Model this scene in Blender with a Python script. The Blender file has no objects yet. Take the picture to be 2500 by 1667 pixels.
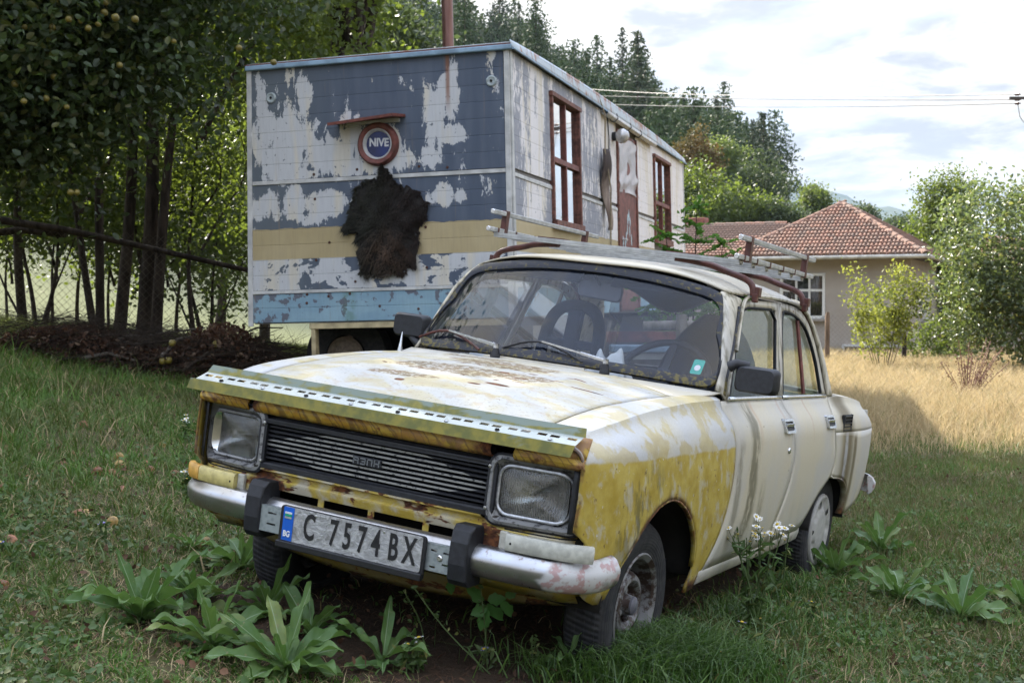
import bpy, math, random, time
import numpy as np
from mathutils import Vector, Matrix
from math import radians as RAD, sin, cos, pi, sqrt, atan2
random.seed(7); rng = np.random.default_rng(11)
C = bpy.context.scene.collection
SC = bpy.context.scene
# ------------------------------------------------------------------ camera, light, exposure
CAMZ = 1.30
cam = bpy.data.objects.new('camera', bpy.data.cameras.new('camera')); C.objects.link(cam)
cam.location = (0, 0, CAMZ); cam.rotation_euler = (RAD(90 - 1.85), 0, 0)
cam.data.lens = 45.434; cam.data.sensor_width = 36; cam.data.clip_end = 20000
cam.data.dof.use_dof = True; cam.data.dof.focus_distance = 4.9; cam.data.dof.aperture_fstop = 9
SC.camera = cam
SUN_AZ, SUN_EL = RAD(-30), RAD(36)          # azimuth from +y, negative = to the left; behind the scene
sun = bpy.data.objects.new('sun', bpy.data.lights.new('sun', 'SUN')); C.objects.link(sun)
sun.data.energy = 4.8; sun.data.angle = RAD(0.6); sun.data.color = (1.0, .93, .80)
sdir = Vector((sin(SUN_AZ) * cos(SUN_EL), cos(SUN_AZ) * cos(SUN_EL), sin(SUN_EL)))
sun.rotation_euler = sdir.to_track_quat('Z', 'Y').to_euler()
SC.view_settings.view_transform = 'Standard'; SC.view_settings.look = 'None'
SC.view_settings.exposure = 1.84; SC.view_settings.gamma = 1.0
SC.cycles.use_denoising = True
SC.cycles.max_bounces = 10; SC.cycles.transparent_max_bounces = 16; SC.cycles.transmission_bounces = 8
SC.cycles.diffuse_bounces = 3; SC.cycles.glossy_bounces = 4; SC.cycles.sample_clamp_indirect = 6
SC.cycles.caustics_reflective = False; SC.cycles.caustics_refractive = False

# ------------------------------------------------------------------ node helpers
class S:
    def __init__(s, g, k): s.g = g; s.k = k
    def m(s, op, b=None, c=None): return s.g.math(op, s, b, c)
    def __add__(s, b): return s.m('ADD', b)
    __radd__ = __add__
    def __mul__(s, b): return s.m('MULTIPLY', b)
    __rmul__ = __mul__
    def __sub__(s, b): return s.m('SUBTRACT', b)
    def __rsub__(s, b): return s.g.math('SUBTRACT', b, s)
    def __truediv__(s, b): return s.m('DIVIDE', b)
    def __pow__(s, b): return s.m('POWER', b)
    def abs(s): return s.m('ABSOLUTE')
    def mn(s, b): return s.m('MINIMUM', b)
    def mx(s, b): return s.m('MAXIMUM', b)
    def cl(s):
        r = s.m('ADD', 0.0); r.k.node.use_clamp = True; return r
class G:
    def __init__(g, nt): g.nt = nt; g.N = nt.nodes; g.L = nt.links
    def put(g, sock, v):
        if v is None: return
        if isinstance(v, S): g.L.new(v.k, sock)
        elif hasattr(v, '__len__') and len(v) == 3 and sock.type == 'RGBA': sock.default_value = (*v, 1)
        else: sock.default_value = v
    def node(g, t, **kw):
        n = g.N.new(t)
        for k, v in kw.items(): setattr(n, k, v)
        return n
    def math(g, op, a, b=None, c=None):
        n = g.node('ShaderNodeMath', operation=op)
        for i, v in enumerate((a, b, c)): g.put(n.inputs[i], v)
        return S(g, n.outputs[0])
    def obj(g, o=None):
        n = g.node('ShaderNodeTexCoord')
        if o is not None: n.object = o
        return S(g, n.outputs['Object'])
    def pos(g): return S(g, g.node('ShaderNodeNewGeometry').outputs['Position'])
    def rnd(g): return S(g, g.node('ShaderNodeObjectInfo').outputs['Random'])
    def isl(g): return S(g, g.node('ShaderNodeNewGeometry').outputs['Random Per Island'])
    def attr(g, name): return S(g, g.node('ShaderNodeAttribute', attribute_name=name).outputs['Fac'])
    def sep(g, v):
        n = g.node('ShaderNodeSeparateXYZ'); g.put(n.inputs[0], v); return [S(g, o) for o in n.outputs]
    def xyz(g, x, y, z):
        n = g.node('ShaderNodeCombineXYZ')
        for i, v in enumerate((x, y, z)): g.put(n.inputs[i], v)
        return S(g, n.outputs[0])
    def sc(g, v, s):                                    # scale a vector per axis
        n = g.node('ShaderNodeVectorMath', operation='MULTIPLY'); g.put(n.inputs[0], v); n.inputs[1].default_value = s
        return S(g, n.outputs[0])
    def noise(g, v, scale=5, detail=3, rough=.55, dist=0.0):
        n = g.node('ShaderNodeTexNoise'); g.put(n.inputs['Vector'], v)
        for k, x in (('Scale', scale), ('Detail', detail), ('Roughness', rough), ('Distortion', dist)): n.inputs[k].default_value = x
        return S(g, n.outputs['Fac'])
    def vor(g, v, scale=5, feature='F1', rand=1.0, out='Distance'):
        n = g.node('ShaderNodeTexVoronoi', feature=feature); g.put(n.inputs['Vector'], v)
        n.inputs['Scale'].default_value = scale; n.inputs['Randomness'].default_value = rand
        return S(g, n.outputs[out])
    def sm(g, a, b, x):
        n = g.node('ShaderNodeMapRange', interpolation_type='SMOOTHSTEP'); g.put(n.inputs[0], x)
        g.put(n.inputs[1], a); g.put(n.inputs[2], b); return S(g, n.outputs[0])
    def lin(g, x, a, b, c, d):
        n = g.node('ShaderNodeMapRange'); g.put(n.inputs[0], x)
        for i, v in enumerate((a, b, c, d)): n.inputs[i + 1].default_value = v
        return S(g, n.outputs[0])
    def mix(g, f, a, b, mode='MIX'):
        n = g.node('ShaderNodeMix', data_type='RGBA', blend_type=mode)
        g.put(n.inputs[0], f); g.put(n.inputs[6], a); g.put(n.inputs[7], b); return S(g, n.outputs[2])
    def box(g, x, a, b, s=.01):                          # soft 1 inside [a, b]
        return g.sm(a - s, a + s, x) * (1 - g.sm(b - s, b + s, x))
    def blob(g, x, z, cx, cz, rx, rz):                   # 1 at the centre, 0 at the ellipse's edge, negative beyond
        dx = (x - cx) * (1 / rx); dz = (z - cz) * (1 / rz)
        return 1 - (dx * dx + dz * dz).m('SQRT')
    def bump(g, h, strength=.3, dist=.01, normal=None):
        n = g.node('ShaderNodeBump'); n.inputs['Strength'].default_value = strength; n.inputs['Distance'].default_value = dist
        g.put(n.inputs['Height'], h); g.put(n.inputs['Normal'], normal); return S(g, n.outputs[0])
    def bsdf(g, col, rough=.6, metal=0.0, spec=.5, normal=None, **kw):
        n = g.node('ShaderNodeBsdfPrincipled')
        g.put(n.inputs['Base Color'], col); g.put(n.inputs['Roughness'], rough); g.put(n.inputs['Metallic'], metal)
        g.put(n.inputs['Specular IOR Level'], spec); g.put(n.inputs['Normal'], normal)
        for k, v in kw.items(): g.put(n.inputs[k.replace('_', ' ')], v)
        return S(g, n.outputs[0])
    def mixs(g, f, a, b):
        n = g.node('ShaderNodeMixShader'); g.put(n.inputs[0], f); g.put(n.inputs[1], a); g.put(n.inputs[2], b); return S(g, n.outputs[0])
def mat(name, fn):
    m = bpy.data.materials.new(name); m.use_nodes = True; m.node_tree.nodes.clear(); g = G(m.node_tree)
    out = g.node('ShaderNodeOutputMaterial'); g.L.new(fn(g).k, out.inputs['Surface']); return m
def flat(name, col, rough=.6, metal=0.0, var=.15, scale=30, spec=.5, bump=.1):
    def f(g):
        p = g.obj(); n = g.noise(p, scale, 4); lo = tuple(c * (1 - var) for c in col); hi = tuple(min(1, c * (1 + var)) for c in col)
        return g.bsdf(g.mix(g.sm(.3, .7, n), lo, hi), rough, metal, spec, g.bump(n, bump, .003) if bump else None)
    return mat(name, f)

# ------------------------------------------------------------------ world: blue daylight sky under broken white cloud
world = bpy.data.worlds.new('World'); SC.world = world; world.use_nodes = True
wn = world.node_tree; wn.nodes.clear(); g = G(wn)
sky = g.node('ShaderNodeTexSky', sky_type='NISHITA'); sky.sun_disc = False
sky.sun_elevation = SUN_EL; sky.sun_rotation = SUN_AZ
sky.altitude = 500; sky.air_density = 1.0; sky.dust_density = 1.2
d = S(g, g.node('ShaderNodeTexCoord').outputs['Generated'])
dx, dy, dz = g.sep(d)
zz = dz.mx(0.0) + .16
cv = g.xyz(dx / zz, dy / zz, 0.0)                        # clouds lie on a flat layer
n1 = g.noise(cv, 1.15, 8, .58, .35)
n2 = g.noise(g.sc(cv, (1.7, 1.7, 1)), .7, 5, .5, .2)
lift = dz.mx(0.0) * .20
cover = g.sm(.34, .46, 0.0 - lift + n1 * .65 + n2 * .35)
thick = g.sm(.45, .56, g.noise(cv, 2.9, 9, .58, .3) * .55 + n1 * .45)
cloud = g.mix(thick, (1.22, 1.27, 1.42), (2.50, 2.42, 2.28))
haze = g.sm(.34, -.02, dz)
base = g.mix(haze * .30 + .62, S(g, sky.outputs[0]), (1.7, 1.78, 1.95))
col = g.mix(cover, base, cloud)
lum = 1 + dz.mx(0.0) * 6.2                             # as under any clouded sky, brighter overhead than at the horizon
col = g.mix(1.0, col, g.xyz(lum, lum, lum), 'MULTIPLY')
bg = g.node('ShaderNodeBackground'); g.put(bg.inputs[0], col); bg.inputs[1].default_value = .062
wo = g.node('ShaderNodeOutputWorld'); g.L.new(bg.outputs[0], wo.inputs[0])

# ------------------------------------------------------------------ object helpers
def tag(o, label=None, cat=None, group=None, kind=None):
    if label: o['label'] = label
    if cat: o['category'] = cat
    if group: o['group'] = group
    if kind: o['kind'] = kind
    return o
def empty(name, loc=(0, 0, 0), label=None, cat=None, group=None, mtx=None, parent=None):
    o = bpy.data.objects.new(name, None); C.objects.link(o)
    if mtx is not None: o.matrix_world = mtx
    else: o.location = loc
    if parent: o.parent = parent
    return tag(o, label, cat, group)
def add(name, me, parent=None, loc=None, rot=None, scale=None):
    o = bpy.data.objects.new(name, me); C.objects.link(o)
    if parent: o.parent = parent
    if loc is not None: o.location = loc
    if rot is not None: o.rotation_euler = rot
    if scale is not None: o.scale = scale
    return o
def copy_tree(o, parent=None, loc=None, rot=None, scale=None):
    c = o.copy(); C.objects.link(c); c.parent = parent
    if loc is not None: c.location = loc
    if rot is not None: c.rotation_euler = rot
    if scale is not None: c.scale = scale
    for ch in list(o.children): copy_tree(ch, c)
    return c
def npmesh(name, V, F, m, smooth=False, mi=None):
    """V (n,3), F (k,3|4) arrays"""
    me = bpy.data.meshes.new(name); V = np.asarray(V, np.float32); F = np.asarray(F, np.int32)
    k, w = F.shape
    me.vertices.add(len(V)); me.vertices.foreach_set('co', V.ravel())
    me.loops.add(k * w); me.loops.foreach_set('vertex_index', F.ravel())
    me.polygons.add(k); me.polygons.foreach_set('loop_start', np.arange(0, k * w, w, dtype=np.int32))
    for mm in (m if isinstance(m, (list, tuple)) else [m]): me.materials.append(mm)
    if mi is not None: me.polygons.foreach_set('material_index', np.asarray(mi, np.int32))
    if smooth: me.polygons.foreach_set('use_smooth', np.ones(k, bool))
    me.update(calc_edges=True); return me
class MB:
    def __init__(s): s.v = []; s.f = []; s.mi = []; s.cur = 0
    def poly(s, pts, faces):
        n = len(s.v); s.v += [tuple(p) for p in pts]
        for f in faces: s.f.append(tuple(i + n for i in f)); s.mi.append(s.cur)
        return s
    def box(s, c, d, R=None, taper=1.0):
        hx, hy, hz = d[0] / 2, d[1] / 2, d[2] / 2; P = []
        for z in (-hz, hz):
            t = taper if z > 0 else 1
            for x, y in ((-hx, -hy), (hx, -hy), (hx, hy), (-hx, hy)):
                q = Vector((x * t, y * t, z))
                if R is not None: q = R @ q
                P.append((q.x + c[0], q.y + c[1], q.z + c[2]))
        return s.poly(P, [(0, 3, 2, 1), (4, 5, 6, 7), (0, 1, 5, 4), (1, 2, 6, 5), (2, 3, 7, 6), (3, 0, 4, 7)])
    def beam(s, a, b, w, h, up=(0, 0, 1)):
        a = Vector(a); b = Vector(b); d = (b - a); L = d.length; d.normalize(); u = Vector(up)
        x = d.cross(u).normalized(); z = x.cross(d).normalized()
        R = Matrix((x, d, z)).transposed()
        return s.box((a + b) / 2, (w, L, h), R)
    def tube(s, pts, r, n=8, caps=True, flat=None):
        pts = [Vector(p) for p in pts]; m = len(pts); rs = r if hasattr(r, '__len__') else [r] * m
        rings = []; prev = None
        for i, p in enumerate(pts):
            t = (pts[min(i + 1, m - 1)] - pts[max(i - 1, 0)]).normalized()
            if prev is None:
                a = t.orthogonal().normalized()
            else: a = (prev - t * prev.dot(t)).normalized()
            prev = a; b = t.cross(a)
            rings.append([p + (a * cos(2 * pi * k / n) + b * sin(2 * pi * k / n)) * rs[i] for k in range(n)])
        P = [q for r_ in rings for q in r_]; F = []
        for i in range(m - 1):
            for k in range(n): F.append((i * n + k, i * n + (k + 1) % n, (i + 1) * n + (k + 1) % n, (i + 1) * n + k))
        if caps: F.append(tuple(range(n))[::-1]); F.append(tuple((m - 1) * n + k for k in range(n)))
        return s.poly(P, F)
    def sweep(s, prof, path, frame, closed=False, caps=True):
        """prof list of (a,b); path points; frame(i)->(A,B) vectors"""
        n = len(prof); P = []; F = []
        for i, p in enumerate(path):
            A, B = frame(i)
            for a, b in prof: q = Vector(p) + Vector(A) * a + Vector(B) * b; P.append(q)
        kk = n if closed else n - 1
        for i in range(len(path) - 1):
            for k in range(kk): F.append((i * n + k, i * n + (k + 1) % n, (i + 1) * n + (k + 1) % n, (i + 1) * n + k))
        if caps and closed: F.append(tuple(range(n))[::-1]); F.append(tuple((len(path) - 1) * n + k for k in range(n)))
        return s.poly(P, F)
    def lathe(s, prof, c=(0, 0, 0), axis='X', n=24):
        P = []; F = []; m = len(prof)
        for k in range(n):
            t = 2 * pi * k / n
            for a, r in prof:
                q = {'X': (a, r * cos(t), r * sin(t)), 'Y': (r * cos(t), a, r * sin(t)), 'Z': (r * cos(t), r * sin(t), a)}[axis]
                P.append((q[0] + c[0], q[1] + c[1], q[2] + c[2]))
        for k in range(n):
            for i in range(m - 1): F.append((k * m + i, k * m + i + 1, ((k + 1) % n) * m + i + 1, ((k + 1) % n) * m + i))
        return s.poly(P, F)
    def grid(s, fn, nu, nv, skip=None):
        P = [fn(u / nu, v / nv) for v in range(nv + 1) for u in range(nu + 1)]
        F = [(v * (nu + 1) + u, v * (nu + 1) + u + 1, (v + 1) * (nu + 1) + u + 1, (v + 1) * (nu + 1) + u)
             for v in range(nv) for u in range(nu) if not (skip and skip(u, v))]
        return s.poly(P, F)
    def prism(s, outline, a, b, M=None):
        """outline (x,z) in local plane, extruded y from a to b; M maps to final"""
        n = len(outline); P = [(x, a, z) for x, z in outline] + [(x, b, z) for x, z in outline]
        if M is not None: P = [M @ Vector(p) for p in P]
        return s.poly(P, [tuple(range(n)), tuple(range(2 * n - 1, n - 1, -1))] + [(i, i + n, (i + 1) % n + n, (i + 1) % n) for i in range(n)])
    def mirror_x(s):
        n = len(s.v); s.v += [(-p[0], p[1], p[2]) for p in s.v[:n]]
        F = list(s.f)
        for f, mi in zip(F, list(s.mi)): s.f.append(tuple(i + n for i in reversed(f))); s.mi.append(mi)
        return s
    def mesh(s, name, m, smooth=None, fix=True):
        me = bpy.data.meshes.new(name); me.from_pydata(s.v, [], s.f)
        for mm in (m if isinstance(m, (list, tuple)) else [m]): me.materials.append(mm)
        if max(s.mi or [0]) > 0: me.polygons.foreach_set('material_index', s.mi)
        if fix:
            import bmesh
            bm = bmesh.new(); bm.from_mesh(me); bmesh.ops.remove_doubles(bm, verts=bm.verts, dist=1e-5)
            bmesh.ops.recalc_face_normals(bm, faces=bm.faces); bm.to_mesh(me); bm.free()
        if smooth is not None:
            me.polygons.foreach_set('use_smooth', [True] * len(me.polygons)); me.set_sharp_from_angle(angle=RAD(smooth))
        me.update(); return me
    def build(s, name, m, parent=None, smooth=None, solid=None, bevel=None, fix=True, label=None):
        o = add(name, s.mesh(name, m, smooth, fix), parent)
        if label: o['label'] = label
        if solid: md = o.modifiers.new('s', 'SOLIDIFY'); md.thickness = solid; md.offset = -1
        if bevel:
            md = o.modifiers.new('b', 'BEVEL'); md.width = bevel; md.segments = 2; md.limit_method = 'ANGLE'; md.angle_limit = RAD(40)
        return o
def interp(xs, ys, x): return float(np.interp(x, xs, ys))
def poly_at(P, t):
    P = [Vector(p) for p in P]; L = [0]
    for a, b in zip(P, P[1:]): L.append(L[-1] + (b - a).length)
    s_ = t * L[-1]
    for i in range(len(P) - 1):
        if s_ <= L[i + 1] + 1e-9:
            k = (s_ - L[i]) / max(1e-9, L[i + 1] - L[i]); return P[i].lerp(P[i + 1], k)
    return P[-1].copy()
def smoothpts(P, it=2, closed=False):
    """Chaikin"""
    P = [Vector(p) for p in P]
    for _ in range(it):
        Q = [] if closed else [P[0]]
        n = len(P)
        for i in range(n if closed else n - 1):
            a, b = P[i], P[(i + 1) % n]; Q += [a.lerp(b, .25), a.lerp(b, .75)]
        if not closed: Q.append(P[-1])
        P = Q
    return P
def rrect(w, h, r, n=5, cx=0, cz=0):
    out = []
    for sx, sz, a0 in ((1, 1, 0), (-1, 1, 90), (-1, -1, 180), (1, -1, 270)):
        for k in range(n + 1):
            a = RAD(a0 + 90 * k / n); out.append((cx + sx * (w / 2 - r) + r * cos(a), cz + sz * (h / 2 - r) + r * sin(a)))
    return out
def textmesh(s, size, bold=0.0, xs=1.0, ext=.002, m=None, space=1.0):
    cu = bpy.data.curves.new('t', 'FONT'); cu.body = s; cu.size = size; cu.offset = bold; cu.extrude = ext
    cu.align_x = 'CENTER'; cu.align_y = 'CENTER'; cu.space_character = space; cu.resolution_u = 3
    o = bpy.data.objects.new('t', cu); C.objects.link(o); bpy.context.view_layer.update()
    me = bpy.data.meshes.new_from_object(o.evaluated_get(bpy.context.evaluated_depsgraph_get()))
    bpy.data.objects.remove(o); me.transform(Matrix.Scale(xs, 4, (1, 0, 0)))
    me.materials.clear(); me.materials.append(m); return me
def gz(x, y):
    """height of the ground"""
    x = np.asarray(x, float); y = np.asarray(y, float)
    xe = np.where(x > 1.6, 1.6 + .9 * (1 - np.exp(-(x - 1.6) / .9)), x); xe = np.maximum(xe, -7)
    near = .131 - .1231 * xe
    k = np.clip((y - 13) / 25, 0, 1); k = k * k * (3 - 2 * k)
    far = -.38 + .02 * np.clip(-x, 0, 20) * 1.5
    b = near * (1 - k) + far * k
    b = b + .045 * np.exp(-((x - .55) ** 2 + (y - 4.35) ** 2) / .30)
    b = b + .018 * np.sin(x * 2.3 + 1.1) * np.sin(y * 1.7) * np.clip((np.hypot(x - .4, y - 5.6) - 2.2), 0, 1)
    return b
# ------------------------------------------------------------------ the car's frame of reference (it stands on ground that falls away to its left)
CM = Matrix(((0.87839, 0.46207, 0.12217, -0.2381), (-0.46554, 0.88503, -0.00016, 4.5953), (-0.1082, -0.05673, 0.99251, 0.0832), (0, 0, 0, 1)))
car = empty('abandoned_car', mtx=CM, label='old yellow and white saloon car with rusting bodywork and roof rack', cat='car')
TRM = Matrix(((0.95968, 0.28, -0.02496, -2.378), (-0.27991, 0.96, 0.00728, 11.76), (0.026, 0.0, 0.99966, 1.075), (0, 0, 0, 1)))
trailer = empty('site_caravan', mtx=TRM, label='tall box caravan with peeling blue grey and white cladding behind the car', cat='caravan')

WHITE = (.50, .50, .48); YEL = (.50, .325, .022); CREAM = (.60, .565, .46); RUST = (.085, .028, .012); MOSS = (.085, .072, .016)
def rust_col(g, p): return g.mix(g.sm(.35, .65, g.noise(p, 60, 4)), (.045, .016, .009), (.17, .062, .022))
def paint(kind):
    def f(g):
        p = g.obj(car); x, y, z = g.sep(p); ax = x.abs()
        vs = g.sc(p, (9, 9, 3.2)); fine = g.noise(p, 140, 3); mid = g.noise(p, 14, 4, .6); big = g.noise(p, 3.2, 3)
        worn = g.mix(g.sm(.35, .7, big), (.45, .455, .46), (.49, .465, .395))
        yel = g.mix(g.sm(.3, .7, mid), (.36, .255, .030), (.47, .365, .080))
        if kind == 'fender':
            br = g.noise(g.xyz(x * 9, y * 17 + z * 7, z * 9 - y * 2.5), 1.0, 4, .62, .25)
            below = 1 - g.sm(.788, .800, z + (g.noise(p, 9) - .5) * .02)
            rear = g.sm(-.3, .6, y)
            fz = (g.noise(p, 60, 3, .7) - .5) * .16; ym = g.sm(.455, .585, br + fz + below * .115 + rear * .02 - .03)
            pale = g.mix(.32, yel, worn)
            ridge = g.sm(.5, .62, g.noise(g.xyz(x * 10, y * 3, z * 10), 1.0, 3, .5)) * .5
            up = g.mix(g.sm(.50, .60, g.noise(g.xyz(x * 7, y * 8, z * 9), 1.0, 4, .55, .3) + fz * .8 + rear * .055 + g.sm(.86, .80, z) * .05) * .8 + ridge * .3, worn, pale)
            dn = g.mix(ym, g.mix(.50, worn, yel), yel)
            col = g.mix(below, up, dn); chip = g.sm(.665, .68, g.noise(p, 34, 4, .6)); col = g.mix(chip * below * .8, col, (.16, .10, .04)); col = g.mix(g.sm(.70, .71, g.noise(p, 44, 3, .6)), col, (.52, .52, .50))
            st = g.sm(.48, .60, g.noise(g.xyz(x * 4, y * 26 + z * 6, z * 7), 1.0, 5, .65)) * g.blob(y, z, -.22, .60, .24, .19).mx(0.0).m('POWER', .5)
            col = g.mix(st * .75, col, (.05, .05, .022))
            grime = g.sm(.58, .75, g.noise(vs, 2.5, 5, .7)) * (1 - g.sm(.45, .80, z)); col = g.mix(grime * .5, col, MOSS)
            ra = ((y - .0) * (y - .0) + (z - .29) * (z - .29)).m('SQRT')
            edge = (1 - g.sm(.0, .030, ra - .355 + (mid - .5) * .05)).mx(1 - g.sm(.0, .028, .645 - y + (mid - .45) * .06) ) * below
            edge = edge.mx((1 - g.sm(.30, .345, z + (mid - .5) * .1)))
            edge = edge.mx((1 - g.sm(.0, .012, y + .612 + (mid - .5) * .03)) * .8)
            rm = edge * g.sm(.40, .56, mid + .05)
        elif kind == 'front':
            br = g.noise(g.xyz(x * 10, y * 5, z * 14), 1.0, 4, .6, .5)
            col = g.mix(g.sm(.45, .60, br), yel, g.mix(.35, worn, yel))
            cell = g.vor(g.sc(p, (26, 20, 34)) + (mid - .5) * 2.2, 1.0)
            spots = g.sm(.60, .64, g.noise(p, 23, 4, .6, .3)) .mx(g.sm(.57, .61, g.noise(g.sc(p, (.6, 1, 1.6)), 9, 4, .65, .2)) )
            bigr = g.blob(x, z, -.40, .535, .085, .035).mx(g.blob(x, z, .455, .505, .055, .032)).mx(g.blob(x, z, -.42, .565, .04, .02))
            spots = spots.mx(g.sm(.02, .22, bigr + (mid - .5) * .9)).mx((1 - g.sm(.447, .462, z + (mid - .5) * .04)) * g.sm(.41, .435, z))
            spots = spots.mx(g.sm(.70, .74, ax + (mid - .5) * .06))
            rm = spots; halo = g.sm(.52, .64, g.noise(p, 23, 4, .6, .3)); col = g.mix(halo * .55, col, (.30, .16, .03))
            col = g.mix((1 - g.sm(.30, .44, z)) * .8, col, (.15, .105, .018))
        elif kind in ('lip', 'tip'):
            br = g.noise(p, 22, 5, .65, .4); col = g.mix(g.sm(.42, .58, br), (.50, .33, .05), (.42, .22, .02))
            cr = g.sm(.10, .02, g.vor(p + mid * .02, 48, 'DISTANCE_TO_EDGE'))
            col = g.mix(cr * .7, col, (.10, .05, .02)); col = g.mix(g.sm(-.1, .45, x) * g.sm(.4, .6, br), col, (.34, .19, .09))
            if kind == 'tip': rm = g.sm(.60, .68, g.noise(p, 21, 4)) * .8
            else: rm = g.sm(.60, .68, g.noise(p, 17, 4)).mx(g.sm(.34, .40, x + (mid - .5) * .2)).mx(g.sm(-.43, -.47, x + (mid - .5) * .1))
        elif kind == 'hood':
            br = g.noise(g.xyz(x * 5, y * 9, z), 1.0, 4, .6, .6)
            hw = g.mix(g.sm(.35, .7, big), (.43, .43, .41), (.455, .43, .355))
            col = g.mix(g.sm(.46, .60, br + g.sm(.2, .6, x) * .05 + g.sm(-.3, -.6, y) * .04 - .015) * .65, hw, g.mix(.3, yel, hw))
            hb = (g.noise(g.sc(p, (7, 12, 1)), 1.0, 5, .7) - .5) * 1.5
            b1 = g.blob(x, y, -.05, -.10, .26, .13).mx(g.blob(x, y, .0, .20, .26, .13)).mx(g.blob(x, y, -.12, -.33, .16, .05)).mx(g.blob(x, y, -.22, .36, .20, .06)).mx(g.blob(x, y, .20, -.05, .14, .10))
            ring = g.sm(.0, .2, b1 + hb * .9 - .06) * g.sm(.42, .52, g.noise(p, 42, 5, .75))
            col = g.mix(ring * .95, col, (.15, .095, .03))
            dots = g.sm(.635, .67, g.noise(g.sc(p, (1, 1.6, 1)), 19, 3, .5)) * g.sm(-.35, .1, b1 + .2)
            col = g.mix(g.sm(.58, .64, g.noise(g.sc(p, (1, 1.6, 1)), 19, 3, .5)) * .25, col, (.35, .20, .06))
            sp = g.sm(.58, .66, g.noise(p, 75, 3, .7)) * g.sm(.40, .55, mid); col = g.mix(sp * .55, col, (.16, .11, .04))
            dr = g.sm(.06, .3, g.blob(x, y, .22, -.26, .055, .02).mx(g.blob(x, y, .16, -.31, .03, .014)).mx(g.blob(x, y, -.06, -.42, .022, .016)).mx(g.blob(x, y, .44, -.03, .08, .010)).mx(g.blob(x, y, .33, .12, .05, .010)))
            rm = (dots * .9).mx(dr)
        else:
            col = g.mix(g.sm(.3, .7, big), (.52, .465, .345), (.50, .465, .385))
            col = g.mix(g.sm(.45, .62, g.noise(g.xyz(x, y * 3, z * 2.5), 1.0, 3)) * .45, col, (.43, .43, .44))
            lowg = (1 - g.sm(.35, .62, z)) * g.sm(.35, .7, g.noise(vs, 1.2, 4, .6))
            col = g.mix(lowg * .55, col, (.33, .335, .28))
            if kind == 'roof':
                rm = g.sm(.69, .74, g.noise(p, 30, 4)); dirt = g.sm(.45, .7, g.noise(g.xyz(x * 30, y * 30, z * 5), 1.0, 4)) * (1 - g.sm(1.375, 1.42, z)) * g.sm(.50, .56, ax)
                col = g.mix(dirt * .8, col, (.09, .08, .035))
            else:
                n2 = g.noise(g.xyz(x * 3, y * 22, z * 9), 1.0, 5, .7); jit = (g.noise(g.xyz(0, 0, z * 5), 1.0, 2) - .5) * .12
                def streak(cy, w, z0, z1, k=1.0): return (1 - g.sm(w * .3, w, (y + jit - cy).abs())) * g.box(z, z0, z1, .05) * g.sm(.34, .54, n2) * k
                d1 = streak(.90, .085, .40, .95).mx(streak(.72, .05, .42, .80, .7)).mx(streak(1.05, .05, .36, .62, .6))
                bulge = 1 - g.sm(.0, .16, (y - 2.44 - (.87 - z) * .10).abs() - .04)
                d2 = bulge * g.sm(.18, .46, n2 + .06) * g.sm(.55, .60, z.m('ADD', 0.12)) * g.sm(2.15, 2.25, y)
                whitest = (1 - g.sm(.0, .03, (y - 2.42 - (.80 - z) * .12).abs() - .015)) * (1 - g.sm(.76, .80, z)) * g.sm(.35, .5, n2)
                d3 = (1 - g.sm(.01, .07, (y - 2.62 - (.80 - z) * .10).abs())) * (1 - g.sm(.74, .80, z)) * g.sm(.22, .46, n2)
                col = g.mix(d1 * .85, col, (.13, .115, .07)); col = g.mix(d2.mx(d3) * .92, col, (.115, .085, .035)); col = g.mix(whitest * .8, col, (.42, .42, .44))
                org = (1 - g.sm(.002, .03, (y + jit * .5 - .98).abs())).mx(1 - g.sm(.004, .02, (y + jit * .5 - 1.78).abs())).mx((1 - g.sm(.004, .02, (y + jit * .3 - 1.36).abs())) * .8) * g.sm(.72, .95, z)
                col = g.mix(org * .4, col, (.38, .19, .08))
                rm = (1 - g.sm(.30, .37, z + (mid - .5) * .16)) * g.sm(.45, .58, mid) * g.sm(1.2, 1.7, y)
                rm = rm.mx(g.sm(.72, .78, g.noise(p, 26, 3)) * .8)
                ra = ((y - 2.37) * (y - 2.37) + (z - .27) * (z - .27)).m('SQRT')
                rm = rm.mx((1 - g.sm(.0, .02, ra - .295 + (mid - .5) * .06)) * g.sm(1.8, 2.0, y) * g.sm(.40, .55, mid) * .9)
        fl = g.sm(.3, .7, fine)
        col = g.mix(fl * .10, col, (.12, .10, .07))
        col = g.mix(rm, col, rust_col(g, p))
        rough = .42 + rm * .45 + mid * .16
        h = fine * .15 - rm * .8 + mid * .1
        return g.bsdf(col, rough, 0, .45, g.bump(h, .28, .0022))
    return f
P_FENDER = mat('fender_paint', paint('fender')); P_FRONT = mat('front_paint', paint('front')); P_LIP = mat('lip_paint', paint('lip')); P_TIP = mat('tip_paint', paint('tip'))
P_HOOD = mat('hood_paint', paint('hood')); P_SIDE = mat('cream_paint', paint('side')); P_ROOF = mat('roof_paint', paint('roof'))
BLACKP = flat('black_plastic', (.012, .013, .017), .55, var=.35, scale=60)
RUBBER = flat('rubber', (.014, .015, .018), .75, var=.3, scale=80, spec=.3)
def mossrub(g):
    p = g.obj(car); n = g.noise(p, 45, 5, .7); x, y, z = g.sep(p)
    m = g.sm(.55, .66, n + (1 - g.sm(.98, 1.06, z)) * .12 + g.sm(.3, .6, x.abs()) * .03)
    return g.bsdf(g.mix(m, (.012, .014, .022), (.10, .08, .018)), .6, 0, .4, g.bump(n, .5, .004))
SEAL = mat('mossy_seal', mossrub)
DARK = flat('dark_cavity', (.008, .007, .006), .9, var=.3)
INTER = flat('dark_trim', (.010, .012, .020), .7, var=.3, scale=12)
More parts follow.
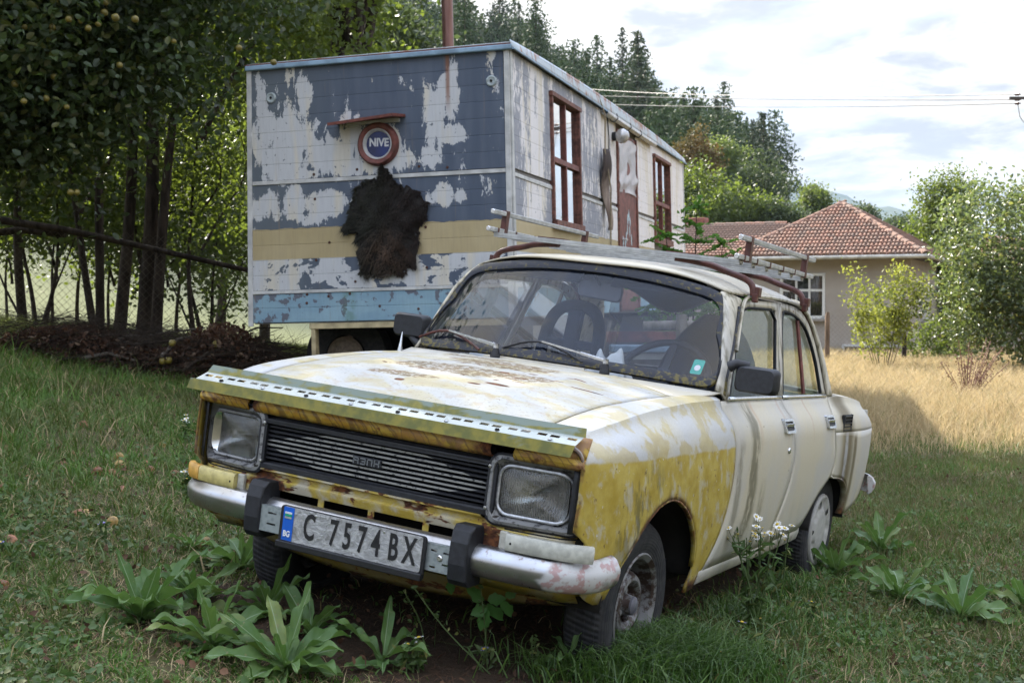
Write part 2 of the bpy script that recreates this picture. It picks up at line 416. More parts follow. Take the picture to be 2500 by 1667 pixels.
SEATM = flat('seat_fabric', (.012, .016, .030), .85, var=.3, scale=90)
def chrome_f(g):
    p = g.obj(car); x, y, z = g.sep(p); n = g.noise(p, 40, 5, .7); m = g.noise(p, 7, 3)
    pits = g.sm(.60, .70, n + g.sm(.2, .8, x.abs()) * .02)
    wr = g.sm(.02, .3, g.blob(x, z, .72, .44, .09, .07).mx(g.blob(x, z, .75, .47, .07, .05)) + (g.noise(p, 22, 4) - .5) * .9)
    red = g.sm(.50, .58, g.noise(p, 26, 3)) * wr
    br = g.sm(.35, .7, m)
    col = g.mix(br, (.42, .43, .45), (.34, .32, .30)); col = g.mix(pits * .8, col, (.16, .08, .05))
    col = g.mix(wr * .5, col, (.50, .49, .47)); col = g.mix(red * .6, col, (.30, .10, .09))
    met = (1 - pits * .8) * (1 - wr)
    return g.bsdf(col, .20 + n * .22 + wr * .2, met * .95, .5, g.bump(n, .12, .002))
CHROME = mat('worn_chrome', chrome_f)
TRIMC = flat('bright_trim', (.55, .56, .57), .25, .9, .15, 50)
def galv_f(g):
    p = g.obj(car); n = g.vor(p, 60); m = g.noise(p, 12, 3)
    return g.bsdf(g.mix(g.sm(.2, .6, n), (.27, .31, .32), (.36, .40, .41)), .42, .55, .5, g.bump(m, .1, .003))
GALV = mat('galvanised', galv_f)
def prof_f(g):
    p = g.obj(car); x, y, z = g.sep(p); n = g.noise(g.sc(p, (7, 20, 20)), 1.0, 4, .6, .5)
    lipk = g.sm(-.671, -.674, y); basek = g.box(y, -.671, -.618, .001)
    k = g.sm(.44, .56, n + lipk * .22 - basek * .22 + (1 - lipk) * (1 - basek) * (g.sm(.885, .872, z) * .12 - .06))
    col = g.mix(k, g.mix(basek, (.17, .20, .16), (.32, .35, .33)), g.mix(g.sm(.3, .7, g.noise(p, 30, 3)), (.105, .11, .014), (.22, .185, .014)))
    return g.bsdf(col, .38, (1 - k) * .5, .5, g.bump(n, .1, .003))
PROF = mat('algae_steel', prof_f)
def glass_f(tint, dust_veil, refl=1.0, dcol=(.55, .60, .66)):
    def f(g):
        p = g.obj(car); fr = g.node('ShaderNodeFresnel'); fr.inputs[0].default_value = 1.52
        t = g.node('ShaderNodeBsdfTransparent'); t.inputs[0].default_value = (*tint, 1)
        gl = g.node('ShaderNodeBsdfGlossy'); gl.inputs['Roughness'].default_value = .015; gl.inputs['Color'].default_value = (refl, refl, refl, 1)
        a = g.mixs((S(g, fr.outputs[0]) * .65).cl(), S(g, t.outputs[0]), S(g, gl.outputs[0]))
        n = g.noise(g.sc(p, (3, 3, 6)), 2.0, 5, .65)
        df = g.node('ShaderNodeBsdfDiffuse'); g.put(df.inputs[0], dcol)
        return g.mixs(g.sm(.2, .9, n) * dust_veil, a, S(g, df.outputs[0]))
    return f
GLASS_W = mat('windscreen_glass', glass_f((.93, .97, 1.0), .05, 1.0, (.12, .20, .42)))  # bluish tint and blue diffuse film paint in the sky's reflected veil
GLASS_S = mat('dusty_glass', glass_f((.66, .72, .62), .30, 1.0, (.26, .30, .20)))
GLASS_C = mat('clear_glass', glass_f((.95, .97, .98), .05))
def tyre_f(g):
    p = g.obj(); x, y, z = g.sep(p); r = (y * y + z * z).m('SQRT'); n = g.noise(p, 30, 4)
    ang = g.math('ARCTAN2', y, z); w = (ang * 90 + x * 60).m('SINE'); tr = g.sm(.272, .280, r)
    gr = g.sm(.3, .7, (x * 190).m('SINE'))
    h = tr * (w * .5 + gr * .8) + (1 - tr) * (r * 620).m('SINE') * .12
    return g.bsdf(g.mix(g.sm(.3, .7, n), (.018, .019, .022), (.038, .037, .038)), .8, 0, .3, g.bump(h, .7, .004))
TYRE = mat('old_tyre', tyre_f)
def rim_f(g):
    p = g.obj(); n = g.noise(p, 26, 5, .7); m = g.noise(p, 9, 3)
    k = g.sm(.45, .56, n * .7 + m * .3)
    return g.bsdf(g.mix(k, (.20, .20, .205), (.045, .028, .022)), .5, .3, .5, g.bump(n, .3, .003))
RIM = mat('rusty_rim', rim_f)
CAPM = flat('grey_hub_cap', (.36, .35, .33), .5, 0, .12, 25)
PLATE_W = None
def plate_f(g):
    p = g.obj(car); n = g.noise(p, 30, 5, .7, 1.2); c = g.noise(g.sc(p, (1, 1, 2)), 16, 5, .6, 2.0)
    col = g.mix(g.sm(.42, .62, c), (.33, .33, .33), (.47, .47, .465)); col = g.mix(g.sm(.54, .66, n) * .7, col, (.16, .155, .14))
    return g.bsdf(col, .38, .25, .5, g.bump(n + c, .55, .006))
PLATE_W = mat('plate_white', plate_f)
BLUE = flat('plate_blue', (.004, .10, .50), .4, var=.1); PLK = flat('plate_black', (.012, .012, .014), .45, var=.2)
PW = flat('print_white', (.7, .72, .74), .5, var=.1)
RACKAL = flat('rack_aluminium', (.40, .41, .41), .42, .5, .2, 25, bump=.15); RACKBR = flat('rack_red_brown_paint', (.075, .020, .014), .45, 0, .35, 30, bump=.3)

# caravan cladding: grey-blue paint flaking off white boards
def clad(face):
    def f(g):
        p = g.obj(trailer); x, y, z = g.sep(p)
        u = x if face == 'front' else y
        w = g.noise(p, 2.0, 3, .5)
        pn = g.xyz(u * 4.2, 0, z * 1.5); pn2 = g.xyz(u * 11, 0, z * 5.5)
        if face == 'front':
            fld = g.noise(g.xyz(u * 3.6, 3.1, z * 1.6), 1.0, 3, .5) * .42 + g.noise(g.xyz(u * 11, 1.3, z * 4.6), 1.0, 6, .75, .3) * .80
            spots = [(.42, 1.62, .42, .36, .55), (.18, 1.95, .09, .30, .45), (.62, 2.03, .12, .16, .38), (.80, 1.45, .24, .22, .5), (1.02, 1.38, .22, .12, .5), (.52, 1.33, .40, .07, .4),
                     (1.30, 1.50, .30, .25, .45), (1.83, 1.75, .12, .42, .55), (1.98, 1.98, .09, .30, .45), (1.96, 1.60, .25, .10, .62), (1.78, 1.42, .12, .14, .5), (1.55, 1.42, .12, .10, .3),
                     (.20, 1.05, .16, .17, .55), (.48, 1.08, .13, .17, .5), (.80, 1.06, .26, .14, .6), (.66, .93, .2, .08, .35), (1.88, 1.08, .16, .12, .55), (2.03, 1.07, .07, .07, .4),
                     (.55, .44, .55, .16, .75), (1.3, .42, .55, .16, .8), (1.55, .50, .30, .12, .5), (2.25, .5, .3, .12, .3), (1.07, 1.62, .16, .30, .22)]
            k = None
            for cx, cz, rx, rz, wt in spots:
                b = g.blob(u, z, cx, cz, rx, rz).mx(-.35) * wt
                k = b if k is None else k.mx(b)
            drip = g.noise(g.xyz(u * 13, 0, z * 1.6), 1.0, 3, .5, .2)
            peel = g.sm(.498, .506, fld + k * .66 - .165 + g.sm(.60, .72, drip) * .16 * g.sm(1.3, 1.7, z))
            lowb = 1 - g.sm(.575, .590, z)
            spk = g.sm(.45, .455, g.noise(g.xyz(u * 4.2, 5, z * 5.5), 1.0, 5, .62, .3))
            peel = g.mix(lowb, peel, spk)
            peel = g.sep(peel)[0] if False else S(g, peel.k)
            chip = g.sm(.655, .66, g.noise(g.xyz(u * 22, 2, z * 22), 1.0, 3, .6))
        else:
            a = g.noise(g.xyz(0, u * 4.6, z * 1.7), 1.0, 3, .5); b = g.noise(g.xyz(0, u * 24, z * 8), 1.0, 6, .74, .4)
            far = g.sm(3.2, 6.0, u) * .10 + g.sm(8.2, 8.6, u) * .2
            col_ = g.blob(u, z, .75, 1.6, .40, 1.1).mx(-.3) * .12
            peel = g.sm(.492, .505, a * .5 + b * .5 + far + col_ + g.sm(3.3, 3.6, u) * .06)
            chip = g.sm(.66, .67, g.noise(g.xyz(0, u * 20, z * 16), 1.0, 4, .6))
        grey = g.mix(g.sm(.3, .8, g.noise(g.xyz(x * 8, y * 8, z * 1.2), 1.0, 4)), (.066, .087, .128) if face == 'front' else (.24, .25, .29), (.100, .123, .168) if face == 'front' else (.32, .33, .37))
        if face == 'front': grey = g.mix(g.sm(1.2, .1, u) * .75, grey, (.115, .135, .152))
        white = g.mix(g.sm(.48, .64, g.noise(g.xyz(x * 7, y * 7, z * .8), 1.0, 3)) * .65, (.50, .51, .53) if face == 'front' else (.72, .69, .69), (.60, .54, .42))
        white = g.mix(chip, white, (.13, .145, .165))
        col = g.mix(peel, grey, white)
        wz = z + (g.noise(g.xyz(u * 6, 0, 0), 1.0, 4) - .5) * .05
        tan = g.box(wz, .578, .855, .003) if face == 'side' else g.sm(.855, .850, wz) * g.sm(.577, .579, z)
        col = g.mix(tan, col, g.mix(g.sm(.3, .7, w), (.38, .305, .165), (.44, .36, .21)))
        if face == 'side':
            inw = 1 - g.sm(.578, .582, z); col = g.mix(inw, col, (.55, .56, .58))
        bluem = 1 - g.sm(.281, .284, z)
        blue = g.mix(g.sm(.35, .7, g.noise(g.xyz(x * 2, y * 2, z * 4), 1.0, 4)), (.19, .31, .40), (.25, .38, .455))
        bl = g.sm(.60, .615, g.noise(p, 9, 5, .6) + g.sm(.12, .27, z) * .05 + g.sm(.9, .0, x) * .06); blue = g.mix(bl, blue, (.12, .13, .16))
        col = g.mix(bluem, col, blue)
        rs = g.sm(.62, .78, g.noise(g.xyz(x * 26, y * 26, z * 1.1), 1.0, 3)) * .35
        col = g.mix(rs, col, (.26, .18, .10))
        if face == 'front':
            fl = (1 - g.sm(.006, .030, (x - 1.955 + (w - .5) * .02).abs())) * g.sm(1.72, 2.0, z); col = g.mix(fl * .8, col, (.22, .09, .04))
            grn = (1 - g.sm(.02, .09, (x - .98).abs())) * bluem * g.sm(.4, .6, g.noise(p, 12)); col = g.mix(grn * .5, col, (.10, .20, .12))
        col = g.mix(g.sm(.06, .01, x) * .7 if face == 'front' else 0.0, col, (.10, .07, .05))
        gr = g.noise(g.xyz(x * 60, y * 60, z * 6), 1.0, 3)
        col = g.mix(g.sm(.35, .8, gr) * .12, col, (.08, .08, .09))
        return g.bsdf(col, .62, 0, .35, g.bump(S(g, peel.k) * .6 + gr * .25, .35, .004))
    return f
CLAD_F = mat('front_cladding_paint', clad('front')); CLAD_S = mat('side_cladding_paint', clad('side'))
TRIMW = flat('caravan_trim', (.47, .47, .46), .55, 0, .2, 9, bump=.2)
def fascia_f(g):
    p = g.obj(trailer); n = g.noise(p, 3.5, 5, .65); s_ = g.noise(g.xyz(0, S(g, g.sep(p)[1].k) * 14, g.sep(p)[2] * 3), 1.0, 4)
    r = g.sm(.50, .60, n * .6 + s_ * .4 + g.sm(2.38, 2.46, g.sep(p)[2]) * .08)
    return g.bsdf(g.mix(r, (.40, .45, .48), (.27, .13, .075)), .55, .1, .5, g.bump(n, .2, .004))
FASCIA = mat('rusting_fascia', fascia_f)
EDGEB = flat('blue_roof_edge', (.20, .30, .40), .5, 0, .25, 8)
REDBR = flat('brown_red_paint', (.14, .042, .032), .6, 0, .4, 14, bump=.4)
WOODR = flat('weathered_red_wood', (.14, .056, .040), .7, 0, .5, 20, bump=.5)
TANF = flat('cream_frame', (.40, .33, .19), .6, 0, .3, 8)
PLAST = None
def plast_f(g):
    p = g.obj(trailer); n = g.noise(p, 6, 4, .6, .6)
    a = g.bsdf(g.mix(g.sm(.3, .7, n), (.50, .45, .46), (.60, .57, .58)), .25, 0, .6, g.bump(n, .6, .02))
    t = g.node('ShaderNodeBsdfTranslucent'); g.put(t.inputs[0], (.6, .55, .55)); return g.mixs(.25, a, S(g, t.outputs[0]))
PLAST = mat('plastic_sheet', plast_f)
def fur_f(g):
    p = g.obj(trailer); x, y, z = g.sep(p); n = g.noise(p, 7, 3)
    k = g.blob(x, z, 1.36, .58, .30, .26).cl(); r = g.isl()
    col = g.mix(k * .9 + r * .15, g.mix(g.sm(1.2, 1.6, x + (n - .5) * .3), (.016, .018, .013), (.013, .009, .008)), g.mix(n, (.055, .030, .020), (.095, .062, .040)))
    return g.bsdf(col, .75, 0, .25)
FUR = mat('dark_fur', fur_f)
CURT = flat('net_curtain', (.26, .26, .26), .8, 0, .2, 10)
def wglass(g):
    fr = g.node('ShaderNodeFresnel'); fr.inputs[0].default_value = 1.5
    t = g.node('ShaderNodeBsdfTransparent'); t.inputs[0].default_value = (.8, .85, .85, 1)
    gl = g.node('ShaderNodeBsdfGlossy'); gl.inputs['Roughness'].default_value = .02
    return g.mixs((S(g, fr.outputs[0]) * 3.0 + .1).cl(), S(g, t.outputs[0]), S(g, gl.outputs[0]))
WGLASS = mat('window_glass', wglass)
FLUE = flat('flue_metal', (.17, .095, .08), .42, .35, .3, 6)
# ------------------------------------------------------------------ the car. Its own axes: x to its left, y rearwards from the front axle, z up
_zz = [.0, .28, .34, .4, .5, .6, .7, .795, .83, .87, .90, .925, .965, 1.36]
_xx = [.72, .73, .748, .760, .772, .779, .782, .777, .772, .757, .733, .708, .690, .595]
def TY(y):
    if y < -.25: return 1 - .075 * ((-.25 - y) / .36) ** 2
    if y > 2.5: return 1 - .085 * ((y - 2.5) / .8) ** 2
    return 1.0
_tz = np.linspace(0, 1.6, 641); _tx = np.convolve(np.pad(np.interp(_tz, _zz, _xx), 8, mode='edge'), np.ones(17) / 17, 'valid')
_tx = np.where(np.abs(_tz - .795) < .012, np.interp(_tz, _zz, _xx), _tx)
def XS(y, z): return interp(_tz, _tx, z) * TY(y)
def coons(B, T, L, R, nu, nv):
    """boundary polylines in (y,z): bottom, top run the same way; left, right run up"""
    Bp = [poly_at([(a, b, 0) for a, b in B], i / nu) for i in range(nu + 1)]; Tp = [poly_at([(a, b, 0) for a, b in T], i / nu) for i in range(nu + 1)]
    Lp = [poly_at([(a, b, 0) for a, b in L], j / nv) for j in range(nv + 1)]; Rp = [poly_at([(a, b, 0) for a, b in R], j / nv) for j in range(nv + 1)]
    out = []
    for j in range(nv + 1):
        v = j / nv
        for i in range(nu + 1):
            u = i / nu
            out.append(Bp[i] * (1 - v) + Tp[i] * v + Lp[j] * (1 - u) + Rp[j] * u - (Bp[0] * (1 - u) * (1 - v) + Bp[nu] * u * (1 - v) + Tp[0] * (1 - u) * v + Tp[nu] * u * v))
    F = [(j * (nu + 1) + i, j * (nu + 1) + i + 1, (j + 1) * (nu + 1) + i + 1, (j + 1) * (nu + 1) + i) for j in range(nv) for i in range(nu)]
    return out, F
def side_patch(mb, sx, B, T, L, R, nu, nv, off=0.0):
    P, F = coons(B, T, L, R, nu, nv)
    mb.poly([(sx * (XS(p.x, p.y) + off), p.x, p.y) for p in P], F if sx > 0 else [f[::-1] for f in F])
ZC = .795
seamA = [(.47, .275), (.503, .34), (.536, .387), (.589, .453), (.626, .544), (.642, .648), (.643, .726), (.633, ZC)]
seamA_up = [(.633, ZC), (.629, .87), (.618, .919), (.628, .955)]
seamB = [(1.313, .35), (1.357, .447), (1.413, .532), (1.459, .619), (1.472, .709), (1.448, ZC)]
seamB_up = [(1.448, ZC), (1.462, .851), (1.456, .88), (1.447, .909), (1.455, .955)]
seamC = [(2.19, .588), (2.215, .629), (2.205, .705), (2.165, ZC)]
seamC_up = [(2.165, ZC), (2.155, .838), (2.19, .885), (2.245, .921), (2.27, .957)]
hs_y = [-.62, -.5, -.4, -.3, -.2, -.1, 0, .1, .2, .3, .62]
hs_x = [.555, .558, .564, .568, .570, .579, .588, .594, .602, .608, .618]
hs_z = [.862, .883, .903, .918, .930, .940, .948, .954, .960, .965, .972]
def seam_pt(y): return interp(hs_y, hs_x, y), interp(hs_y, hs_z, y)
G_ = .0045                                                # half a panel gap
def shift(P, d): return [(a + d, b) for a, b in P]
def fender(sx):
    mb = MB()
    arch = [(-.56, .42), (-.50, .375), (-.43, .35), (-.395, .37), (-.37, .43), (-.33, .477), (-.28, .521), (-.227, .568), (-.168, .605), (-.105, .634), (-.03, .649), (.03, .648), (.098, .634), (.171, .603), (.24, .56), (.287, .518), (.333, .469), (.363, .421), (.376, .374), (.380, .32), (.37, .275), (.40, .268), (.47, .275)]
    side_patch(mb, sx, arch, [(-.615, ZC), (.633 - G_, ZC)], [(-.56, .42), (-.56, .555), (-.585, .572), (-.618, .592), (-.615, ZC)], shift(seamA, -G_), 44, 12)
    def up(u, v):
        yR = interp([b for a, b in seamA_up], [a for a, b in seamA_up], ZC + min(1, v / .7) * .16) - G_
        y = -.615 + u * (yR + .615)
        xs, zs = seam_pt(y); hsz = zs - .010
        w = min(1, v / .72)
        z = ZC + (hsz - ZC) * w; x = interp(_zz, _xx, ZC + (.955 - ZC) * w) * TY(y)
        if v > .72:
            k = (v - .72) / .28; xe = x; x = xe + (xs + .004 - xe) * k; z = hsz + (zs - hsz) * (1 - (1 - k) ** 2) + .004 * sin(pi * k)
        return (sx * x, y, z)
    mb.grid(up, 44, 14)
    # inner return at the front edge and the turned lip of the arch
    lip = arch[3:19]
    mb.grid(lambda u, v: (sx * (XS(*tuple(poly_at([(a, b, 0) for a, b in lip], u))[:2]) - .0 - v * .016), *tuple(poly_at([(a, b, 0) for a, b in lip], u))[:2]), 30, 1)
    return mb.build('fender', P_FENDER, car, 32, solid=.006)
for sx in (1, -1): fender(sx)
def door(sx, which):
    mb = MB()
    if which == 'front':
        side_patch(mb, sx, [(.508, .345), (1.310, .352)], [(.633 + G_, ZC), (1.448 - G_, ZC)], shift(seamA, G_)[1:], shift(seamB, -G_), 12, 10)
        side_patch(mb, sx, [(.633 + G_, ZC), (1.448 - G_, ZC)], [(.628 + G_, .955), (1.455 - G_, .955)], shift(seamA_up, G_), shift(seamB_up, -G_), 12, 8)
    else:
        side_patch(mb, sx, [(1.316, .352), (1.64, .36), (1.80, .362), (1.84, .39), (1.894, .430), (1.984, .500), (2.09, .545), (2.187, .587)], [(1.448 + G_, ZC), (2.165 - G_, ZC)], shift(seamB, G_), shift(seamC, -G_), 18, 10)
        side_patch(mb, sx, [(1.448 + G_, ZC), (2.165 - G_, ZC)], [(1.455 + G_, .955), (2.27 - G_, .957)], shift(seamB_up, G_), shift(seamC_up, -G_), 18, 8)
    return mb.build('door', P_SIDE, car, 32, solid=.006)
def side_tube(pts, r, sx, name, m, parent, off=0.0, n=6, it=1):
    P = smoothpts([(sx * (XS(a, b) + off), a, b) for a, b in pts], it); return MB().tube(P, r, n).build(name, m, parent, 40)
frameF = [(.700, .957), (.775, 1.04), (.859, 1.14), (.93, 1.23), (.986, 1.296), (1.035, 1.335), (1.10, 1.352), (1.25, 1.358), (1.552, 1.366)]
frameR = [(1.552, 1.366), (1.68, 1.368), (1.811, 1.362), (1.93, 1.345), (2.006, 1.315), (2.075, 1.262), (2.125, 1.195), (2.165, 1.11), (2.19, 1.03), (2.215, .957)]
winF = [(.737, .972), (.80, 1.05), (.885, 1.16), (.955, 1.25), (1.0, 1.295), (1.06, 1.318), (1.2, 1.325), (1.505, 1.332)]
winR = [(1.597, 1.332), (1.72, 1.332), (1.85, 1.315), (1.95, 1.285), (2.02, 1.24), (2.075, 1.17), (2.11, 1.10), (2.135, .975)]
bpF = [(1.362, .972), (1.42, 1.11), (1.505, 1.332)]; bpR = [(1.478, .975), (1.53, 1.12), (1.597, 1.332)]
def strip2(mb, A, B, sx, n=24, off=0.006, inv=False):
    P = []
    for i in range(n + 1):
        a = poly_at([(p[0], p[1], 0) for p in A], i / n); b = poly_at([(p[0], p[1], 0) for p in B], i / n)
        P += [(sx * (XS(a.x, a.y) + off), a.x, a.y), (sx * (XS(b.x, b.y) + off), b.x, b.y)]
    mb.poly(P, [(2 * i, 2 * i + 1, 2 * i + 3, 2 * i + 2) for i in range(n)])
def doors(sx):
    for which in ('front', 'rear'):
        d = door(sx, which)
        if sx > 0: d['label'] = 'cream front door with dark moss streaks' if which == 'front' else 'cream rear door with rusting lower corner'
        fr = MB()
        if which == 'front':
            strip2(fr, frameF, winF, sx); strip2(fr, [(1.41, .957), (1.552, 1.366)], [(1.362, .972), (1.505, 1.332)], sx, 6)
            gl_t = winF; bp = bpF
        else:
            strip2(fr, frameR, winR, sx); strip2(fr, [(1.425, .957), (1.567, 1.366)], [(1.478, .975), (1.597, 1.332)], sx, 6)
        fr.build('window_frame', P_ROOF, d, 35, solid=.014)
        # glass
        top = winF if which == 'front' else winR; bt = (.737, 1.362) if which == 'front' else (1.478, 2.135)
        gm = MB(); n = 20; P = []
        for i in range(n + 1):
            t = poly_at([(a, b, 0) for a, b in ([(.737, .972)] + top[1:] if which == 'front' else top)], i / n)
            y0 = bt[0] + (bt[1] - bt[0]) * i / n
            zb = .966; P += [(sx * (XS(y0, zb) - .012), y0, zb), (sx * (XS(t.x, t.y) - .012), t.x, t.y)]
        gm.poly(P, [(2 * i, 2 * i + 1, 2 * i + 3, 2 * i + 2) for i in range(n)]).build('window_glass', GLASS_S if sx > 0 else GLASS_C, d, 60)
        # seal round the glass
        loop = ([(.737, .972)] + winF[1:] + [(1.43, 1.15), (1.362, .972)]) if which == 'front' else ([(1.478, .975), (1.53, 1.12)] + winR + [(2.135, .975)])
        side_tube(loop, .007, sx, 'window_seal', RUBBER, d, .002)
        # bright strip below the window
        y0, y1 = (.712, 1.445) if which == 'front' else (1.468, 2.215)
        MB().grid(lambda u, v: (sx * (XS(y0 + u * (y1 - y0), .96) + .004 + .004 * sin(pi * v)), y0 + u * (y1 - y0), .948 + .022 * v), 8, 3).build('waist_trim', TRIMC, d, 40, solid=.004)
        if which == 'rear':
            for a, b in (((1.845, .972), (1.875, 1.31)),):
                MB().tube([(sx * (XS(a[0], a[1]) - .004), *a), (sx * (XS(b[0], b[1]) - .004), *b)], .010, 6).build('window_divider', REDBR, d, 40)
        # handle: chromed plate with a recess and a flap
        hy, hz = ((1.362, .851) if which == 'front' else (2.082, .850))
        P = rrect(.142, .058, .008, 3, hy, hz)
        hb = MB(); ring = [(a, b) for a, b in P]; inn = rrect(.112, .038, .005, 3, hy, hz)
        m = len(ring)
        hb.poly([(sx * (XS(a, b) + .013), a, b) for a, b in ring] + [(sx * (XS(a, b) + .011), a, b) for a, b in inn] + [(sx * XS(a, b), a, b) for a, b in ring] + [(sx * (XS(a, b) + .003), a, b) for a, b in inn],
                [(i, (i + 1) % m, m + (i + 1) % m, m + i) for i in range(m)] + [(i, (i + 1) % m, 2 * m + (i + 1) % m, 2 * m + i) for i in range(m)] + [(m + i, m + (i + 1) % m, 3 * m + (i + 1) % m, 3 * m + i) for i in range(m)])
        h = hb.build('door_handle', TRIMC, d, 40)
        MB().poly([(sx * (XS(a, b) + .004), a, b) for a, b in inn], [tuple(range(m))]).build('handle_recess', BLACKP, d)
        MB().box((sx * (XS(hy, hz) + .009), hy, hz + .004), (.008, .108, .014)).build('handle_flap', TRIMC, d, bevel=.002)
        if which == 'front' and sx > 0:
            MB().lathe([(0, 0), (.006, .0), (.006, .011), (0, .013)], (XS(1.371, .747), 1.371, .747), 'X', 14).build('lock', TRIMC, d, 40)
for sx in (1, -1): doors(sx)
# rear fenders with the wheel arch, tail and side vent
rarch = [(2.187 + 2 * G_, .588), (2.25, .575), (2.353, .568), (2.45, .553), (2.52, .533), (2.591, .498), (2.635, .455), (2.655, .40), (2.640, .355), (2.70, .352), (2.85, .362), (3.0, .375), (3.10, .40), (3.20, .44), (3.24, .48)]
for sx in (1, -1):
    mb = MB()
    side_patch(mb, sx, rarch, [(2.165 + G_, ZC), (3.28, .775)], shift(seamC, G_), [(3.24, .48), (3.285, .62), (3.28, .775)], 34, 12)
    def up(u, v):
        yL = interp([b for a, b in seamC_up], [a for a, b in seamC_up], ZC + min(1, v / .75) * .16) + G_
        y = yL + u * (3.28 - .05 * v * v - yL); top = .955 - .055 * max(0, (y - 2.5) / .8) ** 1.5 - (.03 * max(0, (y - 3.15) / .13) ** 2); w = min(1, v / .75)
        zc = ZC - .020 * u; z = zc + (top - zc) * w; x = interp(_zz, _xx, ZC + .16 * w) * TY(y)
        if v > .75: k = (v - .75) / .25; x -= .07 * k; z += .008 * sin(k * pi / 2)
        return (sx * x, y, z)
    mb.grid(up, 34, 12)
    lip = rarch[:9]
    mb.grid(lambda u, v: (sx * (XS(*tuple(poly_at([(a, b, 0) for a, b in lip], u))[:2]) - v * .03), *tuple(poly_at([(a, b, 0) for a, b in lip], u))[:2]), 20, 1)
    rf = mb.build('rear_fender', P_SIDE, car, 32, solid=.006)
    vb = MB()
    for k in range(5): vb.box((sx * (XS(2.42, .835) + .003), 2.42 - .006 * k + .012, .800 + .017 * k), (.012, .15, .006))
    for yy in (-.078, .078): vb.box((sx * (XS(2.42, .835) + .002), 2.42 + yy, .834), (.012, .010, .085))
    vb.build('air_vent', BLACKP, rf)
    MB().box((sx * (XS(2.42, .835) - .004), 2.42, .834), (.012, .155, .080)).build('vent_backing', DARK, rf)
    # A pillar, C pillar
    a1 = [(.668, .645, .995), (.655, .70, 1.08), (.637, .75, 1.17), (.618, .805, 1.26), (.585, .86, 1.335), (.555, .895, 1.372)]
    a2 = [(XS(*p) + .003, *p) for p in [(.690, .957), (.765, 1.04), (.849, 1.14), (.92, 1.23), (.978, 1.300), (1.03, 1.350)]]
    pb = MB()
    def pil(u, v):
        a = poly_at(a1, u); b = poly_at(a2, u); q = a.lerp(b, v); n_ = Vector((1, -.25, .2)); q += n_ * .010 * sin(pi * v)
        return (sx * q.x, q.y, q.z)
    pb.grid(pil, 14, 5).build('windscreen_pillar', P_ROOF, car, 40, solid=.012)
    c1 = [(XS(*p) + .002, *p) for p in [(1.93, 1.362), (2.03, 1.325), (2.10, 1.268), (2.145, 1.195), (2.185, 1.11), (2.21, 1.03), (2.235, .957)]]
    c2 = [(.50, 2.10, 1.405), (.525, 2.20, 1.36), (.56, 2.30, 1.27), (.585, 2.38, 1.18), (.605, 2.44, 1.09), (.62, 2.49, 1.02), (.635, 2.52, .955)]
    cb = MB()
    def cpl(u, v):
        a = poly_at(c1, u); b = poly_at(c2, u); q = a.lerp(b, v); q += Vector((1, .5, .3)) * .022 * sin(pi * v)
        return (sx * q.x, q.y, q.z)
    cb.grid(cpl, 14, 6).build('rear_pillar', P_ROOF, car, 40, solid=.012)
    # gutter along the roof
    gp = [(XS(*p) + .012, *p) for p in [(.86, 1.145), (.93, 1.235), (.985, 1.305), (1.04, 1.352), (1.12, 1.371), (1.3, 1.378), (1.552, 1.383), (1.811, 1.378), (1.94, 1.36), (2.03, 1.325), (2.10, 1.266), (2.15, 1.195), (2.19, 1.11), (2.225, .97)]]
    MB().tube([(sx * a, b, c) for a, b, c in smoothpts(gp, 1)], .008, 6).build('roof_gutter', P_ROOF, car, 50)
    MB().tube([(sx * (a - .014), b + .012, c - .004) for a, b, c in smoothpts(gp[8:], 1)], .011, 6).build('door_seal', REDBR, car, 50)
    MB().tube([(sx * a, b, c) for a, b, c in smoothpts([(.690, .672, .975), (.672, .735, 1.06), (.648, .835, 1.165), (.628, .915, 1.26), (.612, .965, 1.315)], 1)], .010, 6).build('door_seal', SEAL, car, 50)
    # sill
    sb = MB(); prof = [(.0, .352), (.0, .33), (-.008, .30), (-.03, .283), (-.06, .28)]
    sb.grid(lambda u, v: (sx * (XS(.5 + 1.35 * u, .34) + interp([0, .25, .5, .75, 1], [a for a, b in prof], v)), .472 + 1.36 * u, interp([0, .25, .5, .75, 1], [b for a, b in prof], v) - .006 + .02 * u), 12, 4)
    sb.build('sill', P_SIDE, car, 50, solid=.006)
# wheel wells and underside, dark
for sx in (1, -1):
    for yc, r in ((0, .42), (2.36, .34)):
        mb = MB()
        mb.grid(lambda u, v: (sx * (.745 - .32 * v), yc + r * cos(pi * (1 - u)), .33 + (.325 if yc == 0 else .25) * sin(pi * (1 - u))), 24, 1)
        mb.poly([(sx * .43, yc - r, .34), (sx * .43, yc + r, .34), (sx * .43, yc + r, .72), (sx * .43, yc - r, .72)], [(0, 1, 2, 3)])
        mb.build('wheel_well', flat('wheel_well_dirt', (.022, .013, .009), .9, var=.5, scale=9, bump=.5) if False else DARK, car, 40, solid=.004)
MB().box((0, 1.55, .30), (1.24, 3.2, .04)).build('underbody', DARK, car)
# bonnet
def hood_z(x, y):
    xs, zs = seam_pt(y); k = abs(x) / xs
    crown = .034 * (1 - k ** 2.4); ridge = .006 * math.exp(-((abs(x) - .33) / .03) ** 2)
    return zs + crown + ridge
def hood_back(k): return .52 - .20 * k ** 2.2
hb = MB()
def hood(u, v):
    k = 2 * u - 1; yb = hood_back(abs(k)); y = -.615 + v * (yb + .615); xs, _ = seam_pt(y); x = k * (xs - .004)
    z = hood_z(x, y) - .030 * (1 - k * k) * min(1, max(0, (-.42 - y) / .18)) ** 1.5
    if v < .04: z -= .022 * (1 - v / .04)
    return (x, y - (.018 if v < .02 else 0), z)
hb.grid(hood, 44, 34); HOOD = hb.build('hood', P_HOOD, car, 40, solid=.006)
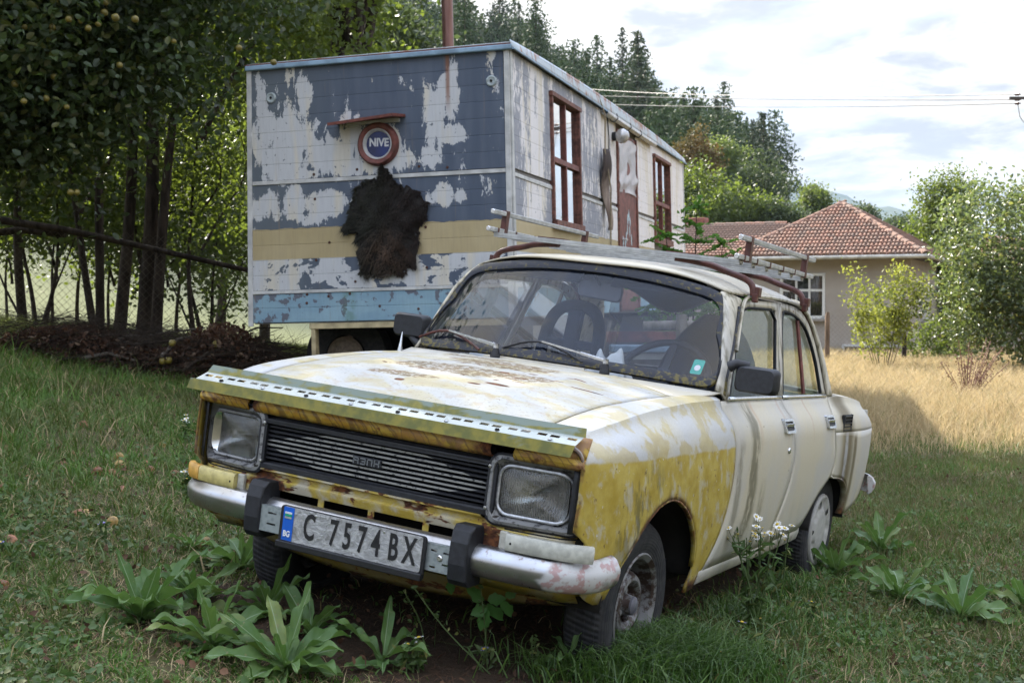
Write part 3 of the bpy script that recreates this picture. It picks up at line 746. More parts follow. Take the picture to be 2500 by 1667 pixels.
# cowl between bonnet and windscreen, with its slot
def ws_y(x, z): return .535 + (z - 1.015) * .78 + .30 * x * x
cb = MB()
def cowl(u, v):
    k = 2 * u - 1
    a = Vector((k * .612, hood_back(abs(k)) + .008, hood_z(k * .604, hood_back(abs(k))) - .002)); zb = 1.008 - .012 * k * k
    x2 = k * .69; b = Vector((x2, ws_y(x2, zb) - .02, zb - .01)); q = a.lerp(b, v); q.z -= .006 * sin(pi * v)
    return tuple(q)
cb.grid(cowl, 40, 6); cw = cb.build('cowl', P_SIDE, car, 40, solid=.005)
sb = MB()
for i in range(12):
    def sp(t): k = -.42 + .70 * t; a = Vector(cowl((k + 1) / 2, .20)); return a
    a = sp(i / 12); b = sp((i + 1) / 12); sb.poly([a + Vector((0, 0, .012)), b + Vector((0, 0, .012)), b + Vector((0, .035, .014)), a + Vector((0, .035, .014)), a + Vector((0, -.004, .003)), b + Vector((0, -.004, .003))], [(0, 1, 2, 3), (4, 5, 1, 0)])
sb.build('cowl_vent', P_SIDE, cw, solid=.003)
# windscreen: glass, dark rubber seal
def ws_out():
    half = [(0, 1.014), (.20, 1.012), (.42, 1.006), (.58, .998), (.640, .998), (.662, 1.03), (.655, 1.085), (.640, 1.15), (.624, 1.22), (.606, 1.285), (.585, 1.335), (.545, 1.366), (.45, 1.385), (.30, 1.406), (.15, 1.417), (0, 1.420)]
    pts = half + [(-a, b) for a, b in reversed(half[1:-1])]
    return [tuple(p)[:2] for p in smoothpts([(a, b, 0) for a, b in pts], 2, True)]
WO = ws_out(); cx_, cz_ = 0, 1.2
def ws_pt(x, z, o=0.0): return (x, ws_y(x, z) - o, z + o * .4)
n = len(WO); gm = MB(); rings = 8; P = [ws_pt(cx_, cz_)]; F = []
for r_ in range(1, rings + 1):
    for x, z in WO: P.append(ws_pt(cx_ + (x - cx_) * r_ / rings, cz_ + (z - cz_) * r_ / rings))
for i in range(n): F.append((0, 1 + i, 1 + (i + 1) % n))
for r_ in range(rings - 1):
    for i in range(n): F.append((1 + r_ * n + i, 1 + (r_ + 1) * n + i, 1 + (r_ + 1) * n + (i + 1) % n, 1 + r_ * n + (i + 1) % n))
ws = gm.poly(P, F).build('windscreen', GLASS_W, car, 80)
sm_ = MB(); P = []; F = []
for i, (x, z) in enumerate(WO):
    dx, dz = x - cx_, z - 1.2; L = math.hypot(dx / .66, dz / .2); dn = Vector((dx / .66 ** 2, 0, dz / .21 ** 2)).normalized()
    for t, o in ((.004, .0), (.002, .012), (-.014, .016), (-.032, .010), (-.034, -.004)):
        P.append(ws_pt(x + dn.x * t, z + dn.z * t, o))
for i in range(n):
    for k in range(4): F.append((i * 5 + k, i * 5 + k + 1, ((i + 1) % n) * 5 + k + 1, ((i + 1) % n) * 5 + k))
sm_.poly(P, F).build('rubber_seal', SEAL, ws, 50)
# teal sticker in the lower corner, small round mark in its middle
STK = flat('teal_sticker', (.0, .36, .29), .5, var=.08)
def ws_decal(cx, cz, w, h, r, name, m, par, o):
    P = rrect(w, h, r, 3, cx, cz); return MB().poly([ws_pt(a, b, -.003 + o) for a, b in P], [tuple(range(len(P)))]).build(name, m, par)
st = ws_decal(.572, 1.070, .040, .055, .006, 'inspection_sticker', STK, ws, .0)
ws_decal(.573, 1.066, .022, .022, .0105, 'sticker_mark', PW, st, -.0015 + .003)
# roof
rb = MB()
def roofz(y): return interp([.80, .9, 1.0, 1.2, 1.5, 1.8, 2.0, 2.15, 2.25], [1.428, 1.450, 1.462, 1.474, 1.480, 1.470, 1.452, 1.425, 1.395], y)
def gutz(y): return interp([.88, .95, 1.05, 1.3, 1.552, 1.811, 1.95, 2.05, 2.15], [1.372, 1.372, 1.376, 1.384, 1.389, 1.384, 1.376, 1.366, 1.36], y)
def roof(u, v):
    k = 2 * u - 1; yf = .825 + .10 * k * k; yb = 2.22 - .10 * k * k; y = yf + v * (yb - yf)
    hw = interp([.88, .95, 1.05, 1.2, 1.8, 2.0, 2.12], [.560, .590, .602, .606, .606, .590, .535], y)
    x = k * hw; zg = gutz(y); q = 1 - abs(k) ** 3.2; z = zg + (roofz(y) - zg) * q
    return (x, y, z)
rb.grid(roof, 36, 30).build('roof', P_ROOF, car, 50, solid=.008)
MB().grid(lambda u, v: ((2 * u - 1) * .62 * (1 - .22 * v), 2.515 - .30 * v + .0, .96 + .43 * v), 10, 6).build('rear_window', GLASS_C, car, 60)
tb = MB()
tb.grid(lambda u, v: ((2 * u - 1) * (.615 - .02 * v), 2.53 + .70 * v, .962 - .055 * v ** 1.5 + .02 * (1 - (2 * u - 1) ** 2)), 14, 10)
tb.build('trunk_lid', P_ROOF, car, 40, solid=.006)
rb = MB(); rb.grid(lambda u, v: ((2 * u - 1) * (.70 - .0 * v), 3.27 - .04 * (2 * u - 1) ** 2 - .05 * max(0, v - .8) * 5, .42 + .455 * v), 10, 8).build('rear_panel', P_SIDE, car, 40, solid=.006)
# rear bumper
def bumper_sweep(path, prof, name, m, parent, lab=None):
    pts = smoothpts(path, 3); N = len(pts)
    def fr(i):
        t = (pts[min(i + 1, N - 1)] - pts[max(i - 1, 0)]); t.z = 0; t.normalize(); return Vector((t.y, -t.x, 0)), Vector((0, 0, 1))
    mb = MB(); mb.sweep(prof, pts, fr, False); mb.poly([pts[0] + fr(0)[0] * a + Vector((0, 0, b)) for a, b in prof], [tuple(range(len(prof)))])
    mb.poly([pts[-1] + fr(N - 1)[0] * a + Vector((0, 0, b)) for a, b in prof], [tuple(range(len(prof)))]); return mb.build(name, m, parent, 50, solid=.002, label=lab)
bprof = [(-.006, -.052), (.006, -.049), (.017, -.040), (.026, -.022), (.030, .0), (.029, .012), (.024, .020), (.012, .038), (-.004, .047), (-.014, .046)]
BF = bumper_sweep([(-.790, -.44, .462), (-.775, -.52, .461), (-.70, -.605, .460), (-.56, -.635, .460), (-.2, -.652, .460), (.2, -.652, .460), (.56, -.635, .456), (.70, -.605, .455), (.765, -.52, .458), (.778, -.44, .468)], bprof, 'bumper', CHROME, car, 'dulled chrome front bumper with paint stains')
bumper_sweep([(.76, 3.18, .47), (.75, 3.28, .47), (.66, 3.37, .47), (.3, 3.40, .47), (-.3, 3.40, .47), (-.66, 3.37, .47), (-.75, 3.28, .47), (-.76, 3.18, .47)], bprof, 'bumper', CHROME, car, 'rear chrome bumper')
for xc in (-.385, .388):
    mb = MB(); out = [(-.60, .375), (-.668, .372), (-.690, .392), (-.698, .44), (-.696, .505), (-.686, .540), (-.664, .556), (-.60, .556)]
    def wr(t): return .037
    P = [(xc + s_ * (.037 if not (j in (2, 3, 4, 5)) else .031), a, b) for s_ in (-1, 1) for j, (a, b) in enumerate(out)]; m = len(out)
    mb.poly(P, [tuple(range(m)), tuple(range(2 * m - 1, m - 1, -1))] + [(i, i + m, (i + 1) % m + m, (i + 1) % m) for i in range(m)]).build('overrider', BLACKP, BF, bevel=.006)
# bracket with slots, number plate
def plate_with_holes(x0, x1, z0, z1, holes, yf, th=.003):
    xs = sorted({x0, x1, *[h[0] for h in holes], *[h[1] for h in holes]}); zs = sorted({z0, z1, *[h[2] for h in holes], *[h[3] for h in holes]})
    mb = MB()
    for i in range(len(xs) - 1):
        for j in range(len(zs) - 1):
            a, b, c, d_ = xs[i], xs[i + 1], zs[j], zs[j + 1]
            if any(h[0] <= a and b <= h[1] and h[2] <= c and d_ <= h[3] for h in holes): continue
            mb.poly([(a, yf(a), c), (b, yf(b), c), (b, yf(b), d_), (a, yf(a), d_)], [(0, 1, 2, 3)])
    return mb
bh = []
for xb in (-.325, .335):
    for zc in (.425, .460): bh.append((xb, xb + .034, zc, zc + .006))
for zc in (.412, .462): bh.append((.292, .312, zc, zc + .006))
bk = plate_with_holes(-.355, .365, .402, .482, bh, lambda x: -.688).build('plate_bracket', GALV, BF, solid=.003)
MB().box((0.005, -.676, .483), (.72, .024, .003)).build('bracket_flange', GALV, BF)
MB().lathe([(-.693, 0), (-.693, .007), (-.690, .010), (-.689, .0)], (.325, 0, .445), 'Y', 12).build('bolt', TRIMC, BF, 40)
PL = MB().prism(rrect(.545, .135, .012, 4, 0.008, .435), -.702, -.692).build('number_plate', PLK, car, bevel=.002)
MB().prism(rrect(.520, .108, .008, 4, 0.010, .446), -.7045, -.7020).build('plate_face', PLATE_W, PL)
MB().prism([(-.249, .393), (-.209, .393), (-.209, .499), (-.249, .499)], -.7065, -.7047).build('plate_band', BLUE, PL)
MB().box((0.008, -.706, .380), (.545, .018, .022)).build('plate_holder_lip', PLK, PL, bevel=.003)
for k, (cc, hh) in enumerate((((.62, .65, .66), .006), ((.0, .30, .16), .006), ((.30, .33, .30), .006))):
    MB().box((-.229, -.7078, .481 - .0075 * k), (.026, .002, hh)).build('flag_stripe', flat('flag_%s' % ('white', 'green', 'grey')[k], cc, .5, var=.15), PL)
def lettering(s, x, z, size, m, par, name, y, bold=.0, xs=1.0, space=1.0, ext=.0008):
    me = textmesh(s, size, bold, xs, ext, m, space); o = add(name, me, par); o.location = (x, y, z); o.rotation_euler = (pi / 2, 0, 0); return o
lettering('BG', -.229, .414, .026, PW, PL, 'letters', -.7082, .0008, .8)
for ch, x in (('C', -.146), ('7', -.052), ('5', .0), ('7', .054), ('4', .107), ('B', .170), ('X', .228)):
    lettering(ch, x, .4465, .114, PLK, PL, 'character', -.7062, .0022, .56)
for x, z in ((-.125, .489), (.132, .489)): MB().lathe([(-.7075, 0), (-.7065, .004), (-.704, .005)], (x, 0, z), 'Y', 10).build('plate_screw', TRIMC, PL, 40)
# front panel below the grille with ribs and four slots
def fp_y(x): a = abs(x); return -.612 + (0 if a < .45 else (a - .45) ** 2 * .45) + (0 if a < .66 else (a - .66) * .7)
fy_z = [.36, .40, .44, .455, .487, .525, .535, .545, .555, .562, .575, .582, .590, .600]
fy_o = [.07, .03, .004, 0, 0, 0, .0, -.006, -.006, .008, .008, -.012, -.012, .01]
holes = [(-.369, -.190, .487, .525), (-.168, .004, .487, .525), (.026, .208, .487, .525), (.229, .409, .487, .525)]
xs = sorted({-.70, -.66, -.62, -.56, -.5, -.43, .47, .52, .56, .62, .66, .70, *[h[0] for h in holes], *[h[1] for h in holes]})
mb = MB()
for i in range(len(xs) - 1):
    for j in range(len(fy_z) - 1):
        a, b, c, d_ = xs[i], xs[i + 1], fy_z[j], fy_z[j + 1]
        if any(h[0] <= a and b <= h[1] and h[2] <= c and d_ <= h[3] for h in holes): continue
        if abs(a + b) / 2 > .43 and c >= .575: continue
        mb.poly([(a, fp_y(a) + fy_o[j], c), (b, fp_y(b) + fy_o[j], c), (b, fp_y(b) + fy_o[j + 1], d_), (a, fp_y(a) + fy_o[j + 1], d_)], [(0, 1, 2, 3)])
FP = mb.build('front_panel', P_FRONT, car, 50, solid=.006)
# lower apron, curved under
MB().grid(lambda u, v: ((2 * u - 1) * (.70 - .06 * v), -.555 + .10 * v + .10 * abs(2 * u - 1) ** 3, .395 - (.125 - .05 * abs(2 * u - 1) ** 2) * v), 24, 6).build('front_apron', P_FRONT, car, 50, solid=.005)
MB().box((0, -.40, .60), (1.28, .06, .5)).build('engine_bay_wall', DARK, car)
# side ends of the front: vertical panels beside and above the lamps
for sx in (1, -1):
    mb = MB()
    MB().grid(lambda u, v: (sx * (.690 + .026 * sin(u * pi / 2)), -.580 - .024 * (1 - u) + .0, .580 + .20 * v), 4, 4).build('lamp_side_strip', BLACKP, car, 40, solid=.004)
    mb.grid(lambda u, v: (sx * (.500 + .222 * u), -.625 + .020 * u * u - .012 * sin(pi * v), .768 + .036 * v + .03 * 0), 6, 4)
    mb.grid(lambda u, v: (sx * (.500 + .222 * u), -.628 + .02 * u * u + .03 * v, .804 + .060 * v), 6, 4)
    mb.build('lamp_surround_panel', P_TIP, car, 40, solid=.006)
# leading lip of the bonnet
mb = MB(); prof = [(.0, .822), (-.012, .818), (-.026, .808), (-.034, .794), (-.031, .780), (-.018, .768), (.006, .763)]
mb.grid(lambda u, v: (-.468 + .895 * u, -.615 + interp([i / 6 for i in range(7)], [a for a, b in prof], v), interp([i / 6 for i in range(7)], [b for a, b in prof], v)), 24, 12)
mb.build('bonnet_lip', P_LIP, HOOD, 50, solid=.006)
mb = MB(); mb.grid(lambda u, v: (-.45 + .87 * u, -.60 + .01 * v, .755 + .035 * v), 6, 1); mb.build('grille_shadow_gap', DARK, car)
# grille: frame, slats, ribs, badge, screws
def gslat_f(g):
    p = g.obj(car); x, y, z = g.sep(p); n = g.noise(g.sc(p, (1, 1, 1)), 55, 5, .75)
    lim = .46 - (z - .672).abs() * 4.6
    on = g.sm(.0, .004, lim - (x + .0).abs()) * g.sm(.36, .46, n) * g.sm(-.6105, -.612, y)
    fade = g.sm(-.47, -.36, x) * (1 - g.sm(.34, .46, x) * .6)
    return g.bsdf(g.mix(on * fade, (.012, .013, .018), (.27, .27, .25)), .6, 0, .4)
GSL = mat('grille_slat_paint', gslat_f)
mb = MB()
for z0, z1, o in ((.732, .757, 0), (.583, .612, 0)):
    mb.grid(lambda u, v: (-.445 + .893 * u, -.625 + (.0 if .1 < v < .9 else .02), z0 + (z1 - z0) * v), 2, 10)
for x0 in (-.445, .420): mb.box((x0 + .013, -.618, .672), (.030, .014, .14))
GR = mb.build('grille', BLACKP, car, 50, solid=.008)
for k in range(8):
    z = .6235 + .0148 * k
    MB().poly([(-.43, -.6125, z - .0030), (.432, -.6125, z - .0030), (.432, -.6125, z + .0028), (-.43, -.6125, z + .0028), (-.43, -.585, z + .0055), (.432, -.585, z + .0055), (-.43, -.585, z + .000), (.432, -.585, z + .000)],
              [(0, 1, 2, 3), (3, 2, 5, 4), (0, 6, 7, 1)]).build('slat', GSL, GR)
for x in (-.33, -.165, 0.0, .165, .33): MB().box((x, -.580, .675), (.006, .008, .115)).build('grille_rib', BLACKP, GR)
MB().box((0, -.50, .675), (.90, .02, .19)).build('radiator', flat('radiator_core', (.010, .008, .007), .9, var=.5, scale=60), car)
bdg = MB().box((-.017, -.618, .6745), (.108, .006, .027)).build('badge', BLACKP, GR, bevel=.002)
BL = flat('badge_grey', (.16, .17, .18), .4, .3, .1)
def glyph(strokes, cx):
    mb = MB()
    for x0, z0, x1, z1 in strokes:
        mb.box((cx + (x0 + x1) / 2, -.6225, .6745 + (z0 + z1) / 2), (abs(x1 - x0) + .0042, .003, abs(z1 - z0) + .0042))
    mb.build('badge_letter', BL, bdg)
w_, h_ = .0085, .0085
glyph([(-w_, -h_, -w_, h_), (w_, -h_, w_, h_), (-w_, h_, w_, h_), (-w_, 0, w_, 0)], -.056)
glyph([(-w_, -h_, w_, -h_), (w_, -h_, w_, h_), (-w_, h_, w_, h_), (-w_ * .3, 0, w_, 0)], -.030)
glyph([(-w_, -h_, -w_, h_), (w_, -h_, w_, h_), (-w_, h_, w_, h_)], -.004)
glyph([(-w_, -h_, -w_, h_), (w_, -h_, w_, h_), (-w_, 0, w_, 0)], .022)
for x, z in ((-.425, .738), (-.425, .612), (.425, .738), (.425, .612)): MB().lathe([(-.632, 0), (-.631, .005), (-.627, .006)], (x, 0, z - .0), 'Y', 10).build('screw', TRIMC, GR, 40)
# headlamps
def ripple_f(dull):
    def f(g):
        p = g.obj(car); x, y, z = g.sep(p); w = (x * 800).m('SINE'); n = g.noise(p, 25, 4)
        b = g.bump(w, .55, .002)
        gl = g.node('ShaderNodeBsdfGlossy'); gl.inputs['Roughness'].default_value = .08; g.put(gl.inputs['Normal'], b)
        t = g.node('ShaderNodeBsdfRefraction'); t.inputs['IOR'].default_value = 1.25; t.inputs['Roughness'].default_value = .12; g.put(t.inputs['Normal'], b); t.inputs[0].default_value = (.85, .88, .88, 1)
        fr = g.node('ShaderNodeFresnel'); fr.inputs[0].default_value = 1.5
        a = g.mixs((S(g, fr.outputs[0]) + .04).cl(), S(g, t.outputs[0]), S(g, gl.outputs[0]))
        df = g.node('ShaderNodeBsdfDiffuse'); df.inputs[0].default_value = (.26, .25, .23, 1)
        return g.mixs((g.sm(.2, .8, n) * dull + g.sm(-.2, .6, w) * .22).cl(), a, S(g, df.outputs[0]))
    return f
LENS = {1: mat('dull_lamp_glass', ripple_f(.62)), -1: mat('lamp_glass', ripple_f(.22))}
REFL = flat('lamp_reflector', (.55, .56, .56), .18, .95, .1, 10)
def bez_f(g):
    p = g.obj(car); n = g.noise(p, 35, 5, .75); m = g.noise(g.sc(p, (1, 1, 2.5)), 22, 4)
    col = g.mix(g.sm(.50, .62, n), (.25, .25, .25), (.05, .05, .055)); return g.bsdf(g.mix(g.sm(.64, .7, m), col, (.02, .014, .012)), .45, .25, .5, g.bump(n, .4, .003))
BEZ = mat('worn_bezel', bez_f)
for sx in (1, -1):
    xc = sx * .572; zc = .674; inner = sx * .0
    def LX(u): return xc + u * sx                     # u positive = towards the car's flank
    hl = MB()
    A = rrect(.292, .205, .035, 5); B = rrect(.270, .186, .035, 5); Cc = rrect(.226, .150, .040, 5)
    def yy(u): return fp_y(.572 + u) - .014
    m = len(A)
    P = [(LX(a), yy(a), zc + b) for a, b in A] + [(LX(a), yy(a) - .003, zc + b) for a, b in B] + [(LX(a - .008), yy(a) + .034, zc + b - .001) for a, b in Cc] + [(LX(a), yy(a) + .03, zc + b) for a, b in A]
    F = []
    for r_ in (0, 1): F += [(r_ * m + i, r_ * m + (i + 1) % m, (r_ + 1) * m + (i + 1) % m, (r_ + 1) * m + i) for i in range(m)]
    F += [(i, (i + 1) % m, 3 * m + (i + 1) % m, 3 * m + i) for i in range(m)]
    H = hl.poly(P, F).build('headlamp', BEZ, car, 40, label='clearer headlamp with bright ribbed glass' if sx < 0 else 'dull headlamp with grey cloudy glass')
    # black moulding round it
    A2 = rrect(.306, .219, .038, 5); mm = MB(); P = [(LX(a), yy(a) + .003, zc + b) for a, b in A2] + [(LX(a), yy(a) - .001, zc + b) for a, b in A] + [(LX(a), yy(a) + .03, zc + b) for a, b in A2]
    mm.poly(P, [(i, (i + 1) % m, m + (i + 1) % m, m + i) for i in range(m)] + [(i, (i + 1) % m, 2 * m + (i + 1) % m, 2 * m + i) for i in range(m)]).build('lamp_moulding', BLACKP, H, 40)
    rf_ = MB(); R3 = rrect(.222, .146, .038, 5)
    P = [(LX(-.008 + a * t), yy(0) + .034 + .055 * (1 - t ** 2), zc + b * t) for t in (1, .85, .65, .45, .25, .08) for a, b in R3]
    rf_.poly(P, [(r_ * m + i, r_ * m + (i + 1) % m, (r_ + 1) * m + (i + 1) % m, (r_ + 1) * m + i) for r_ in range(5) for i in range(m)] + [tuple(5 * m + i for i in range(m))]).build('reflector', REFL, H, 60)
    MB().lathe([(yy(0) + .03, 0), (yy(0) + .03, .012), (yy(0) + .085, .014)], (LX(-.008), 0, zc), 'Y', 12).build('bulb_shield', TRIMC, H, 40)
    # domed lens
    rings = 5; P = [(LX(-.008), yy(0) + .006, zc)]; F = []
    for r_ in range(1, rings + 1):
        t = r_ / rings
        for a, b in R3: P.append((LX(-.008 + a * t), yy(a) + .008 + .018 * t ** 3, zc + b * t))
    for i in range(m): F.append((0, 1 + i, 1 + (i + 1) % m))
    for r_ in range(rings - 1): F += [(1 + r_ * m + i, 1 + (r_ + 1) * m + i, 1 + (r_ + 1) * m + (i + 1) % m, 1 + r_ * m + (i + 1) % m) for i in range(m)]
    MB().poly(P, F).build('lamp_glass', LENS[sx], H, 60)
    rimp = [(LX(-.008 + a * 1.01), yy(a) + .018, zc + b * 1.01) for a, b in R3]
    MB().tube(rimp + [rimp[0]], .005, 6, False).build('glass_rim', flat('lamp_rim', (.45, .46, .47), .4, .4, .3, 60) if sx > 0 else BEZ, H, 50)
    # turn signal
    sg = MB(); zl, zh = .500, .553
    pth = [(sx * .512, fp_y(.512) - .014), (sx * .60, fp_y(.60) - .016), (sx * .68, -.604), (sx * .73, -.586), (sx * .758, -.560)]
    def sig(i0, i1, dz=0, th=.020):
        mb = MB(); pts = [Vector((a, b, 0)) for a, b in pth][i0:i1 + 1]
        def fr(i):
            t = (pts[min(i + 1, len(pts) - 1)] - pts[max(i - 1, 0)]).normalized() * sx; return Vector((t.y, -t.x, 0)), Vector((0, 0, 1))
        return mb.sweep([(0, zl), (th * .8, zl + .002), (th, zl + .010), (th, zh - .010), (th * .7, zh - .001), (0, zh)], pts, fr, True)
    wmat = flat('pale_lens', (.50, .42, .16) if sx < 0 else (.42, .42, .37), .35, 0, .18, 40)
    amat = flat('amber_lens', (.55, .30, .06) if sx < 0 else (.36, .35, .30), .35, 0, .18, 40)
    sgo = sig(0, 2 if sx < 0 else 4).build('turn_signal', wmat, car, 40, label='pale yellow and amber turn signal' if sx < 0 else 'cracked whitish turn signal')
    if sx < 0: sig(2, 4).build('signal_end_lens', amat, sgo, 40)
    MB().box((sx * .498, fp_y(.498) - .010, (zl + zh) / 2), (.028, .016, .056)).build('signal_mount', flat('lamp_base', (.40, .39, .34), .5, var=.25, scale=40), sgo, bevel=.004)
    MB().grid(lambda u, v: (sx * (.49 + .23 * u), fp_y(.49 + .23 * u) - .002, .492 + .070 * v), 8, 1).build('signal_shade', DARK, sgo)  # flat dark sheet standing in for the shadow round the signal
    for q in (.53, .66): MB().lathe([(fp_y(q) - .035, 0), (fp_y(q) - .034, .004), (fp_y(q) - .030, .004)], (sx * q, 0, .525), 'Y', 8).build('signal_screw', DARK, sgo)
# perforated angle profile bolted over the bonnet's edge
hol = []; cross = [(-.606, .894), (-.618, .868), (-.672, .846), (-.680, .811)]
VM = MB(); x0, x1 = -.700, .712
VM.poly([(x0 + .012, *cross[0]), (x1, *cross[0]), (x1 + .006, *cross[1]), (x0 - .0, *cross[1])], [(0, 1, 2, 3)])
VM.poly([(x0 - .022, *cross[2]), (x1 - .0, *cross[2]), (x1 - .008, *cross[3]), (x0 - .028, *cross[3])], [(0, 1, 2, 3)])
def bs(x, t): return (x, cross[1][0] + (cross[2][0] - cross[1][0]) * t, cross[1][1] + (cross[2][1] - cross[1][1]) * t)
xc = x0; step = .0485; k = 0
edges = [x0]; holes_ = []
while xc < x1 - .04:
    a = xc + .012; b = a + .030
    if b > x1 - .01: break
    edges += [a, b]; holes_.append((a, b)); xc += .042 if k % 2 == 0 else .055; k += 1
edges.append(x1)
for i in range(len(edges) - 1):
    a, b = edges[i], edges[i + 1]
    for t0, t1 in ((0, .26), (.26, .50), (.50, 1)):
        if t0 == .26 and (a, b) in holes_: continue
        VM.poly([bs(a, t0), bs(b, t0), bs(b, t1), bs(a, t1)], [(0, 1, 2, 3)])
VP = VM.build('bolted_steel_profile', PROF, car, fix=False)
for i in range(8):
    x = -.60 + i * .175; q = bs(x, .78); MB().lathe([(0, .0), (.005, .0), (.005, .006), (0, .008)], q, 'Z', 8).build('bolt', TRIMC if i % 2 else DARK, VP, 40)
# wheels
def make_wheel(sx, y, cap):
    w = empty('wheel', (sx * .632, y, .275 if y == 0 else .290)); w.parent = car
    tp = [(-.066, .180), (-.074, .210), (-.077, .235), (-.073, .256), (-.063, .273), (-.048, .283), (-.02, .287), (.02, .287), (.048, .283), (.063, .273), (.073, .256), (.077, .235), (.074, .210), (.066, .180)]
    MB().lathe([(sx * a, b) for a, b in tp], (0, 0, 0), 'X', 56).build('tyre', TYRE, w, 50)
    rp = [(.068, .181), (.072, .175), (.066, .167), (.060, .158), (.03, .150), (-.0, .146), (-.01, .135), (.005, .118), (.030, .110), (.046, .100), (.050, .085), (.040, .070), (.020, .062), (.016, .045), (.030, .036), (.056, .032), (.058, .026), (.060, .0)]
    r = MB().lathe([(sx * a, b) for a, b in rp], (0, 0, 0), 'X', 40).build('rim', RIM, w, 35)
    MB().lathe([(sx * -.066, .181), (sx * -.05, .15), (sx * -.01, .146)], (0, 0, 0), 'X', 32).build('rim_back', DARK, w, 40)
    for k in range(8):
        a = 2 * pi * k / 8; MB().lathe([(sx * .000, .0), (sx * .004, .0), (sx * .004, .012)], (0, .128 * cos(a), .128 * sin(a)), 'X', 8).build('rim_hole', DARK, r)
    for k in range(4):
        a = 2 * pi * k / 4 + .4; MB().lathe([(sx * .020, .011), (sx * .038, .010), (sx * .040, .0)], (0, .052 * cos(a), .052 * sin(a)), 'X', 6).build('wheel_nut', RIM, r)
    MB().lathe([(sx * .03, .034), (sx * .062, .031), (sx * .068, .022), (sx * .070, 0)], (0, 0, 0), 'X', 20).build('hub', flat('hub_grey', (.10, .10, .12), .6, var=.3), w, 50)
    if cap:
        cp = [(.066, .180), (.078, .176), (.082, .166), (.077, .150), (.069, .125), (.073, .105), (.079, .095), (.081, .070), (.081, .0)]
        cpm = MB(); n_ = 60; P = []; F = []; m = len(cp)
        for k in range(n_):
            t = 2 * pi * k / n_; dent = .014 * max(0, cos(5 * t)) ** 6
            for a, b in cp: P.append((sx * (a - (dent if .10 < b < .165 else 0)), b * cos(t), b * sin(t)))
        F = [(k * m + i, k * m + i + 1, ((k + 1) % n_) * m + i + 1, ((k + 1) % n_) * m + i) for k in range(n_) for i in range(m - 1)]
        c_ = cpm.poly(P, F).build('hub_cap', CAPM, w, 50)
        for k in range(5):
            t = 2 * pi * (k + .5) / 5; cb_ = MB(); q = .132
            cb_.poly([(sx * .0775, (q + dq) * cos(t + dt), (q + dq) * sin(t + dt)) for dq, dt in ((-.018, -.05), (.022, -.10), (.026, 0), (.022, .10), (-.018, .05))], [(0, 1, 2, 3, 4)]).build('cap_opening', DARK, c_)
    return w
make_wheel(1, 0, False); make_wheel(-1, 0, False); make_wheel(1, 2.4, True); make_wheel(-1, 2.4, True)
# door mirrors
MM = MB()
for sx in (1, -1):
    body = MB(); cx, cy, cz = (sx * .80, .735, 1.048) if sx > 0 else (-.745, .735, 1.075)
    w, h = (.165, .100)
    P = rrect(w, h, .022, 3); P2 = rrect(w * .86, h * .84, .02, 3); m = len(P)
    V = [(cx + a, cy, cz + b) for a, b in P] + [(cx + a, cy - .035, cz + b) for a, b in P] + [(cx + a, cy - .055, cz + b) for a, b in P2]
    body.poly(V, [tuple(range(m))] + [(r_ * m + i, r_ * m + (i + 1) % m, (r_ + 1) * m + (i + 1) % m, (r_ + 1) * m + i) for r_ in (0, 1) for i in range(m)] + [tuple(2 * m + i for i in range(m))])
    o = body.build('door_mirror', BLACKP, car, 40)
    MB().tube([(sx * .69, .70, 1.085 if sx > 0 else 1.0), (sx * .72, .70, 1.102 if sx > 0 else 1.02), (sx * .76, .72, 1.098 if sx > 0 else 1.04)], [.022, .018, .015], 8).build('mirror_arm', BLACKP, o, 50)
# wipers
for px, tx, tz in ((-.205, -.50, 1.066), (.268, -.035, 1.076)):
    bx = px; y0 = .525 + .3 * px * px; piv = Vector((px, y0 - .045, .998)); 
    w = MB().lathe([(0, .020), (.012, .020), (.030, .014), (.045, .011), (.058, .011), (.060, 0)], tuple(piv), 'Z', 12).build('wiper', BLACKP, car, 40)
    tip = Vector(ws_pt(tx, tz, .030)); top = piv + Vector((0, 0, .052))
    MB().beam(top, top.lerp(tip, .38), .017, .012).build('wiper_arm', TRIMC, w, bevel=.002)
    MB().beam(top.lerp(tip, .36), tip, .009, .007).build('wiper_arm', TRIMC, w)
    MB().lathe([(0, .012), (.018, .011), (.020, 0)], tuple(top - Vector((0, 0, .012))), 'Z', 10).build('wiper_cap', TRIMC, w, 40)
    bl = [ws_pt(tx - .17, tz - .040, .014), ws_pt(tx - .08, tz - .005, .02), ws_pt(tx, tz + .003, .022), ws_pt(tx + .10, tz - .02, .018), ws_pt(tx + .19, tz - .052, .014)]
    MB().tube([Vector(q) for q in smoothpts(bl, 1)], .0055, 6).build('wiper_blade', RACKBR if px < 0 else BLACKP, w, 50)
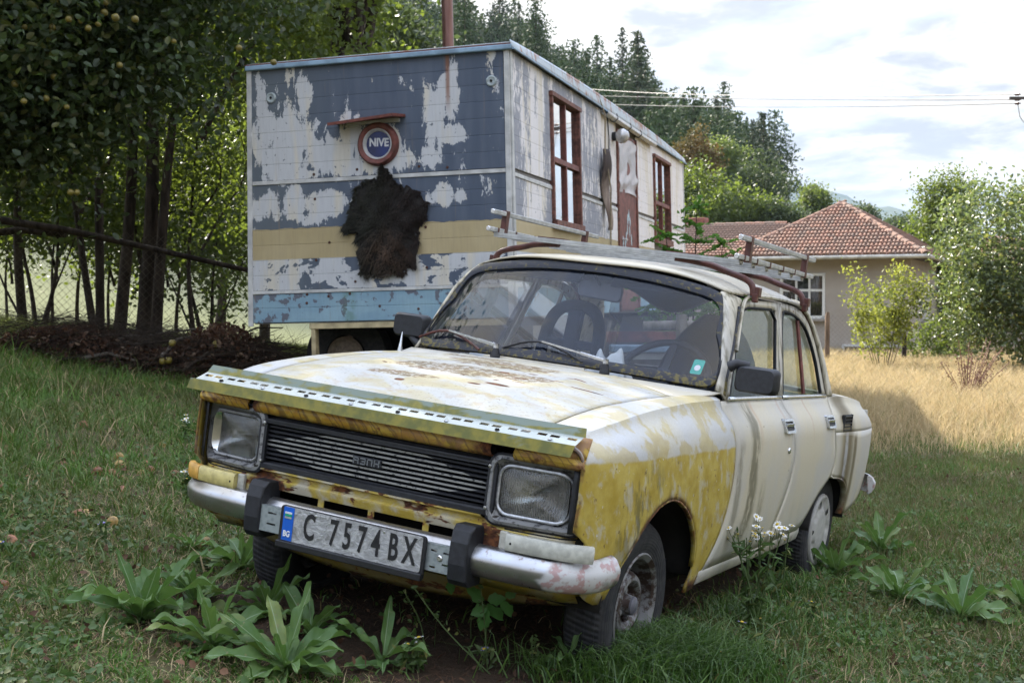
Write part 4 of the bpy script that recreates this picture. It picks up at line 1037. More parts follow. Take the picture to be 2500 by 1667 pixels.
# interior
MB().grid(lambda u, v: ((2 * u - 1) * .66, ws_y((2 * u - 1) * .66, 1.0) + .03 + .26 * v, .985 - .05 * v * v - .0), 16, 6).build('dashboard', INTER, car, 50, solid=.02)
for sx in (1, -1):
    MB().box((sx * .655, 1.42, .66), (.02, 1.6, .60)).build('door_lining', INTER, car)
MB().box((0, 1.35, .36), (1.28, 1.9, .03)).build('cabin_floor', INTER, car)
MB().box((0, 2.36, .93), (1.16, .30, .02)).build('parcel_shelf', INTER, car)
MB().box((0, 2.08, .70), (1.22, .14, .44), Matrix.Rotation(RAD(-12), 3, 'X')).build('rear_seat', SEATM, car, bevel=.03)
mb = MB()   # sagging roof lining
def lining(u, v):
    k = 2 * u - 1; x = k * .55; y = .90 + 1.22 * v; z = gutz(y) + .035 - .03 * k * k
    z -= .125 * math.exp(-((x - .14) / .17) ** 2 - ((y - 1.45) / .22) ** 2) + .02 * math.exp(-((x + .2) / .2) ** 2 - ((y - 1.25) / .2) ** 2) + .03 * sin(pi * v)
    return (x, y, z)
mb.grid(lining, 30, 26).build('roof_lining', INTER, car, 60)
def seat(sx, skeleton):
    s_ = MB()
    s_.box((sx * .33, 1.22, .58), (.50, .50, .15)); o = s_.build('seat', SEATM, car, bevel=.03)
    if skeleton:
        bx = -.33
        out = [(-.135, .66), (-.145, .90), (-.14, 1.09), (-.125, 1.18), (-.08, 1.235), (.0, 1.25), (.08, 1.235), (.125, 1.18), (.14, 1.09), (.145, .90), (.135, .66)]
        def Y(z): return 1.36 + (z - .66) * .22
        MB().tube(smoothpts([(bx + a, Y(b), b) for a, b in out], 2), .030, 8).build('seat_frame', SEATM, o, 50)
        for z in (.80, .93, 1.065): MB().box((bx, Y(z), z), (.26, .035, .042)).build('seat_crossbar', SEATM, o, bevel=.01)
        MB().box((bx, Y(.95), .95), (.075, .04, .56), Matrix.Rotation(RAD(-12), 3, 'X')).build('seat_spine', SEATM, o, bevel=.01)
    else:
        bx = .345
        def bk(u, v):
            a = 2 * pi * u; t = v; z = .64 + .64 * t; w = .235 * (1 - max(0, (t - .45) / .55) ** 2.4 * .75) + .0; d = .055
            return (bx + w * cos(a) * (abs(cos(a)) ** -.3 if abs(cos(a)) > .05 else 1), 1.38 + (z - .66) * .22 + d * sin(a), z)
        MB().grid(bk, 24, 14).poly([(bx - .05, 1.50, 1.28), (bx + .05, 1.50, 1.28), (bx + .05, 1.54, 1.28), (bx - .05, 1.54, 1.28)], [(0, 1, 2, 3)]).build('seat_back', SEATM, o, 60)
seat(-1, True); seat(1, False)
# steering wheel
cen = Vector((.33, .945, .985)); ax = Vector((0, -.80, .60)).normalized(); e1 = Vector((1, 0, 0)); e2 = ax.cross(e1)
ring = [cen + (e1 * cos(2 * pi * k / 32) + e2 * sin(2 * pi * k / 32)) * .195 for k in range(33)]
SW = MB().tube(ring, .015, 10, False).build('steering_wheel', INTER, car, 60)
mb = MB()
for a in (200, 340, 270): mb.beam(cen, cen + (e1 * cos(RAD(a)) + e2 * -sin(RAD(a))) * .19, .03, .012)
mb.build('steering_spoke', INTER, SW); MB().tube([cen + ax * .02, cen - ax * .35], [.05, .04], 12).build('steering_column', INTER, SW, 50)
# rear view mirror, hanging from the roof's edge
cm = Vector((.02, .93, 1.318)); MB().prism(rrect(.20, .072, .02, 3), -.012, .012, Matrix.Translation(cm) @ Matrix.Rotation(RAD(-8), 4, 'X') @ Matrix.Rotation(RAD(4), 4, 'Y')).build('interior_mirror', flat('mirror_back', (.06, .06, .075), .5), car, bevel=.006)
MB().tube([cm + Vector((0, .0, .02)), cm + Vector((-.02, -.03, .06)), cm + Vector((-.02, -.04, .09))], .008, 6).build('mirror_stem', INTER, car)
for sx_, w in ((-.27, .23), (.27, .23)): MB().box((sx_, .935, 1.372), (.40, .012, .085), Matrix.Rotation(RAD(-45), 3, 'X')).build('sun_visor', INTER, car, bevel=.01)
# crumpled white cloths on the dashboard: things lying in the car
def cloth(name, c, w, d, h, seed, lab, m):
    r = np.random.default_rng(seed); ph = r.uniform(0, 6, 8)
    def f(u, v):
        a = (u - .5) * w; b = (v - .5) * d; e = max(0, 1 - (2 * u - 1) ** 2) * max(0, 1 - (2 * v - 1) ** 2)
        z = h * e * (.55 + .45 * sin(u * 9 + ph[0]) * cos(v * 7 + ph[1])) + .012 * sin(u * 23 + ph[2] + v * 11)
        return (c[0] + a, c[1] + b, c[2] + z)
    o = MB().grid(f, 26, 18).build(name, m, None, 80, solid=.002); o.matrix_world = CM; return tag(o, lab, 'cloth')
CLO = flat('white_cloth', (.50, .51, .52), .8, var=.12, scale=12)
cloth('crumpled_cloth', (-.37, .80, .972), .30, .17, .085, 3, 'crumpled white cloth on the dashboard behind the left wiper', CLO)
cloth('crumpled_bag', (.17, .76, .972), .20, .15, .15, 5, 'pale crumpled plastic bag on the dashboard by the steering wheel', CLO)
# radio aerial stub
MB().tube([(-.655, .50, .965), (-.655, .50, 1.0), (-.66, .51, 1.05)], [.012, .006, .002], 8).build('aerial', TRIMC, car, 50)

# ------------------------------------------------------------------ roof rack (stands on the roof gutter)
rack = empty('roof_rack', mtx=CM @ Matrix.Translation((0, 0, .006)) @ Matrix.Rotation(.014, 4, 'Y'), label='aluminium and red brown roof rack clamped on top of the old car', cat='roof rack')
YF, YB, ZL, ZT = .925, 2.06, 1.520, 1.598
def ybeam(name, x, y0, y1, z, w, h, m=RACKAL, lab=None):
    o = MB().box((x, (y0 + y1) / 2, z), (w, y1 - y0, h)).build(name, m, rack, bevel=.003)
    return o
for sx in (-1, 1):
    for z in (ZL, ZT):
        y0 = YF - (.0 if z == ZL else -.02)
        r = ybeam('side_rail', sx * .568, y0, YB + .02, z, .022, .020)
        MB().lathe([(0, .0), (-.003, .0), (-.003, .009), (0, .011)], (sx * .568, y0, z), 'Y', 12).build('end_cap', TRIMC, r, 40)
    for y in (1.07, 1.93): MB().box((sx * .568, y, (ZL + ZT) / 2), (.026, .030, ZT - ZL + .030)).build('upright', RACKBR, rack, bevel=.002)
for k, y in enumerate((1.00, 1.17, 1.36, 1.56, 1.75, 1.93)):
    s_ = MB().box((0, y, ZL - .016), (1.13, .052, .010)).box((0, y - .020, ZL - .022), (1.13, .008, .018)).box((0, y + .020, ZL - .022), (1.13, .008, .018)).build('slat', RACKAL, rack)
    for sx in (-1, 1):
        if 0 < k < 5 or 1: MB().box((sx * .568, y, ZL - .002), (.026, .012, .024)).build('slat_clip', RACKBR, rack)
for sx in (-1, 1):
    for y in (1.09, 1.86):
        leg = [(sx * .27, y - .06, ZL - .030), (sx * .34, y - .03, ZL - .034), (sx * .415, y - .01, ZL - .040), (sx * .46, y, ZL - .055), (sx * .575, y, 1.438), (sx * .600, y, 1.412), (sx * .606, y, 1.375)]
        MB().tube(smoothpts(leg, 2), .0135, 8).build('leg', RACKBR, rack, 60)
        MB().box((sx * .614, y + .012, 1.392), (.034, .040, .040)).box((sx * .616, y, 1.366), (.022, .03, .035)).build('clamp', RACKBR, rack, bevel=.004)
        MB().box((sx * .30, y - .05, ZL - .012), (.13, .060, .014)).build('clamp_plate', RACKBR, rack)
# ------------------------------------------------------------------ caravan: its own axes, x along the front wall, y along the side, z up from the underside
TW, TL, TH = 2.5, 9.65, 2.29
def board_mesh(L, h, m, seg=1):
    prof = [(-.0095, .0005), (-.0118, .004), (-.013, h * .5), (-.0128, h - .003), (-.0110, h - .0003)]
    mb = MB(); P = []; F = []
    for i in range(seg + 1):
        for a, b in prof: P.append((L * i / seg, a, b))
    n = len(prof)
    for i in range(seg):
        for k in range(n - 1): F.append((i * n + k, (i + 1) * n + k, (i + 1) * n + k + 1, i * n + k + 1))
    return mb.poly(P, F).mesh('board', m, 30)
_bm = {}
def fboard(x0, x1, z0, z1):
    k = ('f', round(x1 - x0, 3), round(z1 - z0, 3))
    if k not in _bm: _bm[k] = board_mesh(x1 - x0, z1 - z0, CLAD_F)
    return add('board', _bm[k], trailer, (x0, 0, z0))
def sboard(y0, y1, z0, z1):
    k = ('s', round(y1 - y0, 3), round(z1 - z0, 3))
    if k not in _bm: _bm[k] = board_mesh(y1 - y0, z1 - z0, CLAD_S)
    return add('board', _bm[k], trailer, (TW, y0, z0), (0, 0, pi / 2))
rows = [(.01, .14), (.14, .268)] + [(.300 + .1358 * i, .300 + .1358 * (i + 1)) for i in range(7)] + [(1.288 + .143 * i, 1.288 + .143 * (i + 1)) for i in range(7)]
holes_s = [(1.33, 2.50, .86, 2.13), (4.44, 5.66, .02, 2.17), (6.92, 8.24, .95, 2.14)]
for z0, z1 in rows:
    fboard(round(.035 + .045 * z0 / 2.3, 3), 2.460, z0, z1)
    cuts = [(a, b) for a, b, c, d_ in holes_s if c < z1 - .01 and d_ > z0 + .01]; y = .03
    for a, b in cuts + [(TL - .03, None)]:
        if a - y > .02:
            if z1 > .86 and a - y > 3: sboard(y, a, z0, z1)
            else: sboard(y, a, z0, z1)
        if b: y = b
# inner shell
sh = MB()
sh.box((TW / 2 + .02, .012, TH / 2), (TW - .15, .02, TH)); sh.box((.11, TL / 2, TH / 2), (.03, TL, TH)); sh.box((TW / 2, TL, TH / 2), (TW, .03, TH)); sh.box((TW / 2, TL / 2, .03), (TW - .06, TL - .06, .06))
xi = TW - .012
for y0, y1 in ((.0, 1.33), (2.50, 4.44), (5.66, 6.92), (8.24, TL)): sh.box((xi, (y0 + y1) / 2, TH / 2), (.018, y1 - y0, TH))
for a, b, c, d_ in holes_s:
    sh.box((xi, (a + b) / 2, (d_ + TH) / 2), (.018, b - a, TH - d_)); sh.box((xi, (a + b) / 2, c / 2), (.018, b - a, c))
sh.build('caravan_shell', flat('shell_inside', (.14, .13, .12), .8), trailer)
def trim(name, a, b, w, h, m=TRIMW): return MB().beam(a, b, w, h).build(name, m, trailer, bevel=.003)
trim('trim_strip', (.07, -.014, 1.270), (2.46, -.014, 1.264), .018, .034); trim('trim_strip', (.03, -.014, .284), (2.46, -.014, .284), .016, .028)
for y0, y1 in ((.03, 1.32), (2.51, 4.42), (5.68, 6.91), (8.26, TL)): trim('trim_strip', (TW + .014, y0, 1.235), (TW + .014, y1, 1.222), .018, .034)
for y0, y1 in ((.03, 4.43), (5.67, TL)): trim('trim_strip', (TW + .014, y0, .284), (TW + .014, y1, .284), .016, .028)
for x, xt in ((.010, .068), (2.478, 2.490)):
    MB().beam((x, -.014, -.02), (xt, -.014, TH - .0), .046, .022, (0, 1, 0)).build('corner_post', TRIMW, trailer, bevel=.004)
MB().box((TW + .012, .028, TH / 2), (.022, .05, TH)).build('corner_post', TRIMW, trailer, bevel=.004)
MB().box((TW + .012, TL - .02, TH / 2), (.022, .05, TH)).build('corner_post', TRIMW, trailer, bevel=.004)
# roof with its blue front edge and rusting side fascia
MB().beam((.045, -.035, TH + .012), (TW + .05, -.035, TH + .012), .05, .045).build('roof_edge', EDGEB, trailer, bevel=.01)
MB().beam((.045, -.03, TH + .038), (TW + .04, -.03, TH + .038), .05, .008).build('roof_edge', REDBR, trailer)
def arch_(y): return .085 * sin(pi * min(1, max(0, (y + .1) / (TL + .2)))) ** .7
mb = MB(); mb.grid(lambda u, v: (TW + .035 + .020 * (1 - v), -.05 + u * (TL + .1), TH + .005 + v * (.062 + arch_(-.05 + u * (TL + .1)))), 40, 3)
mb.build('roof_fascia', FASCIA, trailer, 60, solid=.006)
MB().tube([(TW + .060, -.05, TH - .002), (TW + .060, TL + .08, TH - .002)], .010, 8).build('roof_drip_rail', EDGEB, trailer, 50)
MB().grid(lambda u, v: ((TW - .02) * u + .06, -.04 + v * (TL + .08), TH + .05 + arch_(-.04 + v * (TL + .08)) * u ** .5), 8, 30).build('roof_sheet', FASCIA, trailer, 60, solid=.01)
MB().box((.07, TL / 2, TH + .02), (.03, TL, .07)).build('roof_edge', EDGEB, trailer)
# gutter remnant
gm = MB(); gm.sweep([(0, .03), (.012, .0), (.05, -.02), (.085, 0), (.09, .03)], [Vector((TW + .02, y, 2.235)) for y in (3.6, 4.0, 4.8, 5.6, 6.4, 6.75)], lambda i: (Vector((1, 0, 0)), Vector((0, 0, 1))), False)
gm.build('gutter_piece', TRIMW, trailer, 50, solid=.003)
for y in (4.1, 4.9, 5.6): MB().tube([(TW + .02, y, 2.27), (TW + .03, y, 2.22), (TW + .07, y, 2.205), (TW + .115, y, 2.24), (TW + .10, y, 2.30)], .006, 6).build('gutter_bracket', BLACKP, trailer)
# windows in the side
def window(y0, y1, z0, z1, zt):
    w = MB(); X = TW + .008; t = .045
    for a, b, c, d_ in ((y0, y0 + t, z0, z1), (y1 - t, y1, z0, z1)): w.box((X, (a + b) / 2, (c + d_) / 2), (.07, b - a, d_ - c))
    w.box((X, (y0 + y1) / 2, z1 - t / 2 + .012), (.09, y1 - y0 + .04, t)); w.box((X + .01, (y0 + y1) / 2, z0 + .02), (.10, y1 - y0, .085))
    fr = w.build('window', WOODR, trailer, bevel=.005)
    ym = (y0 + y1) / 2
    for a, b in ((y0 + t, ym), (ym, y1 - t)):
        for c, d_ in ((z0 + .06, zt), (zt, z1 - t)):
            MB().poly([(TW - .004, a, c), (TW - .004, b, c), (TW - .004, b, d_), (TW - .004, a, d_)], [(0, 1, 2, 3)]).build('pane', WGLASS, fr)
    MB().box((X, ym, (z0 + z1) / 2), (.035, .040, z1 - z0 - .08)).build('mullion', REDBR, fr, bevel=.004)
    MB().box((X, ym, zt), (.04, y1 - y0 - 2 * t, .055)).build('transom', REDBR, fr, bevel=.004)
    for s_ in (0, 1):
        a0 = y0 + .06 if s_ == 0 else ym + .02; wd = (y1 - y0) / 2 - .12
        MB().grid(lambda u, v: (TW - .10 + .02 * sin(u * 34 + s_), a0 + u * wd, z0 + .06 + v * (z1 - z0 - .16)), 40, 1).build('curtain', CURT, fr, 60)
    return fr
window(1.33, 2.50, .86, 2.13, 1.505); window(6.92, 8.24, .95, 2.14, 1.50)
# door with plastic sheet over its upper half
dr = MB().box((TW + .004, 5.05, 1.10), (.03, 1.20, 2.14)).build('door', REDBR, trailer, bevel=.004, label='red brown door half covered by plastic')
MB().box((TW + .022, 4.47, 1.10), (.03, .05, 2.16)).box((TW + .022, 5.64, 1.10), (.03, .05, 2.16)).build('door_frame', WOODR, dr, bevel=.004)
MB().grid(lambda u, v: (TW + .030 + .012 * sin(u * 4 + v * 6) * sin(v * 9 - u * 7 + 1.5 * sin(v * 5)) + .004 * sin(u * 19 - v * 8 + 2 * sin(v * 11)), 4.52 + u * 1.22, 1.44 + .025 * sin(u * 3) + v * .66), 40, 44).build('plastic_sheet', PLAST, dr, 60)
HP = flat('pale_blue_paint', (.38, .50, .55), .6, var=.35, scale=20)
rp_ = random.Random(5)
for cy, cz in ((5.03, 1.14), (5.10, 1.20), (5.17, 1.12), (5.0, 1.02), (5.14, 1.0), (4.72, .86), (4.85, .84), (4.92, .92), (5.24, .90), (4.70, .66)):
    P = [(cy + (.030 + rp_.uniform(0, .016)) * cos(t) * .8, cz + (.052 + rp_.uniform(0, .03)) * sin(t)) for t in [k * pi / 5 for k in range(10)]]
    MB().poly([(TW + .0205, a, b) for a, b in P], [tuple(range(10))]).build('paint_splotch', HP, dr)
MB().tube([(TW + .03, 4.64, .88), (TW + .06, 4.64, .88), (TW + .06, 4.76, .88)], .012, 8).build('door_handle', TRIMW, dr)
# wall lamp
lm = MB().lathe([(0, .05), (.03, .055), (.06, .045)], (TW + .01, 4.25, 2.06), 'X', 16).build('wall_lamp', BLACKP, trailer, 50)
MB().lathe([(.05, .05), (.09, .085), (.14, .085), (.19, .05), (.205, 0)], (TW + .01, 4.25, 2.06), 'X', 18).build('lamp_globe', flat('lamp_globe_glass', (.45, .44, .44), .15, .3), lm, 60)
MB().tube([(TW + .02, 3.95, 2.25), (TW + .03, 3.97, 2.0), (TW + .02, 3.94, 1.5), (TW + .03, 3.97, 1.0), (TW + .02, 3.95, .5)], .008, 6).build('cable', BLACKP, trailer)
MB().tube([(TW + .02, 3.45, 2.45), (TW + .09, 3.50, 2.2), (TW + .07, 3.55, 1.8), (TW + .12, 3.58, 1.4), (TW + .10, 3.63, 1.0), (TW + .1, 3.6, .7)], .009, 6).build('rope', flat('old_rope', (.25, .20, .13), .9), trailer)
# round window with the sign disc, under a little red awning
RW_ = MB().lathe([(-.012, .128), (-.050, .134), (-.066, .150), (-.066, .172), (-.040, .190), (-.012, .192)], (1.303, 0, 1.553), 'Y', 48).build('round_window', REDBR, trailer, 50)
MB().lathe([(-.014, .0), (-.014, .112), (-.034, .116), (-.055, .130), (-.050, .138)], (1.303, 0, 1.553), 'Y', 48).build('white_ring', flat('ring_white', (.52, .52, .52), .5, var=.15), RW_, 50)
SB = flat('sign_blue', (.006, .018, .11), .35, var=.4, scale=5)
MB().lathe([(-.018, 0), (-.018, .113)], (1.303, 0, 1.553), 'Y', 48).build('sign_disc', SB, RW_)
me = textmesh('NIVE', .098, .0035, .88, .001, flat('sign_white', (.62, .63, .66), .5, var=.08), 1.0); o = add('letters', me, RW_); o.location = (1.308, -.020, 1.566); o.rotation_euler = (pi / 2, RAD(3), 0)
MB().poly([(.92, -.012, 1.775), (1.56, -.012, 1.800), (1.52, -.22, 1.785), (.90, -.20, 1.742)], [(0, 1, 2, 3)]).build('awning', REDBR, trailer, solid=.025)
MB().box((1.26, -.025, 1.752), (.50, .03, .035)).build('awning_batten', TRIMW, trailer, bevel=.004)
# vents, bolts, flue
for x, z in ((.279, 2.03), (2.352, 2.03)):
    v = MB().lathe([(-.013, .048), (-.024, .046), (-.028, .036), (-.022, .028), (-.022, 0)], (x, 0, z), 'Y', 24).build('round_vent', flat('vent_grey', (.33, .38, .39), .5, var=.25), trailer, 40)
    MB().lathe([(-.030, 0), (-.030, .011), (-.020, .012)], (x, 0, z), 'Y', 12).build('vent_hole', DARK, v)
RUSTB = flat('rusty_bolt', (.06, .022, .014), .8, var=.5, scale=50)
for x, z in [(.679, 1.104), (.806, .713), (.674, .56), (1.72, .46), (1.719, .811), (1.045, .358), (.575, .257), (.783, .235), (1.271, .136), (1.633, .103), (.989, .252), (.675, 1.324), (1.091, 1.345), (1.674, 1.34), (1.933, 1.318), (1.72, .98), (.57, .18)]:
    MB().lathe([(-.020, 0), (-.019, .011), (-.013, .013)], (x, 0, z), 'Y', 8).build('rusty_bolt', RUSTB, trailer)
def flue_f(g):
    p = g.obj(trailer); n = g.noise(g.sc(p, (8, 8, 1.2)), 1.0, 4); return g.bsdf(g.mix(g.sm(.35, .65, n), (.22, .12, .10), (.12, .055, .042)), .36, .55, .5)
flue = MB().tube([(1.455, 1.5, 2.3), (1.455, 1.5, 4.6)], .056, 24).build('flue_pipe', mat('flue_pipe_metal', flue_f), trailer, 50)
MB().lathe([(0, .057), (.0, .063), (.03, .063), (.03, .057)], (1.455, 1.5, 3.33), 'Z', 24).build('flue_joint', FLUE, flue, 40)
# chassis: cream box frame with the wheel inside, drawbar
MB().box((1.50, .05, -.028), (1.84, .10, .052)).build('chassis_beam', TANF, trailer, bevel=.004)
MB().box((.612, .05, -.42), (.040, .08, .76)).build('chassis_leg', TANF, trailer, bevel=.004)
MB().box((1.50, .95, -.38), (1.80, .02, .62)).build('chassis_back', DARK, trailer); MB().box((1.45, TL / 2 + .2, -.05), (1.7, TL - .8, .07)).build('chassis_floor', DARK, trailer)
MB().box((TW - .05, TL / 2 + .7, -.35), (.03, TL - 1.5, .60)).build('chassis_skirt', DARK, trailer)
for xx in (.70, 1.80):
    w = empty('wheel', (xx, .62, -.32)); w.parent = trailer
    MB().lathe([(.10, .20), (.12, .30), (.10, .40), (-.10, .40), (-.12, .30), (-.10, .20)], (0, 0, 0), 'Y', 32).build('tyre', TYRE, w, 50)
    MB().lathe([(-.11, .185), (-.08, .175), (-.05, .14), (-.07, .09), (-.12, .06), (-.13, 0)], (0, 0, 0), 'Y', 28).build('rim', flat('dusty_rim', (.26, .21, .17), .7, var=.25), w, 40)
MB().box((1.3, .62, -.32), (1.5, .08, .08)).build('axle', DARK, trailer)

# ------------------------------------------------------------------ hides hanging on the caravan
hide_out = [(1.369, 1.378), (1.40, 1.33), (1.424, 1.28), (1.479, 1.202), (1.56, 1.17), (1.626, 1.155), (1.70, 1.12), (1.775, 1.03), (1.76, .90), (1.70, .83), (1.666, .73), (1.645, .56), (1.665, .45), (1.60, .47), (1.53, .42), (1.45, .40), (1.372, .418), (1.25, .395), (1.15, .40), (1.09, .44), (1.075, .62), (1.05, .76), (.98, .80), (.935, .82), (.955, .87), (1.0, .93), (.995, 1.003), (1.03, 1.10), (1.10, 1.19), (1.166, 1.25), (1.24, 1.24), (1.285, 1.27), (1.30, 1.33), (1.32, 1.375)]
hide_out = [(1.345 + (a - 1.345) * (.93 if b < 1.28 else .6), b) for a, b, _ in [tuple(p) for p in smoothpts([(a, b, 0) for a, b in hide_out], 1, True)]]
_j = np.random.default_rng(8); hide_out = [((a + c) / 2 + (0 if k % 2 else 0), (b + d_) / 2) if k % 2 else (a, b) for (a, b), (c, d_) in zip(hide_out, hide_out[1:] + hide_out[:1]) for k in (0, 1)]
hide_out = [(a + _j.normal(0, .011), b + _j.normal(0, .011)) for a, b in hide_out]
fur = empty('fur_hide', mtx=TRM, label='dark shaggy animal hide hanging under the round window of the caravan', cat='hide')
def fold(x, z): return .022 * np.sin(x * 22 + 3 * np.sin(z * 4)) * np.clip((1.2 - z) * 1.6, .2, 1)
hc = (1.36, .85); m = len(hide_out); P = [(hc[0], -.09, hc[1])]; F = []
for r_ in range(1, 7):
    t = r_ / 6
    for a, b in hide_out: P.append((hc[0] + (a - hc[0]) * t, -.03 - .06 * (1 - t ** 2) - fold(hc[0] + (a - hc[0]) * t, hc[1] + (b - hc[1]) * t), hc[1] + (b - hc[1]) * t))
F = [(0, 1 + i, 1 + (i + 1) % m) for i in range(m)] + [(1 + r_ * m + i, 1 + (r_ + 1) * m + i, 1 + (r_ + 1) * m + (i + 1) % m, 1 + r_ * m + (i + 1) % m) for r_ in range(5) for i in range(m)]
MB().poly(P, F).build('skin', flat('hide_skin', (.012, .010, .009), .9), fur, 60, solid=.01)
r = np.random.default_rng(4); N = 17000
tri = np.array(hide_out); ii = r.integers(0, m, N); jj = (ii + 1) % m; a_, b_ = r.random(N), r.random(N); fl = a_ + b_ > 1; a_[fl] = 1 - a_[fl]; b_[fl] = 1 - b_[fl]
ed = r.random(N) < .22; s_ = a_ + b_; a_ = np.where(ed, a_ / s_ * .99, a_); b_ = np.where(ed, b_ / s_ * .99, b_)
cc = np.array(hc); base = cc + (tri[ii] - cc) * a_[:, None] + (tri[jj] - cc) * b_[:, None]; tt = a_ + b_
B3 = np.stack([base[:, 0], -.04 - .06 * (1 - tt ** 2) - fold(base[:, 0], base[:, 1]), base[:, 1]], 1)
ln = r.uniform(.018, .050, N) * np.where(ed & (r.random(N) < .25), 1.7, 1) * (.7 + .6 * np.sin(base[:, 0] * 31) * np.cos(base[:, 1] * 27)); out = (base - cc) / .4
D3 = np.stack([out[:, 0] * .55 + r.normal(0, .35, N), -.45 + r.normal(0, .2, N), -.75 + r.normal(0, .3, N) + out[:, 1] * .35], 1); D3 /= np.linalg.norm(D3, axis=1)[:, None]
W3 = np.cross(D3, [0, 1, 0]); W3 /= np.linalg.norm(W3, axis=1)[:, None]; w_ = r.uniform(.0015, .004, N)[:, None]
V = np.stack([B3 - W3 * w_, B3 + W3 * w_, B3 + D3 * ln[:, None]], 1).reshape(-1, 3)
tag(add('hair', npmesh('hair', V, np.arange(N * 3).reshape(-1, 3), FUR), fur), kind='stuff')
sk = empty('hanging_board', mtx=TRM, label='long warped brown skin board hanging on the caravan side left of the door', cat='board')
def skb(u, v):
    z = 1.84 - .90 * v; w = .17 * sin(pi * min(1, .12 + v * .95)) ** .6 + .03; return (TW + .05 + .05 * sin(pi * u) + .02 * sin(v * 9), 3.64 + .05 * v + (u - .5) * 2 * w * (.75 + .2 * sin(v * 6)), z)
def skm(g):
    p = g.obj(trailer); x, y, z = g.sep(p); n = g.noise(g.sc(p, (4, 4, 1)), 3, 5, .6); k = g.sm(1.25, 1.6, z + (n - .5) * .5)
    return g.bsdf(g.mix(k, g.mix(g.sm(.3, .7, n), (.36, .29, .25), (.22, .16, .13)), (.035, .022, .018)), .7, 0, .4, g.bump(n, .5, .01))
MB().grid(skb, 10, 20).build('skin_board', mat('dry_skin', skm), sk, 60, solid=.012)
# ------------------------------------------------------------------ house beyond the field
HA = RAD(25); HC = Vector((11.1, 36.0, -.42))
HM = Matrix.Translation(HC) @ Matrix.Rotation(-HA, 4, 'Z')       # x along the front wall to the right, y into the house; origin at its right front corner
house = empty('village_house', mtx=HM, label='low grey rendered house with red tiled hip roof across the dry field', cat='house')
WH = 2.95
def rend_f(g):
    p = g.obj(house); n = g.noise(p, 1.2, 5); m = g.noise(p, 30, 3); x, y, z = g.sep(p)
    return g.bsdf(g.mix(g.sm(.3, .7, n), (.33, .29, .25), (.385, .345, .305)), .9, 0, .2, g.bump(m, .3, .01))
REND = mat('grey_render', rend_f)
WF = flat('white_frame', (.62, .62, .60), .5, var=.08); HDARK = flat('dark_room', (.012, .010, .010), .8); HCUR = flat('striped_curtain', (.17, .12, .11), .8, var=.4, scale=20)
def wallbox(x0, x1, y0, y1, z0=0, z1=WH, name='wall'): return MB().box(((x0 + x1) / 2, (y0 + y1) / 2, (z0 + z1) / 2), (x1 - x0, y1 - y0, z1 - z0)).build(name, REND, house)
# front wall pieces round window and cellar opening
W0, W1, Z0, Z1 = -3.66, -2.36, 1.18, 2.48
C0, C1 = -1.55, -.25
for a in ((-11.6, W0, 0, .25), (W1, 0, 0, .25)): MB().box(((a[0] + a[1]) / 2, .125, WH / 2 - .2), (a[1] - a[0], .25, WH + .4)).build('wall', REND, house)
MB().box(((W0 + W1) / 2, .125, Z0 / 2 - .2), (W1 - W0, .25, Z0 + .4)).build('wall', REND, house)
MB().box(((W0 + W1) / 2, .125, (Z1 + WH) / 2), (W1 - W0, .25, WH - Z1)).build('wall', REND, house)
MB().box((-.125, 3.75, WH / 2 - .2), (.25, 7.0, WH + .4)).build('wall', REND, house); MB().box((-5.8, 7.2, WH / 2), (11.6, .25, WH)).build('wall', REND, house); MB().box((-11.5, 3.7, WH / 2), (.25, 7.0, WH)).build('wall', REND, house)
def hwindow(M, w, h, rows, name='window', curt=True):
    fr = MB()
    for c, d_ in (((0, 0, h / 2 - .04), (w, .14, .08)), ((0, 0, -h / 2 + .04), (w, .14, .08)), ((-w / 2 + .04, 0, 0), (.08, .14, h)), ((w / 2 - .04, 0, 0), (.08, .14, h))): fr.box(c, d_)
    o = fr.build(name, WF, house, bevel=.008); o.matrix_local = M
    zt = h / 2 - .08 - (h - .16) * .36
    xs = [-w / 2 + .08 + (w - .16) * k / 3 for k in range(4)] if rows else [-w / 2 + .08, w / 2 - .08]
    for x in xs[1:-1]: MB().box((x, .02, 0), (.055, .05, h - .16)).build('mullion', WF, o)
    if rows: MB().box((0, .015, zt), (w - .16, .05, .07)).build('transom', WF, o)
    zs = [-h / 2 + .08, zt, h / 2 - .08] if rows else [-h / 2 + .08, h / 2 - .08]
    for i in range(len(xs) - 1):
        for j in range(len(zs) - 1):
            MB().poly([(xs[i], .045, zs[j]), (xs[i + 1], .045, zs[j]), (xs[i + 1], .045, zs[j + 1]), (xs[i], .045, zs[j + 1])], [(0, 1, 2, 3)]).build('pane', WGLASS, o)
            if i != 1 or not rows: MB().grid(lambda u, v: (xs[i] + (xs[i + 1] - xs[i]) * u, .075 + .012 * sin(u * 30), zs[j] + (zs[j + 1] - zs[j]) * v), 24, 1).build('curtain', HCUR if rows else CURT, o)
    MB().box((0, .30, 0), (w, .02, h)).build('room_back', HDARK, o)
    MB().box((0, -.06, -h / 2 - .04), (w + .16, .22, .06)).build('sill', flat('sill_render', (.30, .27, .24), .8), o)
    return o
hwindow(Matrix.Translation(((W0 + W1) / 2, .03, (Z0 + Z1) / 2)), W1 - W0, Z1 - Z0, True)
hwindow(Matrix.Translation((.035, 2.6, 1.75)) @ Matrix.Rotation(pi / 2, 4, 'Z'), 1.0, 1.35, False)
MB().box((-1.10, -.02, .42), (1.50, .10, .06)).box((-1.83, -.02, .2), (.07, .10, .45)).build('cellar_frame', WF, house); MB().box((-1.10, -.008, .12), (1.40, .04, .52)).build('cellar_opening', HDARK, house)
